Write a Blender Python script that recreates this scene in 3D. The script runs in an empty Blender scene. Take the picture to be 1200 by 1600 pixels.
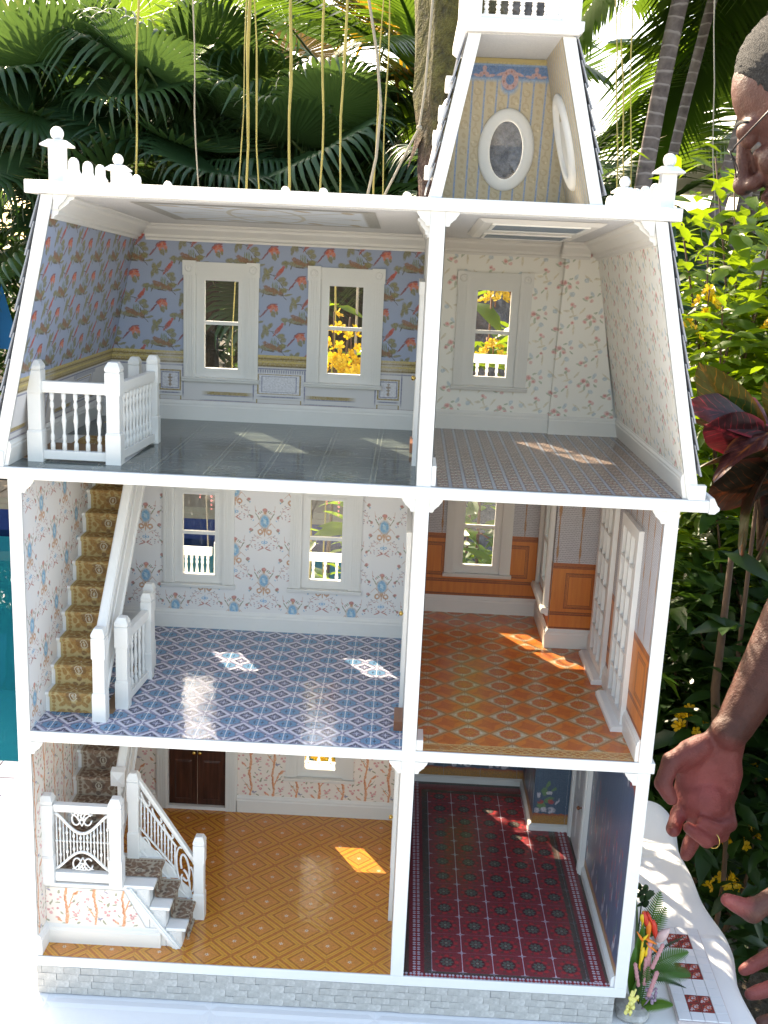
import bpy, bmesh, math, random
from math import sin, cos, pi, radians, sqrt, floor
from mathutils import Vector, Matrix, Euler
scene = bpy.context.scene
C = scene.collection
rnd = random.Random(7)

# ------------------------------------------------------------------ camera, sky, sun, exposure
TT = 0.66             # height of the table top above the ground
B = 0.051             # measured heights are taken from the ground floor of the house; its base adds this
cam_d = bpy.data.cameras.new('camera'); cam = bpy.data.objects.new('camera', cam_d); C.objects.link(cam)
_p, _y, _r = 0.23908, -0.01581, 0.04529
_f = Vector((sin(_y)*cos(_p), cos(_y)*cos(_p), -sin(_p))); _rt = Vector((cos(_y), -sin(_y), 0)); _up = _rt.cross(_f)
_R = cos(_r)*_rt + sin(_r)*_up; _U = -sin(_r)*_rt + cos(_r)*_up
cam.matrix_world = Matrix(((_R.x, _U.x, -_f.x, 0.41163), (_R.y, _U.y, -_f.y, -1.09556), (_R.z, _U.z, -_f.z, 0.81798+B+TT), (0, 0, 0, 1)))
cam_d.sensor_fit = 'VERTICAL'; cam_d.sensor_height = 36; cam_d.sensor_width = 27; cam_d.lens = 1692.7/1600*36
cam_d.clip_start = 0.02; cam_d.clip_end = 500
scene.camera = cam
SUN = Vector((0.66, -1.16, -1.0)).normalized()
world = bpy.data.worlds.new('World'); scene.world = world; world.use_nodes = True
wn = world.node_tree; wn.nodes.clear()
sky = wn.nodes.new('ShaderNodeTexSky'); sky.sky_type = 'NISHITA'; sky.sun_disc = False
sky.sun_elevation = math.asin(-SUN.z); sky.sun_rotation = math.atan2(-SUN.x, -SUN.y)
sky.air_density = 1.0; sky.dust_density = 2.0; sky.ozone_density = 1.0
bg = wn.nodes.new('ShaderNodeBackground'); bg.inputs['Strength'].default_value = 0.15
wo = wn.nodes.new('ShaderNodeOutputWorld')
wn.links.new(sky.outputs[0], bg.inputs['Color']); wn.links.new(bg.outputs[0], wo.inputs['Surface'])
sl = bpy.data.lights.new('sun', 'SUN'); so = bpy.data.objects.new('sun', sl); C.objects.link(so)
sl.energy = 3.0; sl.angle = radians(0.5); sl.color = (1.0, 0.93, 0.82)
so.rotation_euler = SUN.to_track_quat('-Z', 'Y').to_euler(); so.location = (-3, 6, 6)
scene.view_settings.view_transform = 'Standard'; scene.view_settings.look = 'None'
scene.view_settings.exposure = 2.2; scene.view_settings.gamma = 1.0
scene.view_settings.use_curve_mapping = False
scene.view_settings.use_white_balance = True; scene.view_settings.white_balance_temperature = 8000; scene.view_settings.white_balance_tint = 10

# ------------------------------------------------------------------ helpers: objects
def link(o): C.objects.link(o); return o
def thing(name, label, cat, loc=(0, 0, 0), rotz=0, group=None):
    o = link(bpy.data.objects.new(name, None)); o.location = loc; o.rotation_euler = (0, 0, rotz)
    o.empty_display_size = 0.02
    o['label'] = label; o['category'] = cat
    if group: o['group'] = group
    return o
def tag(o, label, cat, group=None):
    o['label'] = label; o['category'] = cat
    if group: o['group'] = group
    return o
def dup(o, parent=None):
    c = o.copy(); link(c)
    if parent is not None: c.parent = parent
    for ch in list(o.children): dup(ch, c)
    return c
def inst(o, parent, loc, rot=(0, 0, 0), sc=1.0):
    c = o.copy(); link(c); c.parent = parent; c.location = loc; c.rotation_euler = rot
    c.scale = (sc, sc, sc) if not hasattr(sc, '__len__') else sc
    return c

class MB:
    """collects shapes into one mesh"""
    def __init__(s): s.v = []; s.f = []; s.sm = []; s.mi = []; s.m = 0
    def add(s, vs, fs, smooth=False):
        n = len(s.v); s.v += [tuple(p) for p in vs]
        for f in fs: s.f.append(tuple(i+n for i in f)); s.sm.append(smooth); s.mi.append(s.m)
        return s
    def box(s, x0, x1, y0, y1, z0, z1):
        v = [(x, y, z) for z in (z0, z1) for y in (y0, y1) for x in (x0, x1)]
        return s.add(v, [(0, 2, 3, 1), (4, 5, 7, 6), (0, 1, 5, 4), (2, 6, 7, 3), (0, 4, 6, 2), (1, 3, 7, 5)])
    def hexa(s, lo, hi):
        """two quads (lists of four points, same winding) joined"""
        return s.add(list(lo)+list(hi), [(3, 2, 1, 0), (4, 5, 6, 7), (0, 1, 5, 4), (1, 2, 6, 5), (2, 3, 7, 6), (3, 0, 4, 7)])
    def quad(s, a, b, c, d): return s.add([a, b, c, d], [(0, 1, 2, 3)])
    def prism(s, poly, axis, a, b):
        """polygon (2D) extruded along an axis from a to b"""
        n = len(poly)
        def p3(u, w, t): return {'x': (t, u, w), 'y': (u, t, w), 'z': (u, w, t)}[axis]
        vs = [p3(u, w, a) for u, w in poly]+[p3(u, w, b) for u, w in poly]
        fs = [tuple(range(n))[::-1], tuple(range(n, 2*n))]+[(i, (i+1) % n, n+(i+1) % n, n+i) for i in range(n)]
        return s.add(vs, fs)
    def lathe(s, prof, c=(0, 0, 0), n=12, axis='z'):
        """prof: (radius, height) pairs"""
        vs = []; fs = []
        for r, h in prof:
            for k in range(n):
                a = 2*pi*k/n; x, y = r*cos(a), r*sin(a)
                p = {'z': (x, y, h), 'x': (h, x, y), 'y': (x, h, y)}[axis]
                vs.append((c[0]+p[0], c[1]+p[1], c[2]+p[2]))
        for i in range(len(prof)-1):
            for k in range(n):
                a, b = i*n+k, i*n+(k+1) % n; fs.append((a, b, b+n, a+n))
        fs.append(tuple(range(n))[::-1]); m = (len(prof)-1)*n; fs.append(tuple(range(m, m+n)))
        return s.add(vs, fs, True)
    def tube(s, path, r, n=8, flat=1.0):
        """path of points; r a number or list"""
        path = [Vector(p) for p in path]; N = len(path); rs = r if hasattr(r, '__len__') else [r]*N
        vs = []; fs = []; u = None
        for i, p in enumerate(path):
            t = (path[min(i+1, N-1)]-path[max(i-1, 0)])
            t = t.normalized() if t.length > 1e-9 else Vector((0, 0, 1))
            if u is None: u = t.cross(Vector((0.3, 0.1, 1)) if abs(t.z) < .9 else Vector((0, 1, 0))).normalized()
            else:
                u = (u-t*u.dot(t)); u = u.normalized() if u.length > 1e-9 else t.orthogonal().normalized()
            w = t.cross(u)
            for k in range(n):
                a = 2*pi*k/n; vs.append(p+rs[i]*(cos(a)*u+flat*sin(a)*w))
        for i in range(N-1):
            for k in range(n):
                a, b = i*n+k, i*n+(k+1) % n; fs.append((a, b, b+n, a+n))
        fs.append(tuple(range(n))[::-1]); fs.append(tuple(range((N-1)*n, N*n)))
        return s.add(vs, fs, True)
    def ball(s, c, r, n=12, m=8, sc=(1, 1, 1)):
        vs = [(c[0], c[1], c[2]-r*sc[2])]; fs = []
        for i in range(1, m):
            t = -pi/2+pi*i/m
            for k in range(n):
                a = 2*pi*k/n; vs.append((c[0]+r*sc[0]*cos(t)*cos(a), c[1]+r*sc[1]*cos(t)*sin(a), c[2]+r*sc[2]*sin(t)))
        vs.append((c[0], c[1], c[2]+r*sc[2])); L = len(vs)-1
        for k in range(n): fs.append((0, 1+(k+1) % n, 1+k)); fs.append((L, L-n+k, L-n+(k+1) % n))
        for i in range(m-2):
            for k in range(n):
                a, b = 1+i*n+k, 1+i*n+(k+1) % n; fs.append((a, b, b+n, a+n))
        return s.add(vs, fs, True)
    def shift(s, d): s.v = [(a+d[0], b+d[1], c+d[2]) for a, b, c in s.v]; return s
    def build(s, name, mat, parent=None, bevel=0, dz=0.0):
        me = bpy.data.meshes.new(name)
        me.from_pydata([(a, b, c+dz) for a, b, c in s.v], [], s.f)
        me.polygons.foreach_set('use_smooth', s.sm); 
        for m in (mat if isinstance(mat, (list, tuple)) else [mat]): me.materials.append(m)
        if any(s.mi): me.polygons.foreach_set('material_index', s.mi)
        me.update()
        o = link(bpy.data.objects.new(name, me))
        if parent is not None: o.parent = parent
        if bevel:
            b = o.modifiers.new('bevel', 'BEVEL'); b.width = bevel; b.segments = 2; b.limit_method = 'ANGLE'; b.angle_limit = radians(40)
        return o

# ------------------------------------------------------------------ helpers: materials
def lin(c):
    """sRGB 0-255 picture colour to linear"""
    return tuple(((x/255)/12.92 if x/255 <= .04045 else ((x/255+.055)/1.055)**2.4) for x in c)
class Mat:
    def __init__(s, name, rough=.5, spec=.5):
        s.m = bpy.data.materials.new(name); s.m.use_nodes = True; s.t = s.m.node_tree; s.t.nodes.clear()
        s.out = s.n('ShaderNodeOutputMaterial'); s.b = s.n('ShaderNodeBsdfPrincipled')
        s.b.inputs['Roughness'].default_value = rough; s.b.inputs['Specular IOR Level'].default_value = spec
        s.l(s.b.outputs[0], s.out.inputs[0])
        s.tc = s.n('ShaderNodeTexCoord')
    def n(s, t, **k):
        o = s.t.nodes.new(t)
        for a, v in k.items(): setattr(o, a, v)
        return o
    def l(s, a, b): s.t.links.new(a, b)
    def math(s, op, a, b=None, clamp=False):
        o = s.n('ShaderNodeMath', operation=op, use_clamp=clamp)
        for i, q in enumerate((a, b)):
            if q is None: continue
            if isinstance(q, (int, float)): o.inputs[i].default_value = q
            else: s.l(q, o.inputs[i])
        return o.outputs[0]
    def mix(s, fac, a, b, mode='MIX'):
        o = s.n('ShaderNodeMix', data_type='RGBA', blend_type=mode)
        for i, q in ((0, fac), (6, a), (7, b)):
            if isinstance(q, (int, float)): o.inputs[i].default_value = q
            elif isinstance(q, tuple): o.inputs[i].default_value = (*q[:3], 1)
            else: s.l(q, o.inputs[i])
        return o.outputs[2]
    def noise(s, scale, detail=3, rough=.55, vec=None, which=0, dist=0):
        o = s.n('ShaderNodeTexNoise'); o.inputs['Scale'].default_value = scale; o.inputs['Detail'].default_value = detail
        o.inputs['Roughness'].default_value = rough; o.inputs['Distortion'].default_value = dist
        s.l(vec if vec is not None else s.tc.outputs['Object'], o.inputs['Vector']); return o.outputs[which]
    def ramp(s, fac, stops):
        o = s.n('ShaderNodeValToRGB'); e = o.color_ramp.elements
        while len(e) < len(stops): e.new(.5)
        for q, (p, c) in zip(e, stops): q.position = p; q.color = (*c[:3], 1) if hasattr(c, '__len__') else (c, c, c, 1)
        s.l(fac, o.inputs[0]); return o.outputs[0]
    def maprange(s, x, a, b, c=0, d=1):
        o = s.n('ShaderNodeMapRange'); s.l(x, o.inputs[0])
        for i, q in enumerate((a, b, c, d)): o.inputs[1+i].default_value = q
        return o.outputs[0]
    def bump(s, h, strength=.3, dist=.001):
        o = s.n('ShaderNodeBump'); o.inputs['Strength'].default_value = strength; o.inputs['Distance'].default_value = dist
        s.l(h, o.inputs['Height']); s.l(o.outputs[0], s.b.inputs['Normal']); return s
    def color(s, c):
        if isinstance(c, tuple): s.b.inputs['Base Color'].default_value = (*c[:3], 1)
        else: s.l(c, s.b.inputs['Base Color'])
        return s

def simple(name, col, rough=.5, var=.12, scale=60, bump=0, bs=200, metallic=0, spec=.5):
    m = Mat(name, rough, spec); f = m.noise(scale, 4)
    m.color(m.mix(f, tuple(x*(1-var) for x in col), tuple(min(1, x*(1+var)) for x in col)))
    if bump: m.bump(m.noise(bs, 3), bump, .0006)
    m.b.inputs['Metallic'].default_value = metallic
    return m.m

class Print(Mat):
    mottle = True
    """a printed sheet: a repeating tile of ellipses, rings, boxes and diamonds drawn with nodes; sizes in units of `k` metres"""
    def __init__(s, name, W, H, base, axes='XZ', half=True, off=(0, 0), k=1.0, rough=.55, warp=0.0, spec=.5):
        super().__init__(name, rough, spec)
        s.W, s.H, s.half, s.ns = W, H, half, 0
        sep = s.n('ShaderNodeSeparateXYZ'); s.l(s.tc.outputs['Object'], sep.inputs[0])
        def ax(a):
            if a == 'Y+Z': return s.math('ADD', sep.outputs['Y'], sep.outputs['Z'])
            if a == 'Z-X': return s.math('SUBTRACT', sep.outputs['Z'], sep.outputs['X'])
            return sep.outputs[a]
        au, av = axes if isinstance(axes, tuple) else (axes[0], axes[1])
        zb = B if 'Z' in av else 0
        s.u = s.math('MULTIPLY', s.math('SUBTRACT', ax(au), off[0]), 1/k)
        s.w = s.math('MULTIPLY', s.math('SUBTRACT', ax(av), off[1]+zb), 1/k)
        s.full = s.comb(s.u, s.w)
        q = s.math('MULTIPLY', s.u, 1/W); col = s.math('FLOOR', q)
        fu = s.math('MULTIPLY', s.math('SUBTRACT', q, col), W)
        r = s.math('MULTIPLY', s.w, 1/H)
        if half: r = s.math('ADD', r, s.math('MULTIPLY', s.math('MODULO', s.math('ABSOLUTE', col), 2.0), .5))
        fv = s.math('MULTIPLY', s.math('SUBTRACT', r, s.math('FLOOR', r)), H)
        s.p = s.comb(fu, fv)
        if warp:
            nz = s.n('ShaderNodeTexNoise'); nz.inputs['Scale'].default_value = 2.5/W*3; s.l(s.full, nz.inputs['Vector'])
            sub = s.n('ShaderNodeVectorMath', operation='SUBTRACT'); s.l(nz.outputs[1], sub.inputs[0]); sub.inputs[1].default_value = (.5, .5, .5)
            sc = s.n('ShaderNodeVectorMath', operation='SCALE'); s.l(sub.outputs[0], sc.inputs[0]); sc.inputs['Scale'].default_value = warp
            ad = s.n('ShaderNodeVectorMath', operation='ADD'); s.l(s.p, ad.inputs[0]); s.l(sc.outputs[0], ad.inputs[1]); s.p = ad.outputs[0]
        s.c = base if not isinstance(base, tuple) else s.mix(0.0, base, base)
    def comb(s, a, b):
        o = s.n('ShaderNodeCombineXYZ'); s.l(a, o.inputs[0]); s.l(b, o.inputs[1]); return o.outputs[0]
    def _chain(s, d):
        # makes later shapes wait for earlier ones, which keeps the shader's working memory small
        for a in ('p', 'full'):
            o = s.n('ShaderNodeVectorMath', operation='MULTIPLY_ADD'); s.l(d, o.inputs[0]); o.inputs[1].default_value = (1e-7,)*3; s.l(getattr(s, a), o.inputs[2]); setattr(s, a, o.outputs[0])
    def _local(s, cx, cy, rx, ry, rot, full):
        m = s.n('ShaderNodeMapping', vector_type='TEXTURE'); s.l(s.full if full else s.p, m.inputs[0])
        m.inputs['Location'].default_value = (cx, cy, 0); m.inputs['Rotation'].default_value = (0, 0, radians(rot))
        m.inputs['Scale'].default_value = (rx, ry, 1); return m.outputs[0]
    def _field(s, kind, cx, cy, rx, ry, rot, w, full):
        v = s._local(cx, cy, rx, ry, rot, full)
        if kind in ('ell', 'ring'):
            o = s.n('ShaderNodeVectorMath', operation='LENGTH'); s.l(v, o.inputs[0]); d = o.outputs['Value']
            if kind == 'ring': d = s.math('MULTIPLY', s.math('ABSOLUTE', s.math('SUBTRACT', d, 1.0)), max(rx, ry)/w)
            return d
        a = s.n('ShaderNodeVectorMath', operation='ABSOLUTE'); s.l(v, a.inputs[0])
        if kind == 'dia':
            o = s.n('ShaderNodeVectorMath', operation='DOT_PRODUCT'); s.l(a.outputs[0], o.inputs[0]); o.inputs[1].default_value = (1, 1, 0); return o.outputs['Value']
        e = s.n('ShaderNodeSeparateXYZ'); s.l(a.outputs[0], e.inputs[0])
        mx = s.math('MAXIMUM', e.outputs[0], e.outputs[1])
        if kind == 'oct':
            mx = s.math('MAXIMUM', mx, s.math('MULTIPLY', s.math('ADD', e.outputs[0], e.outputs[1]), .7071))
        if kind == 'frame': mx = s.math('MULTIPLY', s.math('ABSOLUTE', s.math('SUBTRACT', mx, 1.0)), max(rx, ry)/w)
        return mx
    def draw(s, colour, shapes, soft=None, full=False, amount=1.0, mode='MIX'):
        """shapes: (kind, cx, cy, rx, ry, rot[, line width])"""
        d = None; cnt = 0
        if soft is None: soft = .1 if s.m.name.endswith('floor') else .2
        for sh in shapes:
            kind, cx, cy, rx, ry, rot = sh[:6]; w = sh[6] if len(sh) > 6 else 1
            R = max(rx, ry)*(1.05 if kind in ('ell', 'dia') else 1.42)+w*(kind in ('ring', 'frame'))
            pos = [(cx, cy)]
            if not full:
                for i in (-1, 0, 1):
                    for j in ((-1, 0, 1) if not (s.half and i) else (-1.5, -.5, .5, 1.5)):
                        if i == 0 and j == 0: continue
                        # a copy belonging to the neighbouring tile, as seen in this tile
                        x, y = cx+i*s.W, cy+j*s.H
                        if -R < x < s.W+R and -R < y < s.H+R: pos.append((x, y))
            for x, y in pos:
                cnt += 1
                if cnt % 10 == 0: s._chain(d)
                q = s._field(kind, x, y, rx, ry, rot, w, full); d = q if d is None else s.math('MINIMUM', d, q)
        if not hasattr(s, 'mot'): s.mot = s.maprange(s.noise(700, 3, .7), .32, .62, .58, 1.0); s.mot2 = s.maprange(s.noise(420, 3, .7), .3, .7)
        f = s.math('MULTIPLY', s.maprange(d, 1-soft, 1+soft, amount, 0), s.mot if s.mottle else 1.0); s._chain(f)
        if isinstance(colour, tuple) and s.mottle: colour = s.mix(s.mot2, tuple(x*.72 for x in colour), tuple(min(1, x*1.18) for x in colour))
        s.c = s.mix(f, s.c, colour, mode); return s
    def done(s, grain=.06, gscale=400, bump=.0, bscale=30, bd=.002):
        f = s.noise(gscale, 2)
        c = s.mix(s.maprange(f, .2, .8, 0, 1), s.mix(grain, s.c, (0, 0, 0)), s.mix(grain*.5, s.c, (1, 1, 1)))
        s.color(c)
        if bump: s.bump(s.noise(bscale, 2), bump, bd)
        return s.m
def line(x0, y0, x1, y1, w):
    L = sqrt((x1-x0)**2+(y1-y0)**2); return ('box', (x0+x1)/2, (y0+y1)/2, L/2, w/2, math.degrees(math.atan2(y1-y0, x1-x0)))
def E(cx, cy, rx, ry=None, rot=0): return ('ell', cx, cy, rx, ry if ry is not None else rx, rot)
# ------------------------------------------------------------------ house materials
WHITE = Mat('white_paint', .4); _n = WHITE.noise(22, 5, .65); _s = WHITE.n('ShaderNodeMapping'); WHITE.l(WHITE.tc.outputs['Object'], _s.inputs[0]); _s.inputs['Scale'].default_value = (90, 90, 600); _n3 = WHITE.noise(1, 3, .6, _s.outputs[0])
WHITE.color(WHITE.mix(WHITE.maprange(WHITE.noise(140, 4, .7), .62, .8, 0, .35), WHITE.mix(_n, (.74, .73, .705), (.82, .815, .80)), (.62, .58, .52))); WHITE.l(WHITE.maprange(_n, .3, .7, .28, .55), WHITE.b.inputs['Roughness']); WHITE.bump(_n3, .22, .0005); WHITE = WHITE.m
IVORY = simple('ivory_paint', (.74, .72, .68), .42, .03, 25, .1, 90)
PLAIN = simple('pale_card', (.66, .65, .63), .7, .05, 60)
TEXW = Mat('textured_ceiling', .85); TEXW.color(TEXW.mix(TEXW.noise(700, 2), (.50, .50, .51), (.72, .72, .72))); TEXW.bump(TEXW.noise(900, 2), .6, .001); TEXW = TEXW.m
BRASS = simple('brass', (.75, .52, .16), .25, .1, 100, metallic=1)
DARKWOOD = Mat('dark_stained_wood', .3); _v = DARKWOOD.n('ShaderNodeMapping'); DARKWOOD.l(DARKWOOD.tc.outputs['Object'], _v.inputs[0]); _v.inputs['Scale'].default_value = (220, 220, 18)
DARKWOOD.color(DARKWOOD.ramp(DARKWOOD.noise(1.0, 4, .6, _v.outputs[0]), [(.3, (.025, .009, .006)), (.7, (.085, .03, .02))])); DARKWOOD = DARKWOOD.m
SLATE = simple('grey_shingle', (.34, .35, .38), .75, .35, 90, .3, 500)
STONE = Mat('printed_stone', .85)
_a = STONE.noise(55, 5, .65); _b = STONE.noise(260, 3, .6)
STONE.color(STONE.mix(STONE.maprange(_b, .4, .7, 0, .5), STONE.ramp(_a, [(.3, (.34, .33, .315)), (.5, (.46, .45, .43)), (.72, (.62, .605, .585))]), (.32, .31, .30)))
STONE.bump(_b, .5, .0012); STONE = STONE.m
MORTAR = simple('mortar', (.42, .41, .395), .9, .15, 80)
def glass_mat(name, tint=(1, 1, 1), refl=.05):
    m = bpy.data.materials.new(name); m.use_nodes = True; t = m.node_tree; t.nodes.clear()
    o = t.nodes.new('ShaderNodeOutputMaterial'); mx = t.nodes.new('ShaderNodeMixShader'); a = t.nodes.new('ShaderNodeBsdfTransparent'); g = t.nodes.new('ShaderNodeBsdfGlossy')
    a.inputs[0].default_value = (*tint, 1); g.inputs['Roughness'].default_value = .03; mx.inputs[0].default_value = refl
    t.links.new(a.outputs[0], mx.inputs[1]); t.links.new(g.outputs[0], mx.inputs[2]); t.links.new(mx.outputs[0], o.inputs[0]); return m
GLASS = glass_mat('clear_acetate', (.96, .97, .96), .05)

# --- wallpapers (papers are flat print); colours are the colours of the paper
def paper_birds(axes):
    p = Print('bird_wallpaper_'+axes, 43.5, 87, lin((154, 167, 194)), axes, True, (.2294-.012, .8173-.068), .000845, .6, 3.0)
    g = lin((176, 184, 216)); p.draw(g, [('ring', x, y, 1.7, 1.7, 0, .55) for x in (2.2, 6.5) for y in ()] or [('dia', 0, 0, 1, 1, 0)], amount=0)
    ol, dk, br, rd, og, pk = lin((134, 128, 82)), lin((98, 90, 78)), lin((146, 102, 72)), lin((196, 84, 66)), lin((214, 118, 74)), lin((178, 96, 96))
    F = (14, 70)
    def G(cx, cy, rx, ry=None, rot=0): return ('ell', cx, cy, rx*1.3, (ry if ry is not None else rx)*1.35, rot)
    def at(dx, dy): return F[0]+dx, F[1]-dy
    # island with a brown bird, reeds and roots
    ix, iy = at(-48+87, 18); ix -= 43.5; iy += 43.5
    p.draw(ol, [G(ix-7, iy-1, 6, 3.2, 10), G(ix+8, iy-2, 8, 3.4, -5), G(ix+1, iy-4, 9, 2.2), G(ix+19, iy+2, 5, 1.6, -25), G(ix+24, iy+2, 4, .8, 20)])
    p.draw(lin((120, 132, 92)), [G(ix+a, iy+7, .7, 5.0) for a in (3.5, 6, 8.5, 11)])
    p.draw(br, [G(ix+1, iy+2, 9, 2.8, -22), G(ix-6.5, iy+5.5, 2.6, 2.2), G(ix+17, iy-3, 3.6, 4.0, 10)])
    p.draw(dk, [E(ix+3, iy-6.5, 8, 1.2, -6), E(ix-11, iy-7, .9, 4, -20), E(ix+19, iy-6, 4, .9, -10), E(ix+14, iy+5, 1, 3.5)])
    p.draw(lin((150, 112, 84)), [G(ix-2, iy, 5, 1.6, -15), G(ix+9, iy-3, 4, 1.4, 20), G(ix+17, iy+1, 3, 1.2, 30)])
    # tree twigs
    p.draw(dk, [line(*at(10, 48), *at(18, 58), 1.2), line(*at(18, 58), *at(15, 68), 1.2), line(*at(15, 68), *at(22, 75), 1.1), line(*at(0, 38), *at(10, 48), .9), line(*at(4, 38), *at(-6, 37), 1.2)])
    p.draw(ol, [G(*at(-10, 36), 3.2, 7, 20), G(*at(-4, 30), 2.6, 5, -35), G(*at(-14, 42), 2.2, 6, -10), G(*at(14, 44), 5, 3, 15), G(*at(18, 50), 4, 3), G(*at(17, 60), 4, 3.4), G(*at(24, 67), 5, 1.4, 12), G(*at(19, 19), 5, 3, 10), G(*at(20, 23), 1.6, 3.2)])
    p.draw(lin((150, 146, 96)), [E(*at(-9, 33), 1.4, 4, 25), E(*at(15, 43), 2.2, 1.4), E(*at(18, 59), 1.8, 1.5), E(*at(18, 18), 2, 1.2)])
    # sitting red bird
    p.draw(lin((170, 84, 64)), [E(*at(10, 34), 9, 3.2, 48), E(*at(4, 42), 4, 1.2, 55)])
    p.draw(rd, [E(*at(13, 30), 6, 2.6, 52), E(*at(16, 25.5), 2.2, 2.4)])
    # flying bird with long tail
    p.draw(lin((136, 66, 66)), [E(*at(-13, 9), 10, 1.5, 50), E(*at(-5, -2), 6, 2.0, 42), E(*at(3, -5), 5, 1.6, 5)])
    p.draw(og, [E(*at(0, 0), 7.2, 4.2, 20), E(*at(6, 3), 3.2, 4.4, 20), E(*at(-2, 6), 2.2, 2.8)])
    p.draw(rd, [E(*at(-4, 0), 3.6, 2.0, 40), E(*at(5, -2), 3, 1.6)])
    p.draw(ol, [G(*at(1, 10), 3, 3.4), G(*at(3, 13), 1.6, 2.2), G(*at(7, 8), 1.5, 2.5)])
    return p.done(.07, 2500)
def paper_wains(axes):
    k = .001; p = Print('panelled_wainscot_print_'+axes, 294, 400, lin((216, 214, 215)), axes, False, (.24-.147, .58), k, .6)
    gd, gy, lt = lin((164, 138, 62)), lin((128, 132, 160)), lin((222, 222, 230))
    # z (mm above attic floor): gold cornice 76-94, dentils 68-76, panels 40-66, gold ledges 34-38, feet 26-34, red line 26
    p.draw(gd, [('box', 147, 85, 147, 8.5, 0)]); p.draw(lin((205, 184, 112)), [('box', 147, 90.5, 147, 1.4, 0), ('box', 147, 83, 147, 1.2, 0)])
    p.draw(lin((118, 96, 44)), [('box', 147, 77.5, 147, 1.0, 0), ('box', 147, 87, 147, .7, 0)])
    p.draw(gy, [('box', 147, 73.5, 147, 1, 0)]+[('box', 147+i*3.1, 70, .9, 2.2, 0) for i in range(-14, 15)])
    for c, w in ((147, 33), (0, 16)):
        p.draw(lt, [('box', c, 53, w, 14.5, 0)])
        p.draw(gd, [('frame', c, 53, w*.86, 13.0, 0, 1.1)]); p.draw(gy, [('frame', c, 53, w*.70, 10.4, 0, .7), ('box', c-w-1.5, 53, .9, 20, 0), ('box', c+w+1.5, 53, .9, 20, 0)])
        p.draw(gy, [('box', c, 25.5, w*.95, 1.2, 0)]); p.draw(gd, [('frame', c, 29, w*.9, 3.2, 0, .9)]); p.draw(gy, [('box', c, 36, w*.8, .9, 0)])
    p.draw(lin((160, 140, 120)), [E(0, 53, 1, 9), E(0, 56, 3.4, 1.6), E(0, 52, 2.6, 1.4), E(0, 47, 2, 2.4), E(0, 60, 1.8, 1.2)])
    p.draw(gd, [('box', 78, 37.5, 30, 2.2, 0), ('box', 216, 37.5, 30, 2.2, 0)]); p.draw(gy, [('box', 78, 34.6, 30, .8, 0), ('box', 216, 34.6, 30, .8, 0), ('box', 78, 28, 34, .5, 0), ('box', 216, 28, 34, .5, 0)])
    p.draw(lin((126, 92, 92)), [('box', 147, 26.4, 147, .8, 0)])
    return p.done(.05, 2500)
def paper_roses(axes):
    p = Print('rose_wallpaper_'+axes, 33, 78, lin((240, 237, 229)), axes, True, (.4533, .80), .0011, .6, 2.5)
    def G(cx, cy, rx, ry=None, rot=0): return ('ell', cx, cy, rx*1.3, (ry if ry is not None else rx)*1.3, rot)
    pk, lp, gr, bl, be = lin((216, 146, 142)), lin((232, 190, 184)), lin((178, 188, 164)), lin((196, 208, 214)), lin((222, 212, 188))
    p.draw(be, [G(20, 46, 4, 1, 60), G(8, 30, 5, 1, -40), G(26, 24, 4, 1, 20), G(4, 70, 4, 1, 50), G(18, 30, 3, 1.2, 0), G(25, 30, 1, 4, 20), G(12, 50, 3, 1, 30), G(28, 8, 1, 5)], amount=.9)
    p.draw(bl, [G(23, 50, 2.5, 2.2), G(6, 28, 2.4, 2), G(30, 22, 2.2, 1.6, 30), G(14, 12, 1.5, 3, 30), G(26, 70, 1.6, 3, -30)], amount=.95)
    p.draw(gr, [G(10, 60, 3.4, 1.3, 25), G(18, 62, 3, 1.2, -30), G(15, 55, 1.2, 3), G(24, 34, 2.6, 1, 45), G(6, 5, 2.8, 1, -25), G(12, 8, 2.6, 1, 20), G(22, 12, 2.4, .9, 50), G(20, 68, 2, .9, 20), G(28, 58, 2.2, .9, -40)], amount=.95)
    p.draw(lp, [G(13, 63, 2.8, 2.5), G(19, 58.5, 2.2, 2), G(8, 57, 2, 1.8), G(8, 7, 2.4, 2), G(14, 4, 1.8, 1.6), G(24, 38, 2, 1.7), G(27, 36, 1.6, 1.5), G(26, 16, 1.6, 1.5), G(28, 64, 1.8, 1.6)])
    p.draw(pk, [G(13.3, 63, 1.6, 1.4), G(19, 58.3, 1.2, 1.0), G(7.8, 57, 1.0, .9), G(8, 7, 1.2, 1.0), G(24, 38, 1.1, .9), G(26, 16, .9, .8)])
    return p.done(.04, 2500)
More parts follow.
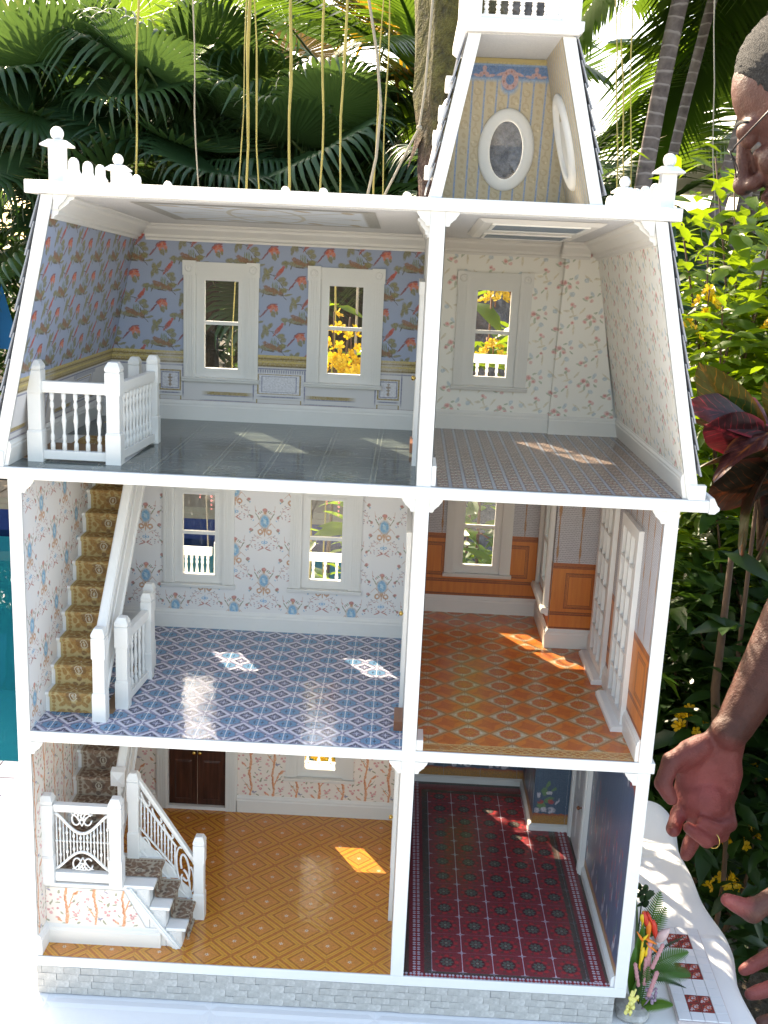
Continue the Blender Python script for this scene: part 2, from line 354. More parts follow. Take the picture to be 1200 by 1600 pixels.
def paper_medallion(axes):
    p = Print('medallion_wallpaper_'+axes, 41.5, 85.7, lin((232, 230, 230)), axes, True, (.2243-.02075, .3567-.043), .001, .6, 2.0)
    x, y = 20.75, 43
    def G(cx, cy, rx, ry=None, rot=0): return ('ell', cx, cy, rx*1.22, (ry if ry is not None else rx)*1.22, rot)
    rd, og, bl, gr, pu = lin((186, 116, 108)), lin((202, 150, 108)), lin((104, 172, 212)), lin((132, 144, 116)), lin((146, 126, 148))
    p.draw(rd, [G(x+s*(17+13*cos(a)), y-6+22*sin(a), 1.5, .55, math.degrees(a)*s+60) for s in (-1, 1) for a in (1.9, 2.25, 2.6, 2.95, 3.3, 3.7, 4.1, 4.5)]+[G(x+s*(10+8*cos(a)), y-40+7*sin(a), 1.3, .5, math.degrees(a)+90) for s in (-1, 1) for a in (.4, 1.2, 2.0, 2.7)], amount=.9)
    p.draw(lin((196, 150, 130)), [line(x+s*4, y-24, x+s*10, y-21, .7) for s in (-1, 1)]+[line(x+s*10, y-21, x+s*16, y-24, .7) for s in (-1, 1)]+[line(x+s*16, y-24, x+s*19, y-32, .7) for s in (-1, 1)]+[line(x+s*8, y-2, x+s*15, y-9, .7) for s in (-1, 1)]+[line(x+s*8, y+2, x+s*13, y+12, .6) for s in (-1, 1)]+[line(x+s*13, y+12, x+s*14, y+22, .6) for s in (-1, 1)], amount=.9)
    p.draw(pu, [G(x+s*(11+9*cos(a)), y-30+9*sin(a), .9, .5, 40*s) for s in (-1, 1) for a in (.2, .8, 1.4, 4.2, 4.9, 5.6)]+[G(x+s*a, y+b, .7, .7) for s in (-1, 1) for a, b in ((6, -20), (9, -31), (13, -36), (16, -28), (14, -20), (19, 2))], amount=.8)
    p.draw(og, [('ring', x+s*6, y-15, 3.0, 3.0, 0, 1.1) for s in (-1, 1)]+[line(x+s*2, y-10, x+s*9, y-3, 1) for s in (-1, 1)]+[E(x, y-11, 2.5, 5), E(x, y-18, .9, 4)])
    p.draw(gr, [G(x+s*a, y+b, 1.7, .6, s*50) for s in (-1, 1) for a, b in ((8, 4), (10, 7), (12, 10), (7, 12.5), (5, 14))]+[G(x+s*20, y+8, 2.4, .9, 30*s) for s in (-1, 1)]+[G(x+s*18, y-14, 2.4, .8, -40*s) for s in (-1, 1)])
    p.draw(rd, [G(x+s*18, y+6, 1.6, 1.8) for s in (-1, 1)]+[G(x+s*19, y-12, 2, 1.8) for s in (-1, 1)]+[G(x+s*5, y-40, 4.2, .7, s*-25) for s in (-1, 1)]+[G(x+s*3, y-37, 2.4, .7, s*35) for s in (-1, 1)]+[G(x, y+16, 2.9, 2.3)])
    p.draw(bl, [('ring', x+s*2.2, y-30, 1.8, 1.4, 0, .6) for s in (-1, 1)]+[line(x, y-26, x, y-34, .7)]+[E(x+s*20.5, y-16, 1.6, .6, 60*s) for s in (-1, 1)]+[E(x+s*16, y+1, 1.5, .6, -50*s) for s in (-1, 1)])
    p.draw(og, [E(x, y+12.4, 2, 2.2), E(x, y, 7.3, 10.2)]); p.draw(lin((222, 226, 224)), [E(x, y, 6.8, 9.6)]); p.draw(bl, [E(x, y, 6.2, 8.9)])
    p.draw(lin((196, 218, 226)), [E(x, y, 2.2, 3.0), E(x+1.4, y-2.6, 1.0, 2.0, 30), E(x-1.2, y+2.8, 1.0, 1.8, 30)])
    p.draw(lin((224, 150, 140)), [E(x, y+16.6, 1.6, 1.2)])
    return p.done(.05, 2500)
def paper_trees(axes):
    p = Print('orange_tree_wallpaper_'+axes, 34, 92, lin((234, 224, 214)), axes, True, (.196, -.03), .001, .6, 4.0)
    og, pk, gr, gy, bl = lin((222, 142, 84)), lin((216, 138, 140)), lin((140, 142, 108)), lin((150, 150, 130)), lin((132, 128, 160))
    p.draw(gy, [E(24+a, 20+b, .8, 4, r) for a, b, r in ((0, 0, 30), (3, 14, -40), (-5, 40, 20), (6, 60, -20), (-2, 70, 40))]+[line(16, 30, 27, 42, .6), line(15, 66, 3, 78, .6), line(16, 12, 29, 18, .6)])
    p.draw(gr, [E(a, b, 3.0, 1.1, r) for a, b, r in ((23, 36, 40), (8, 20, -50), (28, 8, 30), (5, 48, 70), (25, 56, -40), (8, 72, 20), (29, 80, 60), (3, 34, 20), (20, 84, -30), (10, 6, 10))])
    p.draw(og, [line(12, -4, 15, 20, 3.6), line(15, 18, 12, 44, 3.1), line(12, 42, 16, 70, 2.9), line(16, 68, 12, 94, 3.3), line(15, 26, 22, 44, 1.6), line(14, 62, 6, 74, 1.5), E(25, 47, 5, 2.1, 35), E(27.5, 49.5, 1.9, 1.8), E(4, 12, 5, 1.6, -40)])
    p.draw(lin((196, 110, 60)), [line(13.5, 20, 11.5, 44, 1), line(14.5, 70, 11.5, 92, 1), E(24, 47, 3, .8, 35)])
    p.draw(pk, [E(a, b, r, r*.9) for a, b, r in ((24, 18, 2.4), (27, 21, 2), (22, 22, 1.7), (29, 66, 2.5), (26, 70, 2), (31, 71, 1.6), (4, 60, 2.2), (7, 57, 1.7), (5, 86, 2.2), (2, 82, 1.6), (25, 12, 1.5), (29, 24, 1.6), (4, 38, 2.0), (7, 41, 1.5), (23, 88, 1.9), (20, 34, 1.3), (31, 50, 1.6), (6, 66, 1.5), (25, 80, 1.4), (2, 14, 1.5), (27, 32, 1.6), (22, 76, 1.4), (3, 26, 1.8), (29, 90, 1.6))])
    p.draw(lin((238, 190, 188)), [E(a, b, .9, .8) for a, b in ((24, 18.6), (29, 66.5), (4, 60.5), (5, 86.5), (27, 21.5))])
    p.draw(bl, [E(20, 60, 3.2, 1.1, 20), E(18, 60.5, 1.3, 1.3), E(27, 4, 3, 1, -30)])
    return p.done(.05, 2500)
def paper_oak(axes):
    p = Print('oak_panel_print_'+axes, 126, 400, lin((214, 130, 50)), axes, False, (.636-.063, .2822) if axes[0] == 'X' else (.02, .2822), .001, .42)
    sc = p.n('ShaderNodeMapping'); p.l(p.tc.outputs['Object'], sc.inputs[0]); sc.inputs['Scale'].default_value = (160, 160, 14)
    p.c = p.mix(p.maprange(p.noise(1, 4, .6, sc.outputs[0]), .3, .7, 0, .7), p.c, lin((188, 96, 32)))
    dk, md = lin((116, 56, 30)), lin((158, 84, 40))
    p.draw(md, [('box', 63, 120.5, 63, 3.5, 0), ('box', 63, 28, 63, 3, 0), ('box', 63, 50.5, 63, 2.2, 0)])
    p.draw(dk, [('box', 63, 116.6, 63, .6, 0), ('box', 63, 118.6, 63, .5, 0), ('box', 63, 52.6, 63, .7, 0), ('box', 63, 49, 63, .7, 0), ('box', 63, 30, 63, .8, 0), ('box', 63, 26.5, 63, .6, 0)])
    for c in (14, 92): p.draw(dk, [('frame', c, 84, 20, 25, 0, .9), ('frame', c, 84, 16, 21, 0, .6)]); p.draw(md, [('frame', c, 84, 18, 23, 0, .9)])
    return p.done(.08, 2500)
def paper_lace(axes):
    p = Print('lace_curtain_print_'+axes, 31, 400, lin((214, 212, 216)), axes, False, (.6302, .2822) if axes[0] == 'X' else (.005, .2822), .001, .7, 1.2)
    br = p.n('ShaderNodeTexBrick'); mp = p.n('ShaderNodeMapping'); p.l(p.p, mp.inputs[0]); p.l(mp.outputs[0], br.inputs['Vector'])
    br.inputs['Scale'].default_value = 1; br.inputs['Brick Width'].default_value = 2.0; br.inputs['Row Height'].default_value = 2.6; br.inputs['Mortar Size'].default_value = .34
    br.inputs['Color1'].default_value = (0, 0, 0, 1); br.inputs['Color2'].default_value = (0, 0, 0, 1); br.inputs['Mortar'].default_value = (1, 1, 1, 1)
    p.c = p.mix(br.outputs['Color'], lin((150, 148, 152)), p.c)
    p.draw(lin((190, 190, 196)), [('ring', 15.5, z+9, 14.5, 9, 0, .7) for z in range(128, 300, 15)], amount=.8)
    p.draw(lin((172, 118, 56)), [('box', 0, 260, .9, 140, 0), E(0, 200, 2.2, 12), E(0, 140, 1.6, 10), E(0, 255, 2.2, 12)])
    p.draw(lin((176, 102, 44)), [('box', 15, 287, 16, 9, 0)]); p.draw(lin((110, 56, 30)), [('box', 15, 279, 16, .8, 0)])
    return p.done(.05, 2500)
def paper_navy(axes):
    p = Print('blue_floral_wallpaper_'+axes, 58 if axes[0] == 'X' else 75, 400, lin((74, 100, 122)) if axes[0] == 'X' else lin((80, 98, 128)), axes, False, (.628, -.003) if axes[0] == 'X' else (.01, -.003), .001, .32, 5.0)
    wv = p.n('ShaderNodeMapping'); p.l(p.tc.outputs['Object'], wv.inputs[0]); wv.inputs['Scale'].default_value = (300, 300, 8)
    p.c = p.mix(p.maprange(p.noise(1, 2, .5, wv.outputs[0]), .35, .65, 0, .35), p.c, lin((58, 72, 96)))
    gd = lin((196, 138, 52)); og = lin((186, 96, 50))
    wh, rd, gr = lin((214, 210, 218)), lin((186, 74, 72)), lin((110, 150, 90))
    if axes[0] == 'X':
        p.draw(gr, [E(14, 62, 6, 7), E(20, 50, 8, 4, 30), E(10, 40, 7, 5), E(18, 74, 3, 6, -30), E(26, 66, 5, 2, 40)])
        p.draw(wh, [E(14, 34, 5, 4), E(25, 33, 6, 5), E(20, 60, 5, 3), E(4, 32, 4, 5), E(33, 47, 2, 5, -30), E(5, 56, 2.5, 5)]); p.draw(rd, [E(8, 45, 4, 4), E(24, 46, 4.4, 3.6), E(21, 49, 2, 2)])
    else:
        for cx, cz, hh in ((20, 128, 40), (54, 120, 46)):
            p.draw(rd, [('ring', cx, cz, 8, hh, 0, 2.2)], amount=.8); p.draw(wh, [E(cx+9, cz-20, 1.2, 9), E(cx-7, cz-36, 1.3, 9), E(cx+8, cz+16, 1.2, 8)], amount=.75)
            p.draw(rd, [E(cx-8, cz+4, 2.2, 8), E(cx+8, cz-6, 2.0, 9), E(cx+6, cz-30, 2.2, 6), E(cx-5, cz+30, 2, 7)], amount=.8); p.draw(gr, [E(cx-8, cz-22, 1.4, 8), E(cx+9, cz+28, 1.3, 8)], amount=.6)
        p.draw(wh, [E(12, 44, 2.6, 9), E(18, 36, 2.4, 8), E(60, 40, 2.6, 10), E(66, 52, 2, 7), E(8, 58, 1.8, 6)]); p.draw(rd, [E(15, 48, 2.5, 6), E(63, 46, 2.4, 6)]); p.draw(gr, [E(20, 52, 2, 9), E(57, 54, 2, 8), E(10, 70, 1.6, 8)], amount=.7)
        p.draw(gd, [('box', 38, 268, 40, 14, 0)]); p.draw(og, [('box', 38, 253, 40, 3, 0)]); p.draw(rd, [E(a, 250, 4, 7) for a in (12, 40, 66)]); p.draw(wh, [E(a, 244, 3, 5) for a in (25, 53)])
    p.draw(og, [('box', 30, 25, 60, 2.2, 0)]); p.draw(gd, [('box', 30, 16, 60, 8, 0)])
    p.draw(lin((150, 160, 175)), [('box', 46, 100, .35, 140, 0)], amount=.7)
    return p.done(.12, 900)
def paper_tower(axes):
    p = Print('striped_tower_wallpaper_'+axes, 26, 26, lin((198, 184, 156)), axes, False, (.505-.013, .86), .001, .6, .4)
    p.draw(lin((176, 152, 122)), [('ring', 6, 7, 3, 4, 20, .9), ('ring', 6, 20, 3.6, 3, -20, .9), ('ring', 20, 13, 3.4, 4, 30, .9), E(20, 2, 2, 3, 30), E(6, 13.5, 1.2, 2.4), E(20, 22, 1.8, 1.4), E(5, 5, 1.6, 1.2), E(8, 22, 1.5, 1.2), E(21, 15, 1.6, 1.2), E(17, 10, 1.2, 1.6)], amount=.5)
    p.draw(lin((214, 200, 170)), [E(8, 4, 1.5, 1.2), E(4, 22, 1.5, 1.2), E(22, 10, 1.5, 1.2)])
    p.draw(lin((130, 160, 205)), [('box', 0, 13, .95, 14, 0), ('box', 13, 13, .95, 14, 0)], soft=.1)
    b = lin((78, 122, 178)); lb = lin((140, 172, 210)); pk = lin((206, 166, 160)); pd = lin((170, 118, 112))
    T = 149  # border, in mm above .86
    p.draw(lb, [E(x, T-17, 9.5, 9.5) for x in (-42, 13, 68)] + [('box', 0, T-6, 90, 8, 0)], full=True); p.draw(b, [('box', 0, T-4, 90, 7, 0)]+[E(x, T-15, 8, 8) for x in (-42, 13, 68)], full=True)
    p.draw(lb, [('box', 0, T+1.5, 90, 1, 0)], full=True)
    for x in (-42, 13, 68):
        p.draw(pk, [('ring', x, T-12, 6.6, 7.6, 0, 2.6)]+[E(x+s*9.5, T-7, 5.2, 1.4, s*-18) for s in (-1, 1)]+[E(x+27.5+dx, T-6+dz, 2.2, 2.4) for dx, dz in ((0, 0), (-3, -2), (3, -2), (0, 4))]+[E(x+20, T-9, 4, 1.3, -10), E(x+35, T-9, 4, 1.3, 10)], full=True)
        p.draw(pd, [E(x+6.6*cos(a), T-12+7.6*sin(a), 1.1, 1.1) for a in (0.3, 1.4, 2.3, 3.4, 4.4, 5.4)]+[E(x+27, T-7, 1, 1)], full=True)
    p.draw(lin((206, 190, 130)), [('box', 0, T+4.5, 90, 2, 0)], full=True)
    return p.done(.08, 2500)

# --- floors
def floor_grey():
    p = Print('grey_tile_floor', 58, 58, lin((84, 94, 92)), 'XY', False, (.02, .01), .001, .10, 1.0, .3)
    n = p.noise(90, 4, .6); p.c = p.mix(p.maprange(n, .35, .65, 0, .8), p.c, lin((54, 63, 65)))
    p.draw(lin((150, 156, 140)), [line(10, -10, 10, 70, 1.6), line(15, -10, 15, 70, 1.2), line(-10, 12, 70, 12, 1), line(-5, 15, 70, 15, .8)], amount=.55)
    p.draw(lin((160, 166, 150)), [('ring', 38, 38, 9, 9, 0, .8), ('dia', 38, 38, 7, 7, 0), ('ring', 38, 38, 16, 16, 0, .6)], amount=.28)
    return p.done(.08, 900, .05, 130, .003)
def floor_brick():
    p = Print('brick_strip_floor', 15.4, 17.0, lin((136, 102, 88)), 'XY', False, (.4445, 0), .001, .22)
    n = p.noise(300, 3); p.c = p.mix(p.maprange(n, .3, .7, 0, .7), p.c, lin((104, 74, 66)))
    p.draw(lin((84, 62, 58)), [('box', 7.7, 8.5, 8, .7, 0), ('box', 7.7, 1.6, 8, .6, 0), ('box', 7.7, 15.4, 8, .6, 0), ('box', 8, 12, .35, 3.6, 0), ('box', 11.5, 5, .35, 3.6, 0)], amount=.8)
    p.draw(lin((232, 226, 214)), [('box', 6.3, 0, 1.6, 1.0, 0), ('box', 10.2, 0, 1.6, 1.0, 0), ('box', 14.0, 0, 1.5, 1.0, 0), ('box', 7.6, 8.5, 1.9, .8, 0), ('box', 12.6, 8.5, 2.0, .8, 0)])
    p.draw(lin((152, 160, 172)), [('box', 2.2, 8.5, 1.5, 9, 0)]); p.draw(lin((112, 118, 130)), [('box', .5, 8.5, .25, 9, 0), ('box', 3.9, 8.5, .25, 9, 0)])
    return p.done(.06, 2000, .05, 120, .002)
def floor_moor():
    p = Print('blue_moorish_tile_floor', 32.5, 33.5, lin((214, 211, 222)), 'XY', False, (.2930-.0325*.5, .0016), .001, .12, 1.2)
    x, y = 16.25, 16.75; ln, bl, nv, dk = lin((116, 114, 152)), lin((92, 146, 186)), lin((52, 62, 106)), lin((28, 30, 50))
    p.draw(ln, [('frame', x, y, 12, 12, 45, 1.2), ('frame', 0, 0, 12, 12, 45, 1.2), ('frame', x, y, 10.5, 10.5, 45, .6)], amount=.9)
    p.draw(dk, [E(x+a, 0+b, 1.1, 1.4) for a in (-3, 3) for b in (-5, 5)]+[E(0+a, y+b, 1.3, .8) for a in (-4.5, 4.5) for b in (-2.5, 2.5)], amount=.75)
    p.draw(dk, [('oct', x, y, 12.0, 9.4, 0)]); p.draw(bl, [('oct', x, y, 11.0, 8.3, 0)])
    p.draw(dk, [('dia', x+s*4.4, y, 2.2, 1.8, 0) for s in (-1, 1)]+[E(x+s*4.4, y+t*3.6, .6, 1.4) for s in (-1, 1) for t in (-1, 1)])
    p.draw(nv, [('dia', 0, 0, 9.6, 10.6, 0)]); p.draw(dk, [('frame', 0, 0, 5.2, 5.6, 45, .8)]); p.draw(lin((206, 206, 224)), [E(0, 0, 5.2, .55), E(0, 0, .55, 5.6), E(0, 0, 1.5, 1.5)])
    p.draw(lin((180, 176, 190)), [E(x+s*13, y+t*11, 1.8, .7, s*t*40) for s in (-1, 1) for t in (-1, 1)])
    p.draw(lin((240, 240, 246)), [('box', x, y, .42, 20, 0)])
    return p.done(.05, 2000, .10, 85, .004)
def floor_octagon():
    p = Print('orange_octagon_floor', 47, 47, lin((206, 110, 44)), 'XY', False, (.5025-.0235, .0308), .001, .2)
    n = p.noise(160, 4, .6); p.c = p.mix(p.maprange(n, .3, .7, 0, .85), p.c, lin((220, 128, 50)))
    x = 23.5; w, d, g = lin((206, 190, 160)), lin((134, 62, 36)), lin((186, 150, 96))
    p.draw(lin((176, 76, 38)), [('dia', 0, 0, 9, 16, 20), ('dia', 0, 0, 16, 8, 20)], amount=.5)
    p.draw(d, [('dia', x, x, 24.5, 24.5, 0)]); p.draw(g, [('dia', x, x, 23, 23, 0)]); p.draw(w, [('dia', x, x, 20, 20, 0)]); p.draw(lin((232, 222, 200)), [('dia', x, x+9, 9, 6, 0), ('dia', x, x-9, 9, 6, 0), ('dia', x+9, x, 6, 9, 0), ('dia', x-9, x, 6, 9, 0)], amount=.6)
    p.draw(g, [('oct', x, x, 12.4, 12.4, 0)]); o = lin((200, 96, 40)); p.draw(o, [('oct', x, x, 11.6, 11.6, 0)])
    p.draw(lin((204, 126, 52)), [('dia', x, x, 11, 5, 0), ('dia', x, x, 5, 11, 0)], amount=.7)
    p.draw(g, [('frame', 0, 0, 15.2, 15.2, 45, .5)], amount=.8); p.draw(d, [line(x, x+11, x, x+22, .5), line(x, x-11, x, x-22, .5)])
    # border along the open front
    p.draw(lin((186, 120, 60)), [('box', 600, -21.0, 700, 10.5, 0)], full=True, soft=.02)
    p.draw(lin((224, 192, 130)), [('box', 600, -10.5, 700, .9, 0), ('box', 600, -25.8, 700, .9, 0), ('box', 600, -13.2, 700, .4, 0)], full=True, soft=.05)
    b = []
    for i in range(0, 22):
        b += [line(i*9.6, -24, i*9.6+14, -14, 1.0), line(i*9.6, -14, i*9.6+14, -24, 1.0)]
    p.draw(lin((222, 186, 120)), b[:44], full=True)
    return p.done(.06, 2000, .05, 120, .002)
def floor_parquet():
    p = Print('parquet_floor', 28.2, 56, lin((224, 160, 62)), 'XY', True, (.293-.0141, .0475-.028), .001, .16)
    n = p.noise(220, 4, .6); p.c = p.mix(p.maprange(n, .3, .7, 0, .8), p.c, lin((210, 138, 44)))
    x, y = 14.1, 28; rd, md = lin((178, 92, 44)), lin((168, 92, 40))
    p.draw(rd, [line(x-28, y, x, y+28, 4.0), line(x, y-28, x+28, y, 4.0), line(x-28, y, x, y-28, 3.0), line(x+28, y, x, y+28, 3.0)], amount=.9)
    p.draw(md, [('frame', x, y, 11.6, 11.6, 45, 1.2)]); p.draw(lin((212, 134, 66)), [('box', x, y, 9.6, 9.6, 45)])
    p.draw(lin((150, 106, 50)), [('frame', x, y, 15.6, 15.6, 45, .35), line(x, y+16, x, y+26, .4), line(x, y-16, x, y-26, .4), line(x+16, y, x+26, y, .4), line(x-16, y, x-26, y, .4)], amount=.7)
    p.draw(lin((238, 222, 196)), [E(x, y, 3.0, .6, a) for a in (20, 80, 140)]); p.draw(lin((120, 60, 30)), [E(x, y, .7, .7)])
    return p.done(.06, 2000, .12, 60, .004)
def floor_persian():
    p = Print('red_persian_tile_floor', 36.4, 36.4, lin((158, 36, 44)), 'XY', False, (.4745, .012), .001, .22)
    x = 18.2; gr, wh, rd, dk = lin((96, 106, 94)), lin((226, 210, 224)), lin((206, 44, 48)), lin((76, 20, 28))
    p.draw(lin((150, 48, 56)), [('box', x, x, 17, 17, 0)])
    p.draw(rd, [E(x+11*cos(a), x+11*sin(a), 3.0, 2.6) for a in [i*pi/4 for i in range(8)]]); p.draw(lin((104, 60, 50)), [E(x+13.6*cos(a), x+13.6*sin(a), 1.8, 1.6) for a in [pi/8+i*pi/4 for i in range(8)]])
    p.draw(dk, [E(x, x, 9.2, 9.2)]); p.draw(gr, [E(x+5.2*cos(a), x+5.2*sin(a), 2.6, 1.7, math.degrees(a)) for a in [i*pi/4 for i in range(8)]]); p.draw(lin((140, 140, 126)), [E(x, x, 1.9, 1.9)])
    p.draw(wh, [('box', 0, x, .45, 19, 0), E(0, 0, 5.6, 1.0), E(0, 0, 1.2, 4.2)]); p.draw(lin((150, 96, 116)), [('box', x, 0, 19, .3, 0)])
    # border: green band, then red with white rosettes
    X0, X1, Y0, Y1 = 0, 176, 0, 430
    def strip(col, a, af):
        p.draw(col, [('box', X0-a-150, 200, 150, 700, 0), ('box', X1+a+150, 200, 150, 700, 0), ('box', 90, Y0-af-150, 500, 150, 0), ('box', 90, Y1+a+150, 500, 150, 0)], full=True, soft=.004)
    strip(lin((66, 72, 62)), 0, 0); strip(lin((150, 30, 44)), 9, 4.5); strip(lin((60, 60, 50)), 27, 40)
    def strip_pattern(axis, at):
        a = p.u if axis == 'x' else p.w; b = p.w if axis == 'x' else p.u
        q = p.math('MULTIPLY', a, 1/9.1); q = p.math('SUBTRACT', q, p.math('FLOOR', q)); q = p.math('MULTIPLY', q, 9.1)
        v = p.comb(q, p.math('SUBTRACT', b, at)); keep = p.full; p.full = v
        p.draw(wh, [E(4.55+s*1.9, t*2.6, 1.5, 1.9) for s in (-1, 1) for t in (-1, 1)], full=True); p.draw(rd, [E(4.55, 0, 1, 1), E(0, 0, 1.3, 2.2)], full=True); p.full = keep
    strip_pattern('y', X0-18); strip_pattern('y', X1+18); strip_pattern('x', Y0-8.5)
    return p.done(.12, 1500, .04, 120, .002)
def carpet(name, axes, dark, off, ax_scale=.001):
    p = Print(name, 56, 46, lin((200, 176, 118)) if not dark else lin((186, 172, 152)), axes, False, off, ax_scale, .95, 3.0, .1)
    a, b = (lin((168, 116, 34)), lin((134, 88, 28))) if not dark else (lin((122, 80, 48)), lin((92, 58, 36)))
    p.draw(a, [E(5, y, 2.1, 2.1) for y in (2.5, 7.1, 11.7, 16.3, 20.9, 25.5, 30.1, 34.7, 39.3, 43.9)]+[E(51, y, 1.9, 2.0) for y in (2.5, 7.1, 11.7, 16.3, 20.9, 25.5, 30.1, 34.7, 39.3, 43.9)])
    sh = []; s2 = []
    for s in (-1, 1):
        sh += [E(28+s*7, 8, 5.5, 3, s*50), E(28+s*13, 5, 4, 2.2, s*-40), E(28+s*12, 16, 6, 3, s*35), E(28+s*17, 11, 3.4, 2.2, s*70), E(28+s*7, 24, 5, 2.6, s*-45), E(28+s*15, 24, 4.5, 3, s*20), E(28+s*17.5, 32, 3.5, 3.4), E(28+s*11, 33, 6, 2.4, s*60), E(28+s*5, 38, 6, 2.8, s*40), E(28+s*15, 41, 5, 2.4, s*-25)]
        s2 += [E(28+s*4, 14, 4.6, 5, s*15), E(28+s*9, 29, 3.6, 2.0, s*-30), E(28+s*4, 43, 4, 2, s*30), ]
    sh = [(k, cx, cy, rx*1.18, ry*1.18, r) for k, cx, cy, rx, ry, r in sh]; p.draw(a, sh+[E(28, 31, 3.6, 3.6), E(28, 21, 2.4, 4)]); p.draw(b, s2+[E(28, 3, 3, 3)]); p.draw(lin((214, 206, 184)), [E(28, 13.5, 1.5, 2.4), ('ring', 28, 13.5, 4, 4.6, 0, .6), E(28, 31, 1.1, 1.1)])
    m = p.done(.22, 1400); n = p.noise(1800, 2); p.bump(n, .7, .0012); return m
# ------------------------------------------------------------------ the dollhouse
Z1, Z2, Z3, Z4, T = -.0026+B, .2822+B, .5798+B, .8675+B, .0126
W, WT, XD, WD = .70, .0144, .426, .0151
XR = XD+WD; XI = W-WT; D, DR, D3, DC, XC = .3556, .481, .385, .348, .6258
house = thing('dollhouse', 'tall white open-backed dollhouse with papered rooms, staircases and a mansard tower on the white table', 'dollhouse', (0, 0, TT))
def part(name, mat, bm, parent=house, bevel=0): return bm.build(name, mat, parent, bevel)
def mansL(z, s=0): return -.0036+(z-B-.58)*.219+s          # inner line of the left roof slope
def mansR(z, s=0): return .7061-(z-B-.579)*.2225+s
# foundation: stone blocks on a core
FX0, FX1, FY0, FY1 = .0122, .6868, .0, .482
fnd = part('foundation', MORTAR, MB().box(FX0+.0006, FX1-.0006, FY0+.0006, FY1-.002, 0, Z1-T))
vars_ = []
for i in range(6):
    w = [.019, .0225, .026, .0165, .029, .021][i]; m = MB(); rr = random.Random(i)
    h = .0086; j = lambda: rr.uniform(-.0005, .0005)
    m.hexa([(0+j(), 0, 0+j()), (w+j(), 0, 0+j()), (w+j(), .0026, 0), (0, .0026, 0)], [(0+j(), 0, h+j()), (w+j(), 0, h+j()), (w, .0026, h), (0, .0026, h)])
    o = m.build('stone', STONE); vars_.append((w, o))
nst = 0
FH = Z1-T
for row in range(4):
    z = row*FH/4+.0004; x = FX0+(-.011 if row % 2 else -.003)
    while x < FX1-.006:
        w, o = vars_[rnd.randrange(6)]
        x0 = max(x, FX0); sx = min((x+w-x0), FX1-x0)/w
        if sx > .2: inst(o, fnd, (x0, -.0002-rnd.uniform(0, .0005), z), (0, 0, 0), (sx, 1, 1)); nst += 1
        x += w+.0005
for w, o in vars_: bpy.data.objects.remove(o)
for side in (1,):
    m = MB()
    for row in range(4):
        y = .0005 if row % 2 else -.008
        while y < FY1-.01:
            w = rnd.uniform(.017, .028); a, b_ = max(y, .001), min(y+w, FY1-.001)
            if b_-a > .005: m.box(FX1-.002, FX1+.0006, a, b_, row*FH/4+.0004, row*FH/4+.0087)
            y += w+.0008
    part('side_stonework', STONE, m, house)
# floors (decks) with their printed sheets
def deck(name, z, x0, x1, sheetL, sheetR, yb=D, endcap=False):
    m = MB().box(x0, x1, 0, yb+.009, z-T, z)
    if z < Z3: m.box(XR-.009, XC+.009, yb+.009, DR+.009, z-T, z)
    d = part(name, WHITE, m, bevel=.0008)
    return d
d1 = deck('ground_deck', Z1, .0, W-.0, None, None)
d2 = deck('middle_deck', Z2, 0, W+.004, None, None)
d3 = MB().box(-.0287, .7287, -.003, D3+.03, Z3-T, Z3); d3 = part('attic_deck', WHITE, d3, bevel=.001)
for s, xe in ((-1, -.0287), (1, .7287)):                    # moulded ends of the attic deck
    prof = [(0, 0), (.006, .0), (.0105, .004), (.0105, .0066), (.008, .009), (.004, .0126+.004), (0, .0126+.004)]
    part('cornice_end', WHITE, MB().prism([(xe+s*a, Z3-T-.001+b) for a, b in prof], 'y', -.0035, D3+.03))
def sheet(name, mat, x0, x1, y0, y1, z, extra=()):
    m = MB().quad((x0, y0, z+.0006), (x1, y0, z+.0006), (x1, y1, z+.0006), (x0, y1, z+.0006))
    for a, b, c, d in extra: m.quad((a, c, z+.0006), (b, c, z+.0006), (b, d, z+.0006), (a, d, z+.0006))
    return part(name, mat, m)
FP = floor_parquet(); FM = floor_moor()
sheet('parquet_floor', FP, WT, XD, .0015, D, Z1)
sheet('blue_tile_floor', FM, WT, XD, .0015, D, Z2)
sheet('grey_floor', floor_grey(), .112, XD, .0015, D, Z3, [(-.004, .112, .0015, .044), (-.004, .112, .2, D)])
sheet('brick_floor', floor_brick(), XR, .707, .0015, D3, Z3)
sheet('orange_floor', floor_octagon(), XR, XC, .0015, DR, Z2, [(XC, XI, .0015, DC)])
sheet('red_floor', floor_persian(), XR, XC, .0015, DR, Z1, [(XC, XI, .0015, DC)])
# stair well in the attic floor: painted recess shade and the arriving stair carpet
CG = carpet('gold_carpet', ('X', 'Y+Z'), False, (.0195, .34)); CB = carpet('brown_carpet', ('X', 'Y+Z'), True, (.0195, .18)); CB2 = carpet('brown_carpet_turned', ('Y', 'Z-X'), True, (.034, -.01), .00093)

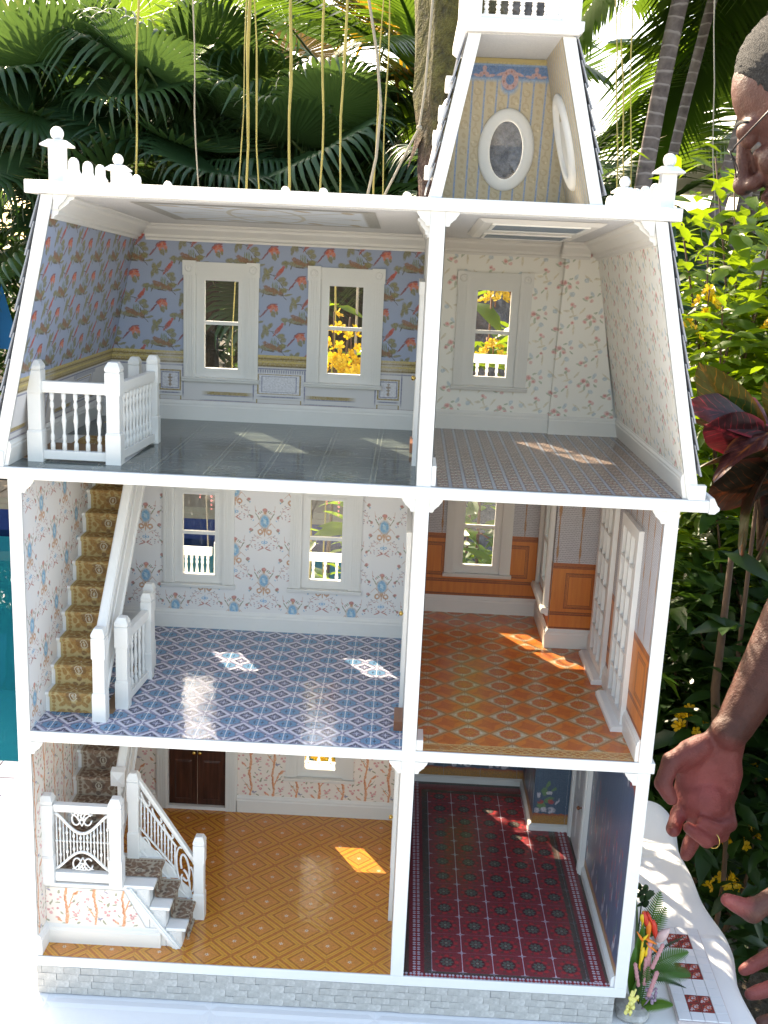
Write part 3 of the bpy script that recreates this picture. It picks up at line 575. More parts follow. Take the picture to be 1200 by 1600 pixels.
# walls
def rect_holes(u0, u1, v0, v1, holes):
    us = sorted({u0, u1, *[q for h in holes for q in h[:2] if u0 < q < u1]}); vs = sorted({v0, v1, *[q for h in holes for q in h[2:] if v0 < q < v1]})
    for i in range(len(us)-1):
        for j in range(len(vs)-1):
            cu, cv = (us[i]+us[i+1])/2, (vs[j]+vs[j+1])/2
            if not any(h[0] < cu < h[1] and h[2] < cv < h[3] for h in holes): yield us[i], us[i+1], vs[j], vs[j+1]
def wall_y(name, mat, x0, x1, z0, z1, y, t, holes=()):
    m = MB()
    for a, b, c, d in rect_holes(x0, x1, z0, z1, holes): m.box(a, b, y, y+t, c, d)
    return part(name, mat, m)
def paper_y(name, mat, x0, x1, z0, z1, y, holes=()):
    m = MB()
    for a, b, c, d in rect_holes(x0, x1, z0, z1, holes): m.quad((a, y-.0006, c), (b, y-.0006, c), (b, y-.0006, d), (a, y-.0006, d))
    return part(name, mat, m)
def paper_x(name, mat, y0, y1, z0, z1, x, holes=()):
    m = MB()
    for a, b, c, d in rect_holes(y0, y1, z0, z1, holes): m.quad((x, a, c), (x, b, c), (x, b, d), (x, a, d))
    return part(name, mat, m)
WINS = []   # (centre x, opening bottom, y, floor)
def hole(cx, zb): return (cx-.0335, cx+.0335, zb-.013, zb+.128)
wz1, wz2, wz3 = .0713+B, .3614+B, .651+B
h1 = [hole(.3115, wz1)]; door_h = (.089, .1735, Z1, Z1+.205)
h2 = [hole(.1325, wz2), hole(.3097, wz2)]; h2r = [hole(.531, .358+B)]
h3 = [hole(.1615, wz3), hole(.326, wz3)]; h3r = [hole(.523, .6535+B)]
wall_y('back_wall', WHITE, 0, XR, Z1, Z2-T, D, .008, h1+[door_h])
wall_y('back_wall', WHITE, 0, XR, Z2, Z3-T, D, .008, h2)
wall_y('back_wall', WHITE, -.006, XR, Z3, Z4-.03, D, .008, h3)
wall_y('bay_wall', WHITE, XR-.008, XC+.008, Z1, Z2-T, DR, .008, [hole(.531, wz1)])
wall_y('bay_wall', WHITE, XR-.008, XC+.008, Z2, Z3-T, DR, .008, h2r)
wall_y('bay_wall', WHITE, XR, .72, Z3, Z4-.03, D3, .008, h3r)
bh = (.372, .472, Z2+.058, Z2+.21)
for z0, z1, hs in ((Z1, Z2-T, ()), (Z2, Z3-T, [bh])):
    m = MB()
    for a, b, c, d in rect_holes(DC, DR, z0, z1, hs): m.box(XC, XC+.008, a, b, c, d)
    part('bay_side_wall', WHITE, m)
    part('bay_side_wall', WHITE, MB().box(XR-.008, XR, D+.008, DR, z0, z1))
    part('corner_wall', WHITE, MB().box(XC+.008, XI, DC, DC+.008, z0, z1))
for z0, z1 in ((Z1, Z2-T), (Z2, Z3-T)):
    part('side_wall', WHITE, MB().box(0, WT, 0, D+.008, z0, z1), bevel=.0006)
    part('side_wall', WHITE, MB().box(XI, W, 0, DC+.008, z0, z1), bevel=.0006)
    part('divider_wall', WHITE, MB().box(XD, XR, 0, DR if False else D, z0, z1), bevel=.0006)
part('divider_wall', WHITE, MB().box(.4265, .4415, 0, D, Z3, Z4-T), bevel=.0006)
t = .0125
zt = Z4-T-.0005
def slab_sides(m, fn, s, off0, off1, z0, z1, y0, y1):
    m.hexa([(fn(z0, off0), y0, z0), (fn(z0, off1), y0, z0), (fn(z0, off1), y1, z0), (fn(z0, off0), y1, z0)],
           [(fn(z1, off0), y0, z1), (fn(z1, off1), y0, z1), (fn(z1, off1), y1, z1), (fn(z1, off0), y1, z1)])
    return m
rl = part('roof_slope', WHITE, slab_sides(MB(), mansL, -1, -.0125, 0, Z3, zt, 0, D+.008), bevel=.0006)
rr_ = part('roof_slope', WHITE, slab_sides(MB(), mansR, 1, 0, .0125, Z3, zt, 0, D3+.008), bevel=.0006)
# little plinths at the foot of the roof posts
part('post_foot', WHITE, MB().box(-.0195, -.0026, -.0022, .006, Z3+.0003, Z3+.016)); part('post_foot', WHITE, MB().box(.7062, .7235, -.0022, .006, Z3+.0003, Z3+.0155))
# shingles on the outer slopes
def shingle_courses(roof, fn, s, off, z0, z1, y0, y1, n, pitch, ny):
    sl_ = (fn(z1)-fn(z0))/(z1-z0); L = pitch*1.25; wdt = (y1-y0)/ny-.0008
    m = MB(); th = .0016
    d = Vector((sl_, 0, 1)).normalized(); nn = Vector((s, 0, -s*sl_)).normalized()
    lift = .0034
    a = nn*lift; b = d*L+nn*.0012
    q = [a, a+nn*th, b+nn*th*.5, b]
    m.add([(*(p.x, 0, p.z),) for p in q]+[(p.x, wdt, p.z) for p in q], [(0, 1, 2, 3), (7, 6, 5, 4), (0, 4, 5, 1), (1, 5, 6, 2), (2, 6, 7, 3), (3, 7, 4, 0)])
    pr = m.build('shingle', SLATE)
    for i in range(n):
        z = z0+.004+i*pitch
        for k in range(ny):
            y = y0-.001+k*(y1-y0)/ny+(((y1-y0)/ny/2) if i % 2 and k < ny-1 else 0)+ (0 if k else 0)
            inst(pr, roof, (fn(z, off), y0-.001+k*(y1-y0)/ny, z), (0, 0, 0), (1, 1, rnd.uniform(.97, 1.03)))
    bpy.data.objects.remove(pr)
shingle_courses(rl, mansL, -1, -.0126, Z3+.02, zt, 0, D+.008, 9, .0272, 16)
shingle_courses(rr_, mansR, 1, .0126, Z3+.02, zt, 0, D3+.008, 9, .0272, 16)
# roof deck
part('roof_deck', WHITE, MB().box(.0285, .6702, -.003, D3+.02, Z4-T, Z4), bevel=.001)
def ceil_z(y): return .854+B-y*.018/.34
for x0, x1, y1 in ((.05, .4265, D), (.4415, .653, D3)):
    m = MB().hexa([(x0, .0005, ceil_z(0)-.0004), (x1, .0005, ceil_z(0)-.0004), (x1, y1, ceil_z(y1)), (x0, y1, ceil_z(y1))], [(x0, .0005, Z4-T+.0004), (x1, .0005, Z4-T+.0004), (x1, y1, Z4-T+.0004), (x0, y1, Z4-T+.0004)])
    part('ceiling', TEXW, m)
def cq(x0, x1, y0, y1, dz=.0008): return ((x0, y0, ceil_z(y0)-dz), (x0, y1, ceil_z(y1)-dz), (x1, y1, ceil_z(y1)-dz), (x1, y0, ceil_z(y0)-dz))
CP = Print('ceiling_panel_print', 248, 220, lin((196, 204, 214)), 'XY', False, (.124, .031), .001, .7)
CP.draw(lin((150, 146, 136)), [('frame', 124, 110, 118, 104, 0, 9)]); CP.draw(lin((176, 172, 158)), [line(10, 10, 238, 210, 5), line(10, 210, 238, 10, 5), ('ring', 124, 110, 100, 20, 0, 5), ('ring', 124, 110, 40, 90, 0, 5)]); CP.draw(lin((168, 150, 120)), [E(30+i*47, y, 14, 6, 20*i) for i in range(5) for y in (28, 192)])
part('ceiling_paper', CP.done(.1, 700), MB().quad(*cq(.1235, .3715, .031, .25)))
# raised ceiling ornament in the right attic room
part('ceiling_ornament', IVORY, MB().hexa(cq(.476, .606, .035, .27, .0008)[:4], cq(.482, .600, .043, .262, .0045)[:4]))
BLUEP = simple('blue_grey_card', (.20, .25, .30), .6, .1, 60)
for y0, y1 in ((.05, .13), (.185, .258)):
    part('ceiling_ornament_panel', BLUEP, MB().quad(*cq(.4945, .587, y0, y1, .0052)))
    m = MB()
    for a, b, c, d in ((.491, .5905, y0-.004, y0), (.491, .5905, y1, y1+.004), (.491, .4945, y0, y1), (.587, .5905, y0, y1)): m.hexa(cq(a, b, c, d, .0046), cq(a, b, c, d, .0062))
    part('ceiling_ornament_frame', WHITE, m)
# crown mouldings: stepped profile (depth from the wall, drop from the ceiling)
def crown(path_pts, y_of=None): pass
CR = [(0, 0), (.020, 0), (.020, -.003), (.016, -.005), (.015, -.008), (.009, -.013), (.007, -.015), (.007, -.018), (.0035, -.020), (.0035, -.0225), (0, -.0225)]
zc = lambda y: ceil_z(y)
m = MB().prism([(D-a, zc(D)+.002+b) for a, b in CR], 'x', .062, .4263); part('crown_moulding', WHITE, m)
m = MB().prism([(D3-a, zc(D3)+.003+b) for a, b in CR], 'x', .4417, .605); m.prism([(D3-.022-a, zc(D3)+.003+b) for a, b in CR], 'x', .605, .642); part('crown_moulding', IVORY, m)
def slope_crown(fn, s, y1, nm, mat, big=1.0):
    lo = []; hi = []
    for a, b in CR:
        z0, z1_ = ceil_z(0)+b*big, ceil_z(y1)+.002+b*big
        lo.append((fn(z0)+s*a*big, .004, z0)); hi.append((fn(z1_)+s*a*big, y1, z1_))
    n = len(lo); part(nm, mat, MB().add(lo+hi, [tuple(range(n)), tuple(range(n, 2*n))[::-1]]+[(i, i+n, (i+1) % n+n, (i+1) % n) for i in range(n)]))
slope_crown(mansL, 1, D, 'crown_moulding', WHITE); slope_crown(mansR, -1, D3, 'crown_moulding', IVORY)
part('crown_moulding', PLAIN, MB().prism([(.4265-a*.6, ceil_z(.1)-.001+b*.8) for a, b in CR], 'y', .004, D)); 
# wallpapers
PB, PBs = paper_birds('XZ'), paper_birds('YZ'); PW, PWs = paper_wains('XZ'), paper_wains('YZ')
zw = .672+B
paper_y('bird_wallpaper', PB, 0, .4265, zw, .822+B, D, h3); paper_y('wainscot_paper', PW, -.004, .4265, Z3, zw, D, h3)
def paper_slope(name, mat, fn, s, z0, z1, y1): return part(name, mat, MB().quad((fn(z0)+s*.0006, .001, z0), (fn(z0)+s*.0006, y1, z0), (fn(z1)+s*.0006, y1, z1), (fn(z1)+s*.0006, .001, z1)))
paper_slope('bird_wallpaper', PBs, mansL, 1, zw, .84+B, D); paper_slope('wainscot_paper', PWs, mansL, 1, Z3, zw, D)
PR, PRs = paper_roses('XZ'), paper_roses('YZ')
paper_y('rose_wallpaper', PR, .4415, .62, Z3, .84+B, D3, h3r)
m = MB(); a0, a1 = D3-.006, D3-.022     # the sloping right-hand part stands a little forward
m.hexa([(.607, a0, Z3), (.70, a0, Z3), (.70, D3, Z3), (.607, D3, Z3)], [(.6125, a1, .84+B), (.65, a1, .84+B), (.65, D3, .84+B), (.6125, D3, .84+B)]); part('chimney_breast', PR, m)
paper_slope('rose_wallpaper', PRs, mansR, -1, Z3, .84+B, D3)
part('rose_wallpaper', PRs, MB().quad((.4421, .001, Z3), (.4421, D3, Z3), (.4421, D3, Z4-T), (.4421, .001, Z4-T)))
PM, PMs = paper_medallion('XZ'), paper_medallion('YZ')
paper_y('medallion_wallpaper', PM, WT, XD, Z2, Z3-T, D, h2); paper_x('medallion_wallpaper', PMs, .001, D, Z2, Z3-T, WT+.0006)
PT, PTs = paper_trees('XZ'), paper_trees('YZ')
paper_y('tree_wallpaper', PT, WT, XD, Z1, Z2-T, D, h1+[door_h]); paper_x('tree_wallpaper', PTs, .001, D, Z1, Z2-T, WT+.0006)
POx, POy, PLx, PLy = paper_oak('XZ'), paper_oak('YZ'), paper_lace('XZ'), paper_lace('YZ')
zo = .4062+B
for nm, mx, my, a, b in (('oak_panelling_paper', POx, POy, Z2, zo), ('lace_curtain_paper', PLx, PLy, zo, Z3-T)):
    paper_y(nm, mx, XR, XC, a, b, DR, h2r); paper_y(nm, mx, XC, XI, a, b, DC); paper_x(nm, my, DC, DR, a, b, XC-.0006, [bh]); paper_x(nm, my, .001, DC, a, b, XI-.0006); paper_x(nm, my, .001, DR, a, b, XR+.0006)
PNx, PNy = paper_navy('XZ'), paper_navy('YZ')
paper_y('blue_wallpaper', PNx, XR, XC, Z1, Z2-T, DR, [hole(.531, wz1)]); paper_y('blue_wallpaper', PNx, XC, XI, Z1, Z2-T, DC); paper_x('blue_wallpaper', PNy, DC, DR, Z1, Z2-T, XC-.0006); paper_x('blue_wallpaper', PNy, .001, DC, Z1, Z2-T, XI-.0006); paper_x('blue_wallpaper', PNx, .001, DR, Z1, Z2-T, XR+.0006)
# baseboards
BP = [(0, 0), (.0045, 0), (.0045, .0185), (.0036, .0200), (.0036, .0222), (.0018, .0245), (.0012, .0262), (0, .0262)]
def base_y(x0, x1, y, z, mat=WHITE, h=1.0): return part('baseboard', mat, MB().prism([(y-a, z+.0006+b*h) for a, b in BP], 'x', x0, x1))
def base_x(y0, y1, x, s, z, mat=WHITE, h=1.0): return part('baseboard', mat, MB().prism([(x+s*a, z+.0006+b*h) for a, b in BP], 'y', y0, y1))
base_y(.19, XD, D, Z1, IVORY); base_y(.015, .0715, D, Z1, IVORY)
base_y(WT, XD, D, Z2); base_y(-.003, .4265, D, Z3); base_y(.4415, .607, D3, Z3, IVORY); base_y(.607, .705, D3-.006, Z3, IVORY, 1.0)
base_y(XR, XC, DR, Z2, IVORY, 1.0); base_y(XC, XI, DC, Z2, IVORY, 1.05); base_y(XR, XC, DR, Z1, WHITE, .42); base_y(XC, XI, DC, Z1, WHITE, .38)
base_x(DC-.0045, DR, XC, -1, Z2, IVORY, 1.05); base_x(DC-.0045, DR, XC, -1, Z1, WHITE, .4)
base_x(.0015, .0345, WT, 1, Z1); base_x(.0015, .082, XI, -1, Z2, IVORY); base_x(.177, .222, XI, -1, Z2, IVORY); base_x(.318, DC, XI, -1, Z2, IVORY); base_x(.0015, .232, XI, -1, Z1, WHITE, .55)
for fn, s, y1, mt in ((mansL, 1, D, WHITE), (mansR, -1, D3, IVORY)):
    lo = [(fn(Z3+b)+s*a, .0015, Z3+.0006+b) for a, b in BP]; hi = [(x, y1, z) for x, _, z in lo]; n = len(lo)
    part('baseboard', mt, MB().add(lo+hi, [tuple(range(n)), tuple(range(n, 2*n))[::-1]]+[(i, i+n, (i+1) % n+n, (i+1) % n) for i in range(n)]))
# scalloped corner brackets in every opening
def bracket(x, z, s, r=.0138):
    pts = [(0, 0), (r, 0)]
    for (a, b) in ((r*.97, -.12*r), (.86*r, -.30*r), (.80*r, -.34*r), (.72*r, -.52*r), (.55*r, -.62*r), (.50*r, -.70*r), (.36*r, -.80*r), (.30*r, -1.02*r)): pts.append((a, b))
    pts.append((0, -1.02*r)); part('corner_bracket', IVORY, MB().prism([(x+s*a, z+b) for a, b in pts], 'y', -.0005, .0032))
for x, z, s in ((WT, Z2-T, 1), (XD, Z2-T, -1), (XR, Z2-T, 1), (XI, Z2-T, -1), (WT, Z3-T, 1), (XD, Z3-T, -1), (XR, Z3-T, 1), (XI, Z3-T, -1), (mansL(zt), Z4-T, 1), (.4265, Z4-T, -1), (.4415, Z4-T, 1), (mansR(zt), Z4-T, -1)): bracket(x, z-.0002, s)
# windows
def window(cx, zb, y, mat, frame_t=.013):
    hw, sw, cw = .0225, .0335, .0497; zt_ = zb+.115
    m = MB()
    for s in (-1, 1):                                        # fluted casing boards
        a, b = cx+s*sw, cx+s*cw; lo, hi = min(a, b), max(a, b); n = 5; w = (hi-lo)
        m.box(lo, hi, y-.0040, y-.0006, zb-.0125, zt_+.006)
        for i in range(4): q = lo+w*(.12+.2*i); m.box(q, q+w*.13, y-.0052, y-.0038, zb-.0118, zt_+.0058)
    m.box(cx-sw-.0002, cx+sw+.0002, y-.0040, y-.0006, zt_+.008, zt_+.0235)
    for i in range(4): q = zt_+.0096+.0034*i; m.box(cx-sw, cx+sw, y-.0052, y-.0038, q, q+.0021)
    w_ = part('window', mat, m)
    for s in (-1, 1):                                        # corner blocks with a turned boss
        b = MB().box(cx+s*(cw-.0075)-.0086, cx+s*(cw-.0075)+.0086, y-.0062, y-.0006, zt_+.006, zt_+.0248)
        b.lathe([(.0052, -.0), (.0052, -.0008), (.0040, -.0012), (.0034, -.0006), (.0016, -.0010), (.0001, -.0016)], (cx+s*(cw-.0075), y-.0062, zt_+.0154), 14, 'y')
        part('corner_block', mat, b, w_)
    part('sill', mat, MB().prism([(y-a, zb-.0185+b) for a, b in ((0, 0), (.0055, 0), (.0065, .0015), (.0065, .0028), (.0085, .0040), (.0085, .0058), (0, .0058))], 'x', cx-cw-.0022, cx+cw+.0022), w_)
    s_ = MB(); y0, y1 = y+.0005, y+.0075                      # sash: stiles, rails and the meeting rail
    for a, b, c, d in ((cx-sw, cx-hw, zb-.0125, zt_+.008), (cx+hw, cx+sw, zb-.0125, zt_+.008), (cx-hw, cx+hw, zt_, zt_+.008), (cx-hw, cx+hw, zb-.0125, zb)): s_.box(a, b, y0, y1, c, d)
    for a, b, c, d in ((cx-hw-.0045, cx-hw, zb-.0045, zt_+.0035), (cx+hw, cx+hw+.0045, zb-.0045, zt_+.0035), (cx-hw, cx+hw, zb-.0045, zb), (cx-hw, cx+hw, zt_, zt_+.0035)): s_.box(a, b, y0-.0012, y0+.0005, c, d)
    s_.box(cx-hw, cx+hw, y0+.0006, y1-.001, zb+.0575, zb+.0622)
    part('sash', mat, s_, w_)
    for a, b in ((zb, zb+.0575), (zb+.0622, zt_)): part('pane', GLASS, MB().box(cx-hw+.0002, cx+hw-.0002, y+.0042, y+.0048, a, b), w_)
    o = MB()                                                  # outside casing
    for a, b, c, d in ((cx-.045, cx-.032, zb-.016, zt_+.022), (cx+.032, cx+.045, zb-.016, zt_+.022), (cx-.048, cx+.048, zt_+.010, zt_+.024), (cx-.05, cx+.05, zb-.02, zb-.0125)): o.box(a, b, y+.0083, y+.0115, c, d)
    part('outer_casing', WHITE, o, w_)
    return w_
window(.1325, wz2, D, WHITE); window(.3097, wz2, D, WHITE); window(.3115, wz1, D, IVORY); window(.1615, wz3, D, WHITE); window(.326, wz3, D, WHITE)
window(.523, .6535+B, D3, IVORY); window(.531, .358+B, DR, IVORY); window(.531, wz1, DR, IVORY)
# bay side window (on the wall that steps forward)
m = MB(); x = XC-.0006
for a, b, c, d in ((.357, .372, bh[2]-.002, bh[3]), (.472, .487-.008, bh[2]-.002, bh[3]), (.357, .479, bh[3], bh[3]+.016)): m.box(x-.0055, x, a, b, c, d)
for i in range(4): m.box(x-.0068, x-.005, .3595+i*.003, .3612+i*.003, bh[2], bh[3])
bw = part('window', IVORY, m)
part('sill', IVORY, MB().prism([(x-.011, bh[2]-.009), (x-.011, bh[2]-.005), (x-.009, bh[2]-.002), (x, bh[2]-.002), (x, bh[2]-.0135), (x-.004, bh[2]-.0135), (x-.006, bh[2]-.011), (x-.0085, bh[2]-.0105)], 'y', .353, .4805), bw)
m = MB()
for a, b, c, d in ((.372, .384, bh[2]-.002, bh[3]), (.46, .472, bh[2]-.002, bh[3]), (.384, .46, bh[2]-.002, bh[2]+.012), (.384, .46, bh[3]-.012, bh[3]), (.384, .46, bh[2]+.07, bh[2]+.076)): m.box(x+.0012, x+.006, a, b, c, d)
part('sash', IVORY, m, bw); part('pane', GLASS, MB().box(x+.003, x+.0035, .384, .46, bh[2]+.012, bh[3]-.012), bw)
# double entrance door
m = MB(); 
for s, a, b in ((-1, .0716, .0888), (1, .1737, .1910)):
    m.box(a, b, D-.0045, D-.0006, Z1+.0006, Z1+.207)
    for i in range(4): q = a+.0018+i*.0037; m.box(q, q+.0023, D-.0058, D-.0043, Z1+.001, Z1+.207)
m.box(.0716, .191, D-.0045, D-.0006, Z1+.207, Z1+.225); part('door_casing', IVORY, m)
part('door_threshold', WHITE, MB().box(.089, .1735, D-.0035, D+.008, Z1+.0006, Z1+.0055))
for s, a, b in ((0, .0893, .1311), (1, .1314, .1732)):
    dl = MB().box(a, b, D+.0022, D+.0062, Z1+.006, Z1+.2045)
    for z0, z1_ in ((.014, .078), (.152, .195)):
        dl.hexa([(a+.008, D+.0023, Z1+z0), (b-.008, D+.0023, Z1+z0), (b-.008, D+.0023, Z1+z1_), (a+.008, D+.0023, Z1+z1_)], [(a+.011, D+.0004, Z1+z0+.003), (b-.011, D+.0004, Z1+z0+.003), (b-.011, D+.0004, Z1+z1_-.003), (a+.011, D+.0004, Z1+z1_-.003)])
    dd = part('entrance_door', DARKWOOD, dl, bevel=.0004)
    part('pane', GLASS, MB().box(a+.0095, b-.0095, D+.0014, D+.0021, Z1+.097, Z1+.148), dd)
    kx = b-.0042 if not s else a+.0042
    part('knob', BRASS, MB().lathe([(.0012, .002), (.0012, -.0012), (.0026, -.0022), (.003, -.0040), (.002, -.0054), (.0001, -.0056)], (kx, D+.0022, Z1+.0905), 12, 'y'), dd)
# doorway casings on the divider wall (seen edge-on) with a brass knob and a wooden block
for z, x, hh in ((Z1, XD, .207), (Z2, XD, .207), (Z3, .4265, .190)):
    m = MB()
    for a, b in ((.105, .121), (.224, .240)): m.box(x-.0052, x-.0004, a, b, z+.0006, z+hh)
    m.box(x-.0064, x-.0004, .102, .243, z+hh, z+hh+.014); dc = part('doorway_casing', WHITE, m)
    part('inner_door', WHITE, MB().box(x-.0026, x-.0004, .121, .224, z+.0008, z+hh), dc)
    part('knob', BRASS, MB().lathe([(.001, 0), (.001, -.003), (.0028, -.004), (.0032, -.006), (.002, -.0078), (.0001, -.008)], (x-.0022, .205, z+.088), 12, 'x'), dc)
BLOCK = simple('varnished_block', (.25, .10, .05), .3, .2, 200)
part('wooden_block', BLOCK, MB().box(XD-.0105, XD-.0004, .048, .088, Z2+.0008, Z2+.012)); part('wooden_block', BLOCK, MB().box(.4265-.008, .4261, .185, .235, Z3+.0008, Z3+.012))
part('corner_trim', IVORY, MB().box(XR+.0002, XR+.0075, .0008, .03, Z2+.0008, Z2+.013))
part('corner_trim', WHITE, MB().box(.4417, .4462, .001, .05, Z3+.0008, Z3+.022))
# french doors on the right wall of the orange room
for y0, y1, zt_ in ((.082, .177, .523+B), (.222, .318, .523+B)):
    m = MB(); x = XI-.0006; zb = .2885+B; st = .0115
    for a, b, c, d in ((y0, y0+st, zb, zt_), (y1-st, y1, zb, zt_), (y0+st, y1-st, zt_-.014, zt_), (y0+st, y1-st, zb, zb+.012)): m.box(x-.0062, x, a, b, c, d)
    fd = part('french_door', WHITE, m, bevel=.0004)
    zz = [zb+.012+i*(zt_-.014-zb-.012)/6 for i in range(7)]; yy = [y0+st+i*(y1-y0-2*st)/3 for i in range(4)]
    for i in range(1, 6): part('glazing_bar', WHITE, MB().box(x-.0058, x-.0003, y0+st, y1-st, zz[i]-.0014, zz[i]+.0014), fd)
    for i in range(1, 3): part('glazing_bar', WHITE, MB().box(x-.0064, x-.0004, yy[i]-.0012, yy[i]+.0012, zb+.012, zt_-.014), fd)
    for i in range(3):
        for j in range(6): part('pane', PLAIN, MB().box(x-.0022, x-.0002, yy[i]+.0013, yy[i+1]-.0013, zz[j]+.0015, zz[j+1]-.0015), fd)
    part('door_sill', WHITE, MB().prism([(x-.0175, zb-.0056), (x-.0175, zb-.0012), (x-.014, zb+.0012), (x, zb+.0012), (x, zb-.0056)], 'y', y0-.006, y1+.006), fd)
# white panelled door on the right wall of the red room
m = MB(); x = XI-.0006
for a, b in ((.2325, .2505), (.330, .348)): m.box(x-.006, x, a, b, Z1+.0006, Z1+.207); m.box(x-.0078, x-.0058, a+.003, a+.0065, Z1+.0006, Z1+.207); m.box(x-.0078, x-.0058, a+.010, a+.0135, Z1+.0006, Z1+.207)
m.box(x-.006, x, .2325, .348, Z1+.207, Z1+.225); part('door_casing', WHITE, m)
m = MB().box(x-.004, x-.0005, .2505, .330, Z1+.0006, Z1+.207); 
for z0, z1_ in ((.02, .075), (.095, .19)):
    for a, b in ((.258, .286), (.294, .322)): m.hexa([(x-.004, a, Z1+z0), (x-.004, b, Z1+z0), (x-.004, b, Z1+z1_), (x-.004, a, Z1+z1_)], [(x-.0055, a+.004, Z1+z0+.004), (x-.0055, b-.004, Z1+z0+.004), (x-.0055, b-.004, Z1+z1_-.004), (x-.0055, a+.004, Z1+z1_-.004)])
pd_ = part('panelled_door', WHITE, m); part('knob', BLOCK, MB().lathe([(.001, 0), (.001, -.003), (.0028, -.004), (.003, -.006), (.0001, -.008)], (x-.0045, .262, Z1+.085), 10, 'x'), pd_)
# tower
TB0, TB1 = Z4, 1.0176+B
def lerp(a, b, q): return a+(b-a)*q
def tq(z): return (z-TB0)/(TB1-TB0)
tl_in, tr_in = (lambda z, s=0: lerp(.4363, .4655, tq(z))+s), (lambda z, s=0: lerp(.5803, .5415, tq(z))+s)
twl = part('tower_side', WHITE, slab_sides(MB(), tl_in, -1, -.0125, 0, TB0, TB1, 0, .165), bevel=.0005); twr = part('tower_side', WHITE, slab_sides(MB(), tr_in, 1, 0, .0125, TB0, TB1, 0, .165), bevel=.0005)
ybk = lambda z: lerp(.165, .128, tq(z))
z0, z1_ = TB0+.0004, TB1-.0004
m = MB(); n = 48; cz, cxo = .9268+B, .507; co = [Vector((cxo+.0185*cos(2*pi*k/n), 0, cz+.0302*sin(2*pi*k/n))) for k in range(n)]
def bk(p, dy=0): return (p[0], ybk(p[2])+dy, p[2])
# back wall ring between outline and the oval opening
def outline(k):
    a = 2*pi*k/n; dx, dz = cos(a), sin(a); best = 9
    for q in [j*.002 for j in range(1, 80)]:
        x, z = cxo+dx*q, cz+dz*q
        if z > z1_ or z < z0 or x < tl_in(z) or x > tr_in(z): return (x-dx*.001, 0, min(max(z-dz*.001, z0), z1_))
    return (x, 0, z)
ou = [outline(k) for k in range(n)]
for zc_, fn in ((z0, tl_in), (z0, tr_in), (z1_, tl_in), (z1_, tr_in)):   # snap the nearest outline point to the true corners
    cpt = (fn(zc_), 0, zc_); k = min(range(n), key=lambda i: (ou[i][0]-cpt[0])**2+(ou[i][2]-cpt[2])**2); ou[k] = cpt
vs = [bk(p, -.0006) for p in co]+[bk(p, -.0006) for p in ou]; m.add(vs, [(k, (k+1) % n, n+(k+1) % n, n+k) for k in range(n)])
part('tower_wallpaper', paper_tower('XZ'), m)
m = MB(); m.add([bk(p, 0) for p in co]+[bk(p, 0) for p in ou]+[bk(p, .006) for p in co]+[bk(p, .006) for p in ou], [(k, n+k, n+(k+1) % n, (k+1) % n) for k in range(n)]+[(2*n+k, 2*n+(k+1) % n, 3*n+(k+1) % n, 3*n+k) for k in range(n)]+[(k, (k+1) % n, 2*n+(k+1) % n, 2*n+k) for k in range(n)])
part('tower_back', WHITE, m)
part('tower_wallpaper', paper_tower('YZ'), MB().quad((tr_in(z0)-.0006, .001, z0), (tr_in(z0)-.0006, ybk(z0), z0), (tr_in(z1_)-.0006, ybk(z1_), z1_), (tr_in(z1_)-.0006, .001, z1_)))
def oval(pos, rx, rz, w, d, n=40):
    """oval ring; pos(a, b, h) maps local coordinates to space"""
    pr = [(0, 0), (0, d*.8), (w*.18, d), (w*.55, d), (w*.85, d*.75), (w, d*.4), (w, 0)]
    vs = []; fs = []; L = len(pr)
    for k in range(n):
        a = 2*pi*k/n
        for q, h in pr: vs.append(pos((rx+q)*cos(a), (rz+q)*sin(a), h))
    for k in range(n):
        for j in range(L-1): i0 = k*L+j; i1 = ((k+1) % n)*L+j; fs.append((i0, i1, i1+1, i0+1))
    return MB().add(vs, fs, True)
ov = part('oval_window', WHITE, oval(lambda a, b, h: (cxo+a, ybk(cz+b)-.0006-h, cz+b), .0180, .0298, .0125, .005))
m = MB(); m.add([bk(p, .003) for p in co], [tuple(range(n))]); part('pane', GLASS, m, ov)
cy2, cz2 = .084, .931+B
ov = part('oval_window', WHITE, oval(lambda a, b, h: (tr_in(cz2+b)-.0006-h, cy2+a, cz2+b), .030, .0345, .0125, .0055)); 
m = MB(); m.add([(tr_in(cz2+.031*sin(2*pi*k/n))-.0012, cy2+.0305*cos(2*pi*k/n), cz2+.0347*sin(2*pi*k/n)) for k in range(n)], [tuple(range(n))]); part('pane', PLAIN, m, ov)
part('oval_window', WHITE, oval(lambda a, b, h: (tl_in(cz2+b, -.0165)-h, cy2+a, cz2+b), .022, .026, .012, .004))
for z, yy in ((.975, .03), (.948, .03), (.925, .03), (.892, .03)):
    zz = z+B; part('corbel', WHITE, MB().box(tl_in(zz)-.0225, tl_in(zz)-.0127, yy-.016, yy+.016, zz-.006, zz+.006), bevel=.001)
shingle_courses(twl, tl_in, -1, -.0126, TB0+.004, TB1, 0, .16, 7, .0195, 6); shingle_courses(twr, tr_in, 1, .0126, TB0+.004, TB1, 0, .16, 7, .0195, 6)
part('tower_ceiling', TEXW, MB().box(.452, .552, .0005, .13, TB1-.0006, TB1+.0006))
part('tower_picture_rail', simple('gilt_edge', (.55, .46, .22), .5), MB().box(.462, .545, ybk(TB1)-.0024, ybk(TB1)-.0006, TB1-.0045, TB1-.001))
part('tower_deck', WHITE, MB().prism([(.4475, TB1+.0007), (.443, TB1+.004), (.443, TB1+.0125), (.5605, TB1+.0125), (.5605, TB1+.004), (.556, TB1+.0007)], 'y', -.006, .148), bevel=.0006)
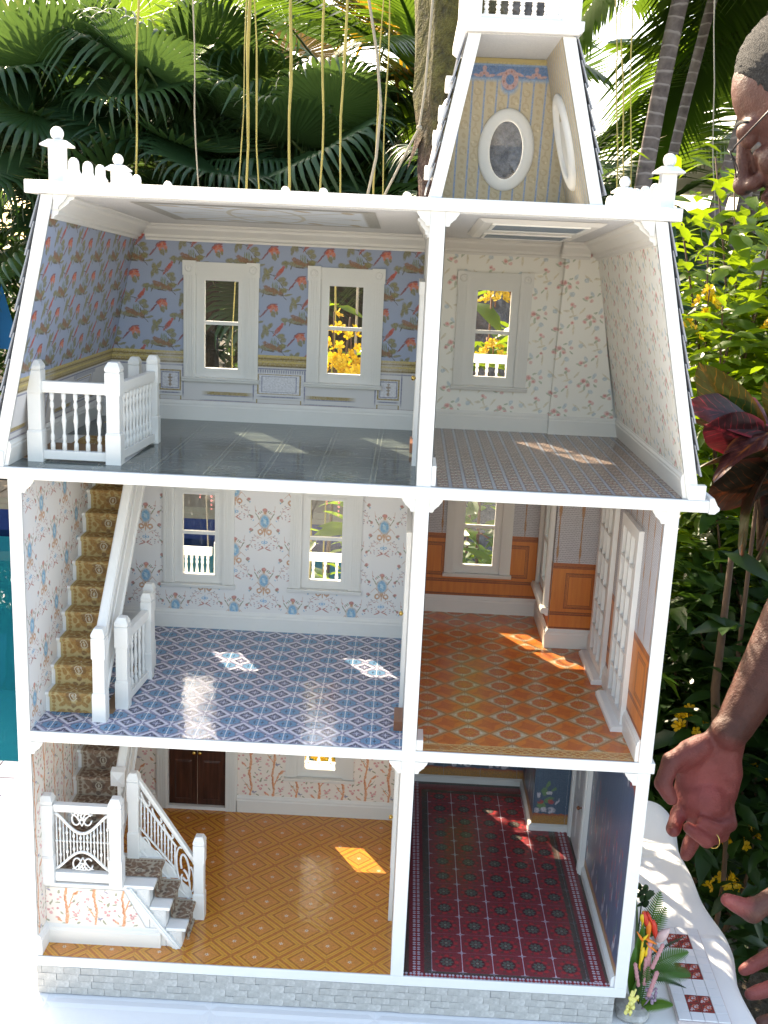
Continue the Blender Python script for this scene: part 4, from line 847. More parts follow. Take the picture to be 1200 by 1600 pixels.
# tower balustrade
zb = TB1+.0125; tr = part('tower_railing', WHITE, MB().box(.4485, .5555, -.0025, .0015, zb+.0165, zb+.0225).box(.4485, .5555, -.0035, .0025, zb+.0002, zb+.0035))
for x in (.4555, .548):
    part('railing_post', WHITE, MB().box(x-.0088, x+.0088, -.006, .0115, zb, zb+.045).box(x-.0105, x+.0105, -.0077, .0132, zb+.045, zb+.049).ball((x, .003, zb+.056), .0072), tr, .0006)
    part('railing_post', WHITE, MB().box(x-.0088, x+.0088, .122, .1395, zb, zb+.045).box(x-.0105, x+.0105, .1203, .1412, zb+.045, zb+.049).ball((x, .131, zb+.056), .0072), tr, .0006)
BAL = [(.0024, 0), (.0024, .12), (.0014, .16), (.0022, .20), (.0022, .26), (.0013, .30), (.0020, .45), (.0026, .52), (.0020, .60), (.0013, .72), (.0022, .76), (.0022, .82), (.0014, .86), (.0024, .9), (.0024, 1)]
def baluster(c, h, parent, r=1.0, name='baluster'): return part(name, WHITE, MB().lathe([(a*r, b*h) for a, b in BAL], c, 8), parent)
_b0 = baluster((0, 0, 0), .0131, tr)
for i in range(7): inst(_b0, tr, (.4685+i*.0112, -.0005, zb+.0034))
for i in range(7): inst(_b0, tr, (.4685+i*.0112, .131, zb+.0034))
bpy.data.objects.remove(_b0)
part('rear_rail', WHITE, MB().box(.464, .54, .129, .133, zb+.0165, zb+.0225), tr)
# roof cresting: corner posts with ball finials and pickets
def finial_post(x, y, h, parent, w=.0072):
    m = MB().box(x-w, x+w, y-w, y+w, Z4, Z4+h-.0125); zz = Z4+h-.0125
    m.add([(x-.0135, y-.0135, zz-.0005), (x+.0135, y-.0135, zz-.0005), (x+.0135, y+.0135, zz-.0005), (x-.0135, y+.0135, zz-.0005), (x-w, y-w, zz+.0045), (x+w, y-w, zz+.0045), (x+w, y+w, zz+.0045), (x-w, y+w, zz+.0045), (x-.0135, y-.0135, zz-.002), (x+.0135, y-.0135, zz-.002), (x+.0135, y+.0135, zz-.002), (x-.0135, y+.0135, zz-.002)], [(0, 1, 5, 4), (1, 2, 6, 5), (2, 3, 7, 6), (3, 0, 4, 7), (4, 5, 6, 7), (8, 9, 1, 0), (9, 10, 2, 1), (10, 11, 3, 2), (11, 8, 0, 3), (11, 10, 9, 8)])
    m.ball((x, y, zz+.0105), .0066, 14, 10); return part('finial_post', WHITE, m, parent)
def picket_shape(sx=1): return [(-.0085, 0), (.0085, 0), (.0085, .012), (.0062, .0165), (.0056, .020), (.0056, .027), (.0045, .0305), (.002, .0325), (-.002, .0325), (-.0045, .0305), (-.0056, .027), (-.0056, .020), (-.0062, .0165), (-.0085, .012)]
for s, x0 in ((1, .0555), (-1, .6572)):
    cr = part('roof_cresting', WHITE, MB().box(x0-.002, x0+.002, .022, .36, Z4+.0003, Z4+.0045))
    for y in (.02, .246): finial_post(x0, y, .0475 if y < .03 else .040, cr)
    pk = MB().lathe([(.0085, 0), (.0085, .010), (.0066, .0125), (.0058, .015), (.0058, .020), (.0050, .0235), (.003, .0258), (.0002, .0266)], (0, 0, 0), 12).build('picket', WHITE)
    for y in (.072, .122, .170, .292, .335): inst(pk, cr, (x0, y, Z4+.0004))
    bpy.data.objects.remove(pk)
cr = part('roof_cresting', WHITE, MB().box(.06, .65, .350, .354, Z4+.0003, Z4+.0045))
for x in (.0905+.001, .2435, .2925, .400, .52): 
    m = MB().box(x-.005, x+.005, .346, .358, Z4, Z4+.0105).ball((x, .352, Z4+.0158), .0058); part('finial_post', WHITE, m, cr)
# ------------------------------------------------------------------ staircases and their railings
NEWEL_P = lambda w, h: [(w, 0), (w, .30*h), (w*.84, .315*h), (w*.84, .67*h), (w, .68*h), (w, .90*h)]
def newel(x, y, z, h, parent, w=.0078, ch=True):
    """square post with chamfered head"""
    m = MB(); hb, hm, ht = .30*h, .68*h, .90*h
    m.box(x-w, x+w, y-w, y+w, z, z+hb)
    a = w*.86
    m.hexa([(x-w, y-w, z+hb), (x+w, y-w, z+hb), (x+w, y+w, z+hb), (x-w, y+w, z+hb)], [(x-a, y-a, z+hb+.002), (x+a, y-a, z+hb+.002), (x+a, y+a, z+hb+.002), (x-a, y+a, z+hb+.002)])
    m.box(x-a, x+a, y-a, y+a, z+hb+.002, z+hm); m.box(x-w, x+w, y-w, y+w, z+hm, z+ht)
    b, c = w*.9, w*.62
    m.box(x-b, x+b, y-b, y+b, z+ht, z+ht+.0012)
    lo = [(x-w, y-w), (x+w, y-w), (x+w, y+w), (x-w, y+w)]; hi = [(x-c, y-c), (x+c, y-c), (x+c, y+c), (x-c, y+c)]
    zz, z2_, z3_ = z+ht+.0012, z+ht+.0050, z+h
    m.hexa([(p[0], p[1], zz) for p in lo], [(p[0], p[1], z2_) for p in lo]); m.hexa([(p[0], p[1], z2_) for p in lo], [(p[0], p[1], z3_) for p in hi])
    return part('newel_post', WHITE, m, parent, .0005)
def stair_y(name, x0, x1, y0, z0, n, rise, run, cmat, cx0, cx1, soff=.02):
    """steps rising towards +y"""
    m = MB(); s = part(name, WHITE, MB().hexa([(x0, y0+.004, z0+.0003), (x1, y0+.004, z0+.0003), (x1, y0+.024, z0+.0003), (x0, y0+.024, z0+.0003)], [(x0, y0+n*run-.02, z0+n*rise-.03), (x1, y0+n*run-.02, z0+n*rise-.03), (x1, y0+n*run, z0+n*rise-.03), (x0, y0+n*run, z0+n*rise-.03)]))
    st = MB().prism([(0, -rise), (.0015, -.0042), (-.0022, -.0040), (-.0030, -.0022), (-.0022, -.0002), (0, 0), (run+.001, 0), (run+.001, -rise)], 'x', x0, x1).build('step', WHITE)
    for k in range(n): inst(st, s, (0, y0+k*run, z0+(k+1)*rise))
    bpy.data.objects.remove(st)
    c = MB(); pts = []
    for k in range(n):
        y, z = y0+k*run, z0+(k+1)*rise
        pts += [(y-.0012, z-rise+.0010), (y-.0007, z-.0046), (y-.0036, z-.0044), (y-.0044, z-.0022), (y-.0030, z+.0008), (y+.004, z+.0012), (y+run-.003, z+.0012)]
    for i in range(len(pts)-1):
        a, b = pts[i], pts[i+1]; c.add([(cx0, a[0], a[1]), (cx1, a[0], a[1]), (cx1, b[0], b[1]), (cx0, b[0], b[1])], [(0, 1, 2, 3)], True)
    n0 = len(c.v)
    for xx in (cx0, cx1):
        for i in range(len(pts)-1):
            a, b = pts[i], pts[i+1]; c.add([(xx, a[0], a[1]), (xx, b[0], b[1]), (xx, b[0]+.0012, b[1]-.0012), (xx, a[0]+.0012, a[1]-.0012)], [(0, 1, 2, 3)])
    part('carpet_runner', cmat, c, s); return s
# upper flight, from the middle floor to the attic
s2 = stair_y('staircase', WT+.0006, .0775, .0527, Z2, 12, .02478, .0222, CG, .0196, .0750)
newel(.0825, .0378, Z2, .1115, s2)
def rake_board(parent, x0, x1, y0, z0, y1, z1, h, bead=True):
    m = MB(); 
    m.hexa([(x0, y0, z0-h), (x1, y0, z0-h), (x1, y0, z0), (x0, y0, z0)], [(x0, y1, z1-h), (x1, y1, z1-h), (x1, y1, z1), (x0, y1, z1)])
    part('handrail_panel', WHITE, m, parent)
rake_board(s2, .0790, .0835, .0455, Z2+.096, .2950, Z2+.096+.2495*1.116, .092)
def raked(parent, prof, y0, z0, y1, z1, name, mat=WHITE):
    lo = [(a, y0, z0+b) for a, b in prof]; hi = [(a, y1, z1+b) for a, b in prof]; n = len(prof)
    part(name, mat, MB().add(lo+hi, [tuple(range(n)), tuple(range(n, 2*n))[::-1]]+[(i, i+n, (i+1) % n+n, (i+1) % n) for i in range(n)]), parent)
zr = Z2+.0965; z_r1 = zr+.2495*1.116
raked(s2, [(.0758, 0), (.0868, 0), (.0868, .0048), (.0848, .0072), (.0778, .0072), (.0758, .0048)], .0455, zr, .295, z_r1, 'handrail')
for dz in (-.018, -.040, -.086): raked(s2, [(.0834, dz), (.0858, dz+.001), (.0858, dz+.0045), (.0834, dz+.0055)], .0455, zr, .295, z_r1, 'panel_moulding')
FRET = Mat('embossed_white', .45); FRET.color((.74, .73, .71)); FRET.bump(FRET.noise(330, 4, .7), .9, .003); FRET = FRET.m
raked(s2, [(.0836, -.036), (.0845, -.036), (.0845, -.022), (.0836, -.022)], .0455, zr, .295, z_r1, 'embossed_strip', FRET)
# balustrade beside the stair well on the middle floor
def balustrade(name, p0, p1, z, parent, n, hr=.083, hb=.012, wr=.0042, ends=True):
    (xa, ya), (xb, yb) = p0, p1; L = Vector((xb-xa, yb-ya, 0)); d = L.normalized(); q = Vector((-d.y, d.x, 0))
    def bar(w, a, b):
        c = [Vector((xa, ya, 0))+q*w, Vector((xb, yb, 0))+q*w, Vector((xb, yb, 0))-q*w, Vector((xa, ya, 0))-q*w]
        return [(v.x, v.y, z+a) for v in c], [(v.x, v.y, z+b) for v in c]
    m = MB(); m.hexa(*bar(wr, hr-.0065, hr+.0035)); m.hexa(*bar(wr*.8, hr-.0088, hr-.0064))
    r = part(name, WHITE, m, parent, .0006); part('bottom_rail', WHITE, MB().hexa(*bar(wr*.95, .003, hb)), r, .0006)
    b0 = MB().lathe([(a*1.05, hb+b*(hr-.0088-hb)) for a, b in BAL], (0, 0, 0), 10).build('baluster', WHITE)
    for i in range(n):
        t_ = (i+.75)/(n+.5); inst(b0, r, (xa+L.x*t_, ya+L.y*t_, z))
    bpy.data.objects.remove(b0); return r
r2 = balustrade('balustrade', (.0985, .083), (.1045, .160), Z2, house, 5, .088)
newel(.0985, .0755, Z2, .112, r2); newel(.1050, .1665, Z2, .112, r2, .0068); newel(.0990, .203, Z2, .112, r2, .0068)
# stair well openings: flat sheets with the recess shadow put into their colour
WELL = simple('brown_basket_and_recess_shade', (.30, .17, .09), .6, .2, 60)
part('stair_well_sheet', WELL, MB().box(.078, .092, .054, .20, Z2+.0004, Z2+.0011))
# attic railing round the stair well
ra = balustrade('balustrade', (.0275, .0375), (.0965, .0375), Z3, house, 5, .083, .0125)
rb = balustrade('balustrade', (.1040, .0455), (.1130, .1650), Z3, house, 10, .083, .0125)
newel(.0200, .0375, Z3, .1085, ra, .0082); newel(.1035, .0375, Z3, .1095, ra, .0082); newel(.1135, .1720, Z3, .1045, rb, .0068); newel(.0860, .195, Z3, .099, rb, .0068)
part("stair_well_sheet", CG, MB().box(.025, .095, .140, .195, Z3+.0004, Z3+.0013)); part('stair_well_sheet', WELL, MB().box(.0, .100, .048, .139, Z3+.0004, Z3+.0013))
# lower flight: three steps up from the hall to a landing, then on along the left wall
LZ = .0777+B; LX = .1405
ld = part('landing_staircase', WHITE, MB().box(WT+.0006, LX-.0025, .0305, .0985, Z1+.0006, LZ-.0045))
part('landing_panel_paper', PT, MB().quad((WT+.001, .0296, Z1+.02), (.136, .0296, Z1+.02), (.108, .0296, LZ-.008), (WT+.001, .0296, LZ-.008)), ld)
part('landing_top', WHITE, MB().prism([(.0262, LZ-.0042), (.0252, LZ-.0022), (.0262, LZ), (.0985, LZ), (.0985, LZ-.0042)], 'x', .0152, .1075).box(.1076, LX+.003, .0290, .0985, LZ-.0042, LZ), ld, .0005)
m = MB().prism([(.0305-a, Z1+.0006+b*.92) for a, b in BP], 'x', WT+.001, .152); part('baseboard', IVORY, m, ld)
for k, xr_ in ((1, .1600), (2, .1790)):                     # the two lower steps
    zt_ = LZ-k*.0268
    s = MB().box(LX-.002, xr_-.003, .0305, .0880, Z1+.0006, zt_-.004).prism([(xr_+.002, zt_-.0042), (xr_+.003, zt_-.0021), (xr_+.002, zt_), (LX-.002, zt_), (LX-.002, zt_-.0042)], 'z', 0, 0) if 0 else MB().box(LX-.002 if k == 1 else .1577, xr_-.0025, .0305, .0880, Z1+.0006, zt_-.004).box(LX-.002 if k == 1 else .1577, xr_+.0025, .0285, .0900, zt_-.0042, zt_)
    part('step', WHITE, s, ld, .0008)
    part('step_bracket', FRET, MB().box(xr_-.017, xr_-.0035, .0292, .0304, zt_-.0255, zt_-.0046), ld)
part('step_bracket', FRET, MB().box(LX-.017, LX-.0035, .0292, .0304, LZ-.0255, LZ-.0046), ld)
m = MB(); pt = [(.1115, LZ-.003), (.1175, LZ-.003), (.1755, Z1+.001), (.1665, Z1+.001)]; m.prism(pt, 'y', .0262, .0291); m.prism([(.1135, LZ-.003), (.1155, LZ-.003), (.1722, Z1+.001), (.1698, Z1+.001)], 'y', .0250, .0262); part('stringer_moulding', WHITE, m, ld)
pts = []                                                     # runner over landing and steps
xs = [(.078, LZ)]+[(LX, LZ), (.1600, LZ-.0268), (.1790, LZ-.0536)]
pts.append((.076, LZ+.0011))
for i, (x, z) in enumerate(((LX, LZ), (.1600, LZ-.0268), (.1790, LZ-.0536))):
    zb_ = z-.0268 if i < 2 else Z1+.0012
    pts += [(x-.002, z+.0011), (x+.0028, z+.0010), (x+.0042, z-.0015), (x+.0032, z-.0044), (x-.0004, z-.0052), (x+.0002, zb_+.0022), (x+.003, zb_+.0011)]
c = MB()
for i in range(len(pts)-1):
    a, b = pts[i], pts[i+1]; c.add([(a[0], .0470, a[1]), (a[0], .0865, a[1]), (b[0], .0865, b[1]), (b[0], .0470, b[1])], [(0, 1, 2, 3)], True)
part('carpet_runner', CB2, c, ld)
part('carpet_runner', CB, MB().quad((.0196, .046, LZ+.0008), (.076, .046, LZ+.0008), (.076, .0985, LZ+.0008), (.0196, .0985, LZ+.0008)), ld)
s1 = stair_y('staircase', WT+.0006, .0775, .0985, LZ, 8, .02545, .0226, CB, .0196, .0750)
zr = LZ+.090; z1_ = zr+.172*1.126
rake_board(s1, .0790, .0835, .1150, zr, .2870, z1_, .088); raked(s1, [(.0758, 0), (.0868, 0), (.0868, .0048), (.0848, .0072), (.0778, .0072), (.0758, .0048)], .115, zr, .287, z1_, 'handrail')
for dz in (-.018, -.040, -.082): raked(s1, [(.0834, dz), (.0858, dz+.001), (.0858, dz+.0045), (.0834, dz+.0055)], .115, zr, .287, z1_, 'panel_moulding')
raked(s1, [(.0836, -.036), (.0845, -.036), (.0845, -.022), (.0836, -.022)], .115, zr, .287, z1_, 'embossed_strip', FRET)
part('rail_end_block', WHITE, MB().hexa([(.0725, .1085, zr-.006), (.0900, .1085, zr-.006), (.0900, .1085, zr+.013), (.0725, .1085, zr+.013)], [(.0725, .1165, zr-.003), (.0900, .1165, zr-.003), (.0900, .1165, zr+.016), (.0725, .1165, zr+.016)]).add([(.0725, .1085, zr-.006), (.09, .1085, zr-.006), (.09, .1085, zr+.013), (.0725, .1085, zr+.013), (.0812, .105, zr+.0035)], [(0, 1, 4), (1, 2, 4), (2, 3, 4), (3, 0, 4)]), s1)
# fretwork railing at the front of the landing
def fret_panel(parent, P, w, h, r=.0011, name='fretwork'):
    """P(u, v) -> point for a panel w wide and h high: two sweeping rails, spindles with beads, scrolls"""
    m = MB(); N = 20
    top = lambda u: h*(.62+.36*abs(2*u-1)**1.5*1.0) if 1 else 0
    ct = [(u, h*(.97-.33*sin(pi*u)**1.4)) for u in [i/N for i in range(N+1)]]; cb = [(u, h*(.03+.30*sin(pi*u)**1.4)) for u in [i/N for i in range(N+1)]]
    for c in (ct, cb): m.tube([P(u*w, v) for u, v in c], r*1.7, 6)
    for i in range(16):
        u = .03+.94*i/15; vt = h*(.97-.33*sin(pi*u)**1.4); vb = h*(.03+.30*sin(pi*u)**1.4)
        m.tube([P(u*w, vb), P(u*w, vt)], r*.78, 6)
        m.ball(P(u*w, h*.5), r*1.6, 8, 5); 
        if i % 2: m.ball(P(u*w, vb+(vt-vb)*.75), r*1.6, 8, 5, (1, 1, 1.5)); m.ball(P(u*w, vb+(vt-vb)*.22), r*1.6, 8, 5, (1, 1, 1.5))
    for s in (-1, 1):
        for sv, base in ((1, h*.985), (-1, h*.015)):
            for cu, rr in ((.5+s*.105, .085), (.5+s*.03, .05)):
                cvv = base-sv*h*rr*1.25
                m.tube([P((cu+rr*cos(a)*.9)*w, cvv+rr*h*1.15*sin(a)) for a in [pi*.2+i*pi*1.75/12 for i in range(13)]], r*.95, 6)
            m.tube([P((.5+s*q*.2)*w, base-sv*h*(.02+.20*(1-q)**2)) for q in [i/6 for i in range(7)]], r*.8, 6)
    return part(name, WHITE, m, parent)
fr = part('fretwork_railing', WHITE, MB().box(.0285, .0920, .0262, .0345, LZ+.0945, LZ+.1015).box(.0285, .0920, .0275, .0335, LZ+.0915, LZ+.0945), house, .0006); part('bottom_rail', WHITE, MB().box(.0285, .0920, .0262, .0345, LZ+.003, LZ+.0145), fr, .0006)
fret_panel(fr, lambda u, v: (.0285+u, .0302, LZ+.0150+v), .0635, .0765)
newel(.0205, .0302, LZ, .1125, fr, .0078); newel(.1003, .0302, LZ, .1125, fr, .0078)
# raking fretwork railing beside the lower steps
dx, dz_ = .1785-.112, (.0790-.1835)
fq = part('raking_railing', WHITE, MB().hexa([(.1120, .0885, LZ+.1005), (.1785, .0885, Z1+.0782), (.1785, .0955, Z1+.0782), (.1120, .0955, LZ+.1005)], [(.1120, .0885, LZ+.1065), (.1785, .0885, Z1+.0845), (.1785, .0955, Z1+.0845), (.1120, .0955, LZ+.1065)]), house, .0005)
def RP(u, v):   # u along (0..1), v up from the lower edge (0..1)
    lo = lerp(LZ+.0060, Z1+.0165, u); hi = lerp(LZ+.0995, Z1+.0775, u); return (lerp(.1120, .1785, u), .0918, lerp(lo, hi, v))
m = MB(); N = 14
for vv, rr in ((.04, .0016), (.98, .0018), (.80, .0013), (.36, .0013)): m.tube([RP(i/N*(1 if vv in (.04, .98) else .68), vv) for i in range(N+1)], rr, 6)
for i in range(11):
    u = .03+.62*i/10; m.tube([RP(u, .36), RP(u, .80)], .0011, 6); m.ball(RP(u, .58), .0017, 8, 5); m.ball(RP(u, .44 if i % 2 else .72), .0016, 8, 5)
def spiral(cu, cv, ru, rv, a0, a1, r): m.tube([RP(cu+ru*cos(a)*(1-.3*q), cv+rv*sin(a)*(1-.3*q)) for q, a in [(i/16, a0+(a1-a0)*i/16) for i in range(17)]], r, 6)
spiral(.83, .62, .10, .28, -pi*.6, pi*1.2, .0014); spiral(.84, .30, .10, .24, pi*.6, -pi*1.2, .0014); spiral(.78, .5, .12, .42, pi*.5, pi*1.5, .0013); spiral(.95, .55, .06, .3, -pi*.5, pi*.8, .0012)
spiral(.12, .90, .09, .08, pi, 2.2*pi, .0012); spiral(.33, .89, .10, .08, pi, 2.2*pi, .0012); spiral(.54, .89, .10, .08, pi, 2.2*pi, .0012); spiral(.12, .20, .08, .12, 0, pi*1.4, .0012); spiral(.34, .19, .1, .12, 0, pi*1.4, .0012); spiral(.56, .19, .09, .12, 0, pi*1.4, .0012)
part('fretwork', WHITE, m, fq)
m = MB(); m.add([(.112, .0910, LZ+.0002), (.1385, .0910, LZ+.0002), (.112, .0910, LZ+.030), (.112, .0926, LZ+.0002), (.1385, .0926, LZ+.0002), (.112, .0926, LZ+.030)], [(0, 1, 2), (5, 4, 3), (0, 3, 4, 1), (1, 4, 5, 2), (2, 5, 3, 0)])
for x0_, x1_, z0_ in ((.1392, .1590, LZ-.0268), (.1592, .1785, LZ-.0536)): m.add([(x0_, .0910, z0_), (x1_, .0910, z0_), (x1_-.004, .0910, z0_+.013), (x0_, .0910, z0_+.026), (x0_, .0926, z0_), (x1_, .0926, z0_), (x1_-.004, .0926, z0_+.013), (x0_, .0926, z0_+.026)], [(0, 1, 2, 3), (7, 6, 5, 4), (0, 4, 5, 1), (1, 5, 6, 2), (2, 6, 7, 3), (3, 7, 4, 0)])
part('stair_skirt', WHITE, m, fq)
newel(.1053, .0918, LZ, .1135, fq, .0072); newel(.1856, .0918, Z1+.0006, .1130, fq, .0072)
# ------------------------------------------------------------------ porch and balcony at the far side
PD0, PD1 = D+.0085, .522
part('porch_deck', WHITE, MB().box(-.012, XR-.009, PD0+.001, PD1, Z1-T, Z1-.001)); part('porch_deck', WHITE, MB().box(-.012, XR-.009, PD0+.001, PD1, Z2-T, Z2-.001)); part('porch_roof', WHITE, MB().box(-.012, XR-.0095, PD0+.022, PD1+.004, Z3-T-.006, Z3-T-.0006))
part('porch_deck', WHITE, MB().box(XC+.009, W+.03, DC+.0085, .478, Z1-T, Z1-.001)); part('porch_deck', WHITE, MB().box(XC+.009, W+.004, DC+.0085, .478, Z2-T, Z2-.001)); part('porch_roof', WHITE, MB().box(XC+.009, W+.012, D3+.031, .478, Z3-T, Z3-.001)); part('balcony_deck', WHITE, MB().box(XR, XC+.008, D3+.031, .505, Z3-T, Z3-.001))
for z, h in ((Z1, Z2-T-Z1), (Z2, Z3-T-.006-Z2)):
    for x in (-.004, .133, .412): part('porch_post', WHITE, MB().box(x-.006, x+.006, PD1-.016, PD1-.004, z, z+h*.3).lathe([(.005, .3*h), (.0042, .34*h), (.0055, .38*h), (.004, .6*h), (.0035, .8*h), (.0052, .83*h), (.0042, .87*h)], (x, PD1-.01, z), 12).box(x-.006, x+.006, PD1-.016, PD1-.004, z+h*.87, z+h))
    for xa, xb in ((.004, .125), (.141, .404)): balustrade('porch_railing', (xa, .500), (xb, .500), z, house, 14, .0735, .012, .0052)
    part('porch_post', WHITE, MB().box(W-.012, W, .464, .476, z, z+(Z2-T-Z1 if z == Z1 else Z3-T-Z2)))
    balustrade('porch_railing', (XC+.02, .47), (W-.014, .47), z, house, 4, .0735, .012)
balustrade('balcony_railing', (XR+.004, .498), (XC-.002, .498), Z3, house, 12, .0900, .028, .0050)
# ------------------------------------------------------------------ setting: ground, added bounce paving, pool
def struct(name, mat, m, bevel=0): o = m.build(name, mat, None, bevel); o['kind'] = 'structure'; return o
SOIL = Mat('garden_soil', .95); _n = SOIL.noise(3, 6, .7); _n2 = SOIL.noise(40, 4, .7)
SOIL.color(SOIL.mix(SOIL.maprange(_n2, .35, .7), SOIL.ramp(_n, [(.35, (.035, .025, .017)), (.65, (.085, .06, .04))]), (.13, .10, .07))); SOIL.bump(_n2, .9, .03); SOIL = SOIL.m
PAVE = Mat('pale_bounce_paving', .8); _n = PAVE.noise(6, 5, .6); PAVE.color(PAVE.ramp(_n, [(.3, (.44, .42, .38)), (.7, (.58, .56, .52))])); PAVE.bump(PAVE.noise(120, 3), .4, .004); PAVE = PAVE.m
PX0, PX1, PY0, PY1 = -5.0, .33, 1.80, 4.80
m = MB()
for a, b, c, d in rect_holes(-70, 70, -70, 90, [(PX0, PX1, PY0, PY1)]): m.quad((a, c, 0), (b, c, 0), (b, d, 0), (a, d, 0))
struct('ground', SOIL, m)
m = MB(); pv = struct('bounce_patio', PAVE, MB().box(-4.5, 3.6, -6, .35, -.05, .012))  # unseen pale paving, added to bounce sunlight onto the open front
for i in range(10):
    for j in range(8):
        x, y = -2.6+i*.62, -4.6+j*.62
        if y < .3-.6: MB().box(x, x+.612, y, y+.612, .0125, .0165+rnd.uniform(0, .0015)).build('bounce_paving_slab', PAVE, pv)
TEAL = simple('pool_plaster', (.06, .60, .60), .6, .15, 2)
NAVY = Mat('navy_pool_tile', .45, .2); NAVY.color(NAVY.mix(NAVY.noise(30, 2), (.010, .018, .085), (.02, .04, .14))); NAVY = NAVY.m
m = MB(); zb = -1.1
for a, b in (((PX0, PY0), (PX1, PY0)), ((PX1, PY0), (PX1, PY1)), ((PX1, PY1), (PX0, PY1)), ((PX0, PY1), (PX0, PY0))): m.quad((*a, zb), (*b, zb), (*b, -.16), (*a, -.16))
m.quad((PX0, PY0, zb), (PX1, PY0, zb), (PX1, PY1, zb), (PX0, PY1, zb)); struct('pool_basin', TEAL, m)
m = MB()
for a, b in (((PX0, PY0), (PX1, PY0)), ((PX1, PY0), (PX1, PY1)), ((PX1, PY1), (PX0, PY1)), ((PX0, PY1), (PX0, PY0))): m.quad((*a, -.16), (*b, -.16), (*b, .0), (*a, .0))
struct('pool_tile_band', NAVY, m)
wm = bpy.data.materials.new('pool_water'); wm.use_nodes = True; _t = wm.node_tree; _t.nodes.clear()
_o = _t.nodes.new('ShaderNodeOutputMaterial'); _x = _t.nodes.new('ShaderNodeMixShader'); _a = _t.nodes.new('ShaderNodeBsdfTransparent'); _g = _t.nodes.new('ShaderNodeBsdfGlossy'); _fr = _t.nodes.new('ShaderNodeFresnel'); _bp = _t.nodes.new('ShaderNodeBump'); _nz = _t.nodes.new('ShaderNodeTexNoise')
_a.inputs[0].default_value = (.55, .92, .93, 1); _g.inputs['Roughness'].default_value = .02; _fr.inputs[0].default_value = 1.33; _nz.inputs['Scale'].default_value = 3.2; _nz.inputs['Detail'].default_value = 3; _bp.inputs['Strength'].default_value = .25; _bp.inputs['Distance'].default_value = .05
_t.links.new(_nz.outputs[0], _bp.inputs['Height']); _t.links.new(_bp.outputs[0], _g.inputs['Normal']); _t.links.new(_bp.outputs[0], _fr.inputs['Normal']); _t.links.new(_fr.outputs[0], _x.inputs[0]); _t.links.new(_a.outputs[0], _x.inputs[1]); _t.links.new(_g.outputs[0], _x.inputs[2]); _t.links.new(_x.outputs[0], _o.inputs[0])
struct('pool_water', wm, MB().quad((PX0, PY0, -.12), (PX1, PY0, -.12), (PX1, PY1, -.12), (PX0, PY1, -.12)))
TAN = simple('tan_coping_stone', (.36, .25, .16), .8, .2, 20, .4, 60)
cop = struct('pool_coping', TAN, MB().box(PX0-.3, PX1+.3, PY1+.002, PY1+.45, -.05, .03))
cop2 = struct('pool_edge', simple('pale_grout', (.55, .55, .58), .8), MB().box(PX0, PX1+.2, PY0-.21, PY0-.002, -.05, .012))
pt = MB().box(0, .148, 0, .098, 0, .006).build('edge_tile', NAVY)
for i in range(30):
    for j in range(2): inst(pt, cop2, (-4.2+i*.1515, PY0-.208+j*.1015, .0123))
bpy.data.objects.remove(pt)
ps = MB().box(0, .44, 0, .43, 0, .035).build('coping_stone', TAN)
for i in range(12): inst(ps, cop, (-4.6+i*.452, PY1+.008, .0305), (0, 0, rnd.uniform(-.01, .01)))
bpy.data.objects.remove(ps)
GRAVEL = Mat('gravel_stone', .9); GRAVEL.color(GRAVEL.ramp(GRAVEL.noise(90, 1), [(.3, (.20, .11, .06)), (.5, (.40, .28, .18)), (.7, (.55, .46, .36))])); GRAVEL = GRAVEL.m
m = MB(); rg = random.Random(3)
for i in range(3200):
    x, y = rg.uniform(-2.2, -.25), rg.uniform(.7, 1.57); s = rg.uniform(.006, .016); a = rg.uniform(0, 3)
    c_, s_ = cos(a), sin(a)
    v = [(s*c_, s*s_, 0), (-s*s_*.8, s*c_*.8, 0), (-s*c_, -s*s_, 0), (s*s_*.8, -s*c_*.8, 0), (0, 0, s*.8)]
    m.add([(x+p[0], y+p[1], .001+p[2]) for p in v], [(0, 1, 4), (1, 2, 4), (2, 3, 4), (3, 0, 4)])
gv = m.build('gravel', GRAVEL); gv['kind'] = 'stuff'; gv['label'] = 'brown and tan gravel beside the pool edge'

# ------------------------------------------------------------------ table and cloth
TX0, TX1, TY0, TY1 = -.205, .866, -.42, .56
tb = thing('folding_table', 'folding table hidden under the white tablecloth, carrying the dollhouse', 'table', ((TX0+TX1)/2, .07, 0))
_tc = ((TX0+TX1)/2, .07)
MB().box(TX0-_tc[0]+.02, TX1-_tc[0]-.02, TY0-.07+.02, TY1-.07-.02, TT-.03, TT-.0035).build('table_top', PLAIN, tb)
STEEL = simple('grey_steel', (.2, .2, .21), .4, .1, 40, metallic=.8)
for sx in (-1, 1):
    for sy in (-1, 1): MB().tube([(sx*.42, sy*.36, .012), (sx*.42, sy*.36, TT-.03)], .013, 10).build('leg', STEEL, tb)
CLOTH = Mat('white_cotton_cloth', .85); CLOTH.color(CLOTH.mix(CLOTH.noise(8, 3), (.78, .78, .79), (.84, .84, .84)))
_w = CLOTH.n('ShaderNodeTexWave', wave_type='BANDS', bands_direction='X'); _w.inputs['Scale'].default_value = 260; CLOTH.l(CLOTH.tc.outputs['Object'], _w.inputs[0])
_w2 = CLOTH.n('ShaderNodeTexWave', wave_type='BANDS', bands_direction='Y'); _w2.inputs['Scale'].default_value = 260; CLOTH.l(CLOTH.tc.outputs['Object'], _w2.inputs[0])
_se = CLOTH.n('ShaderNodeSeparateXYZ'); CLOTH.l(CLOTH.tc.outputs['Object'], _se.inputs[0])
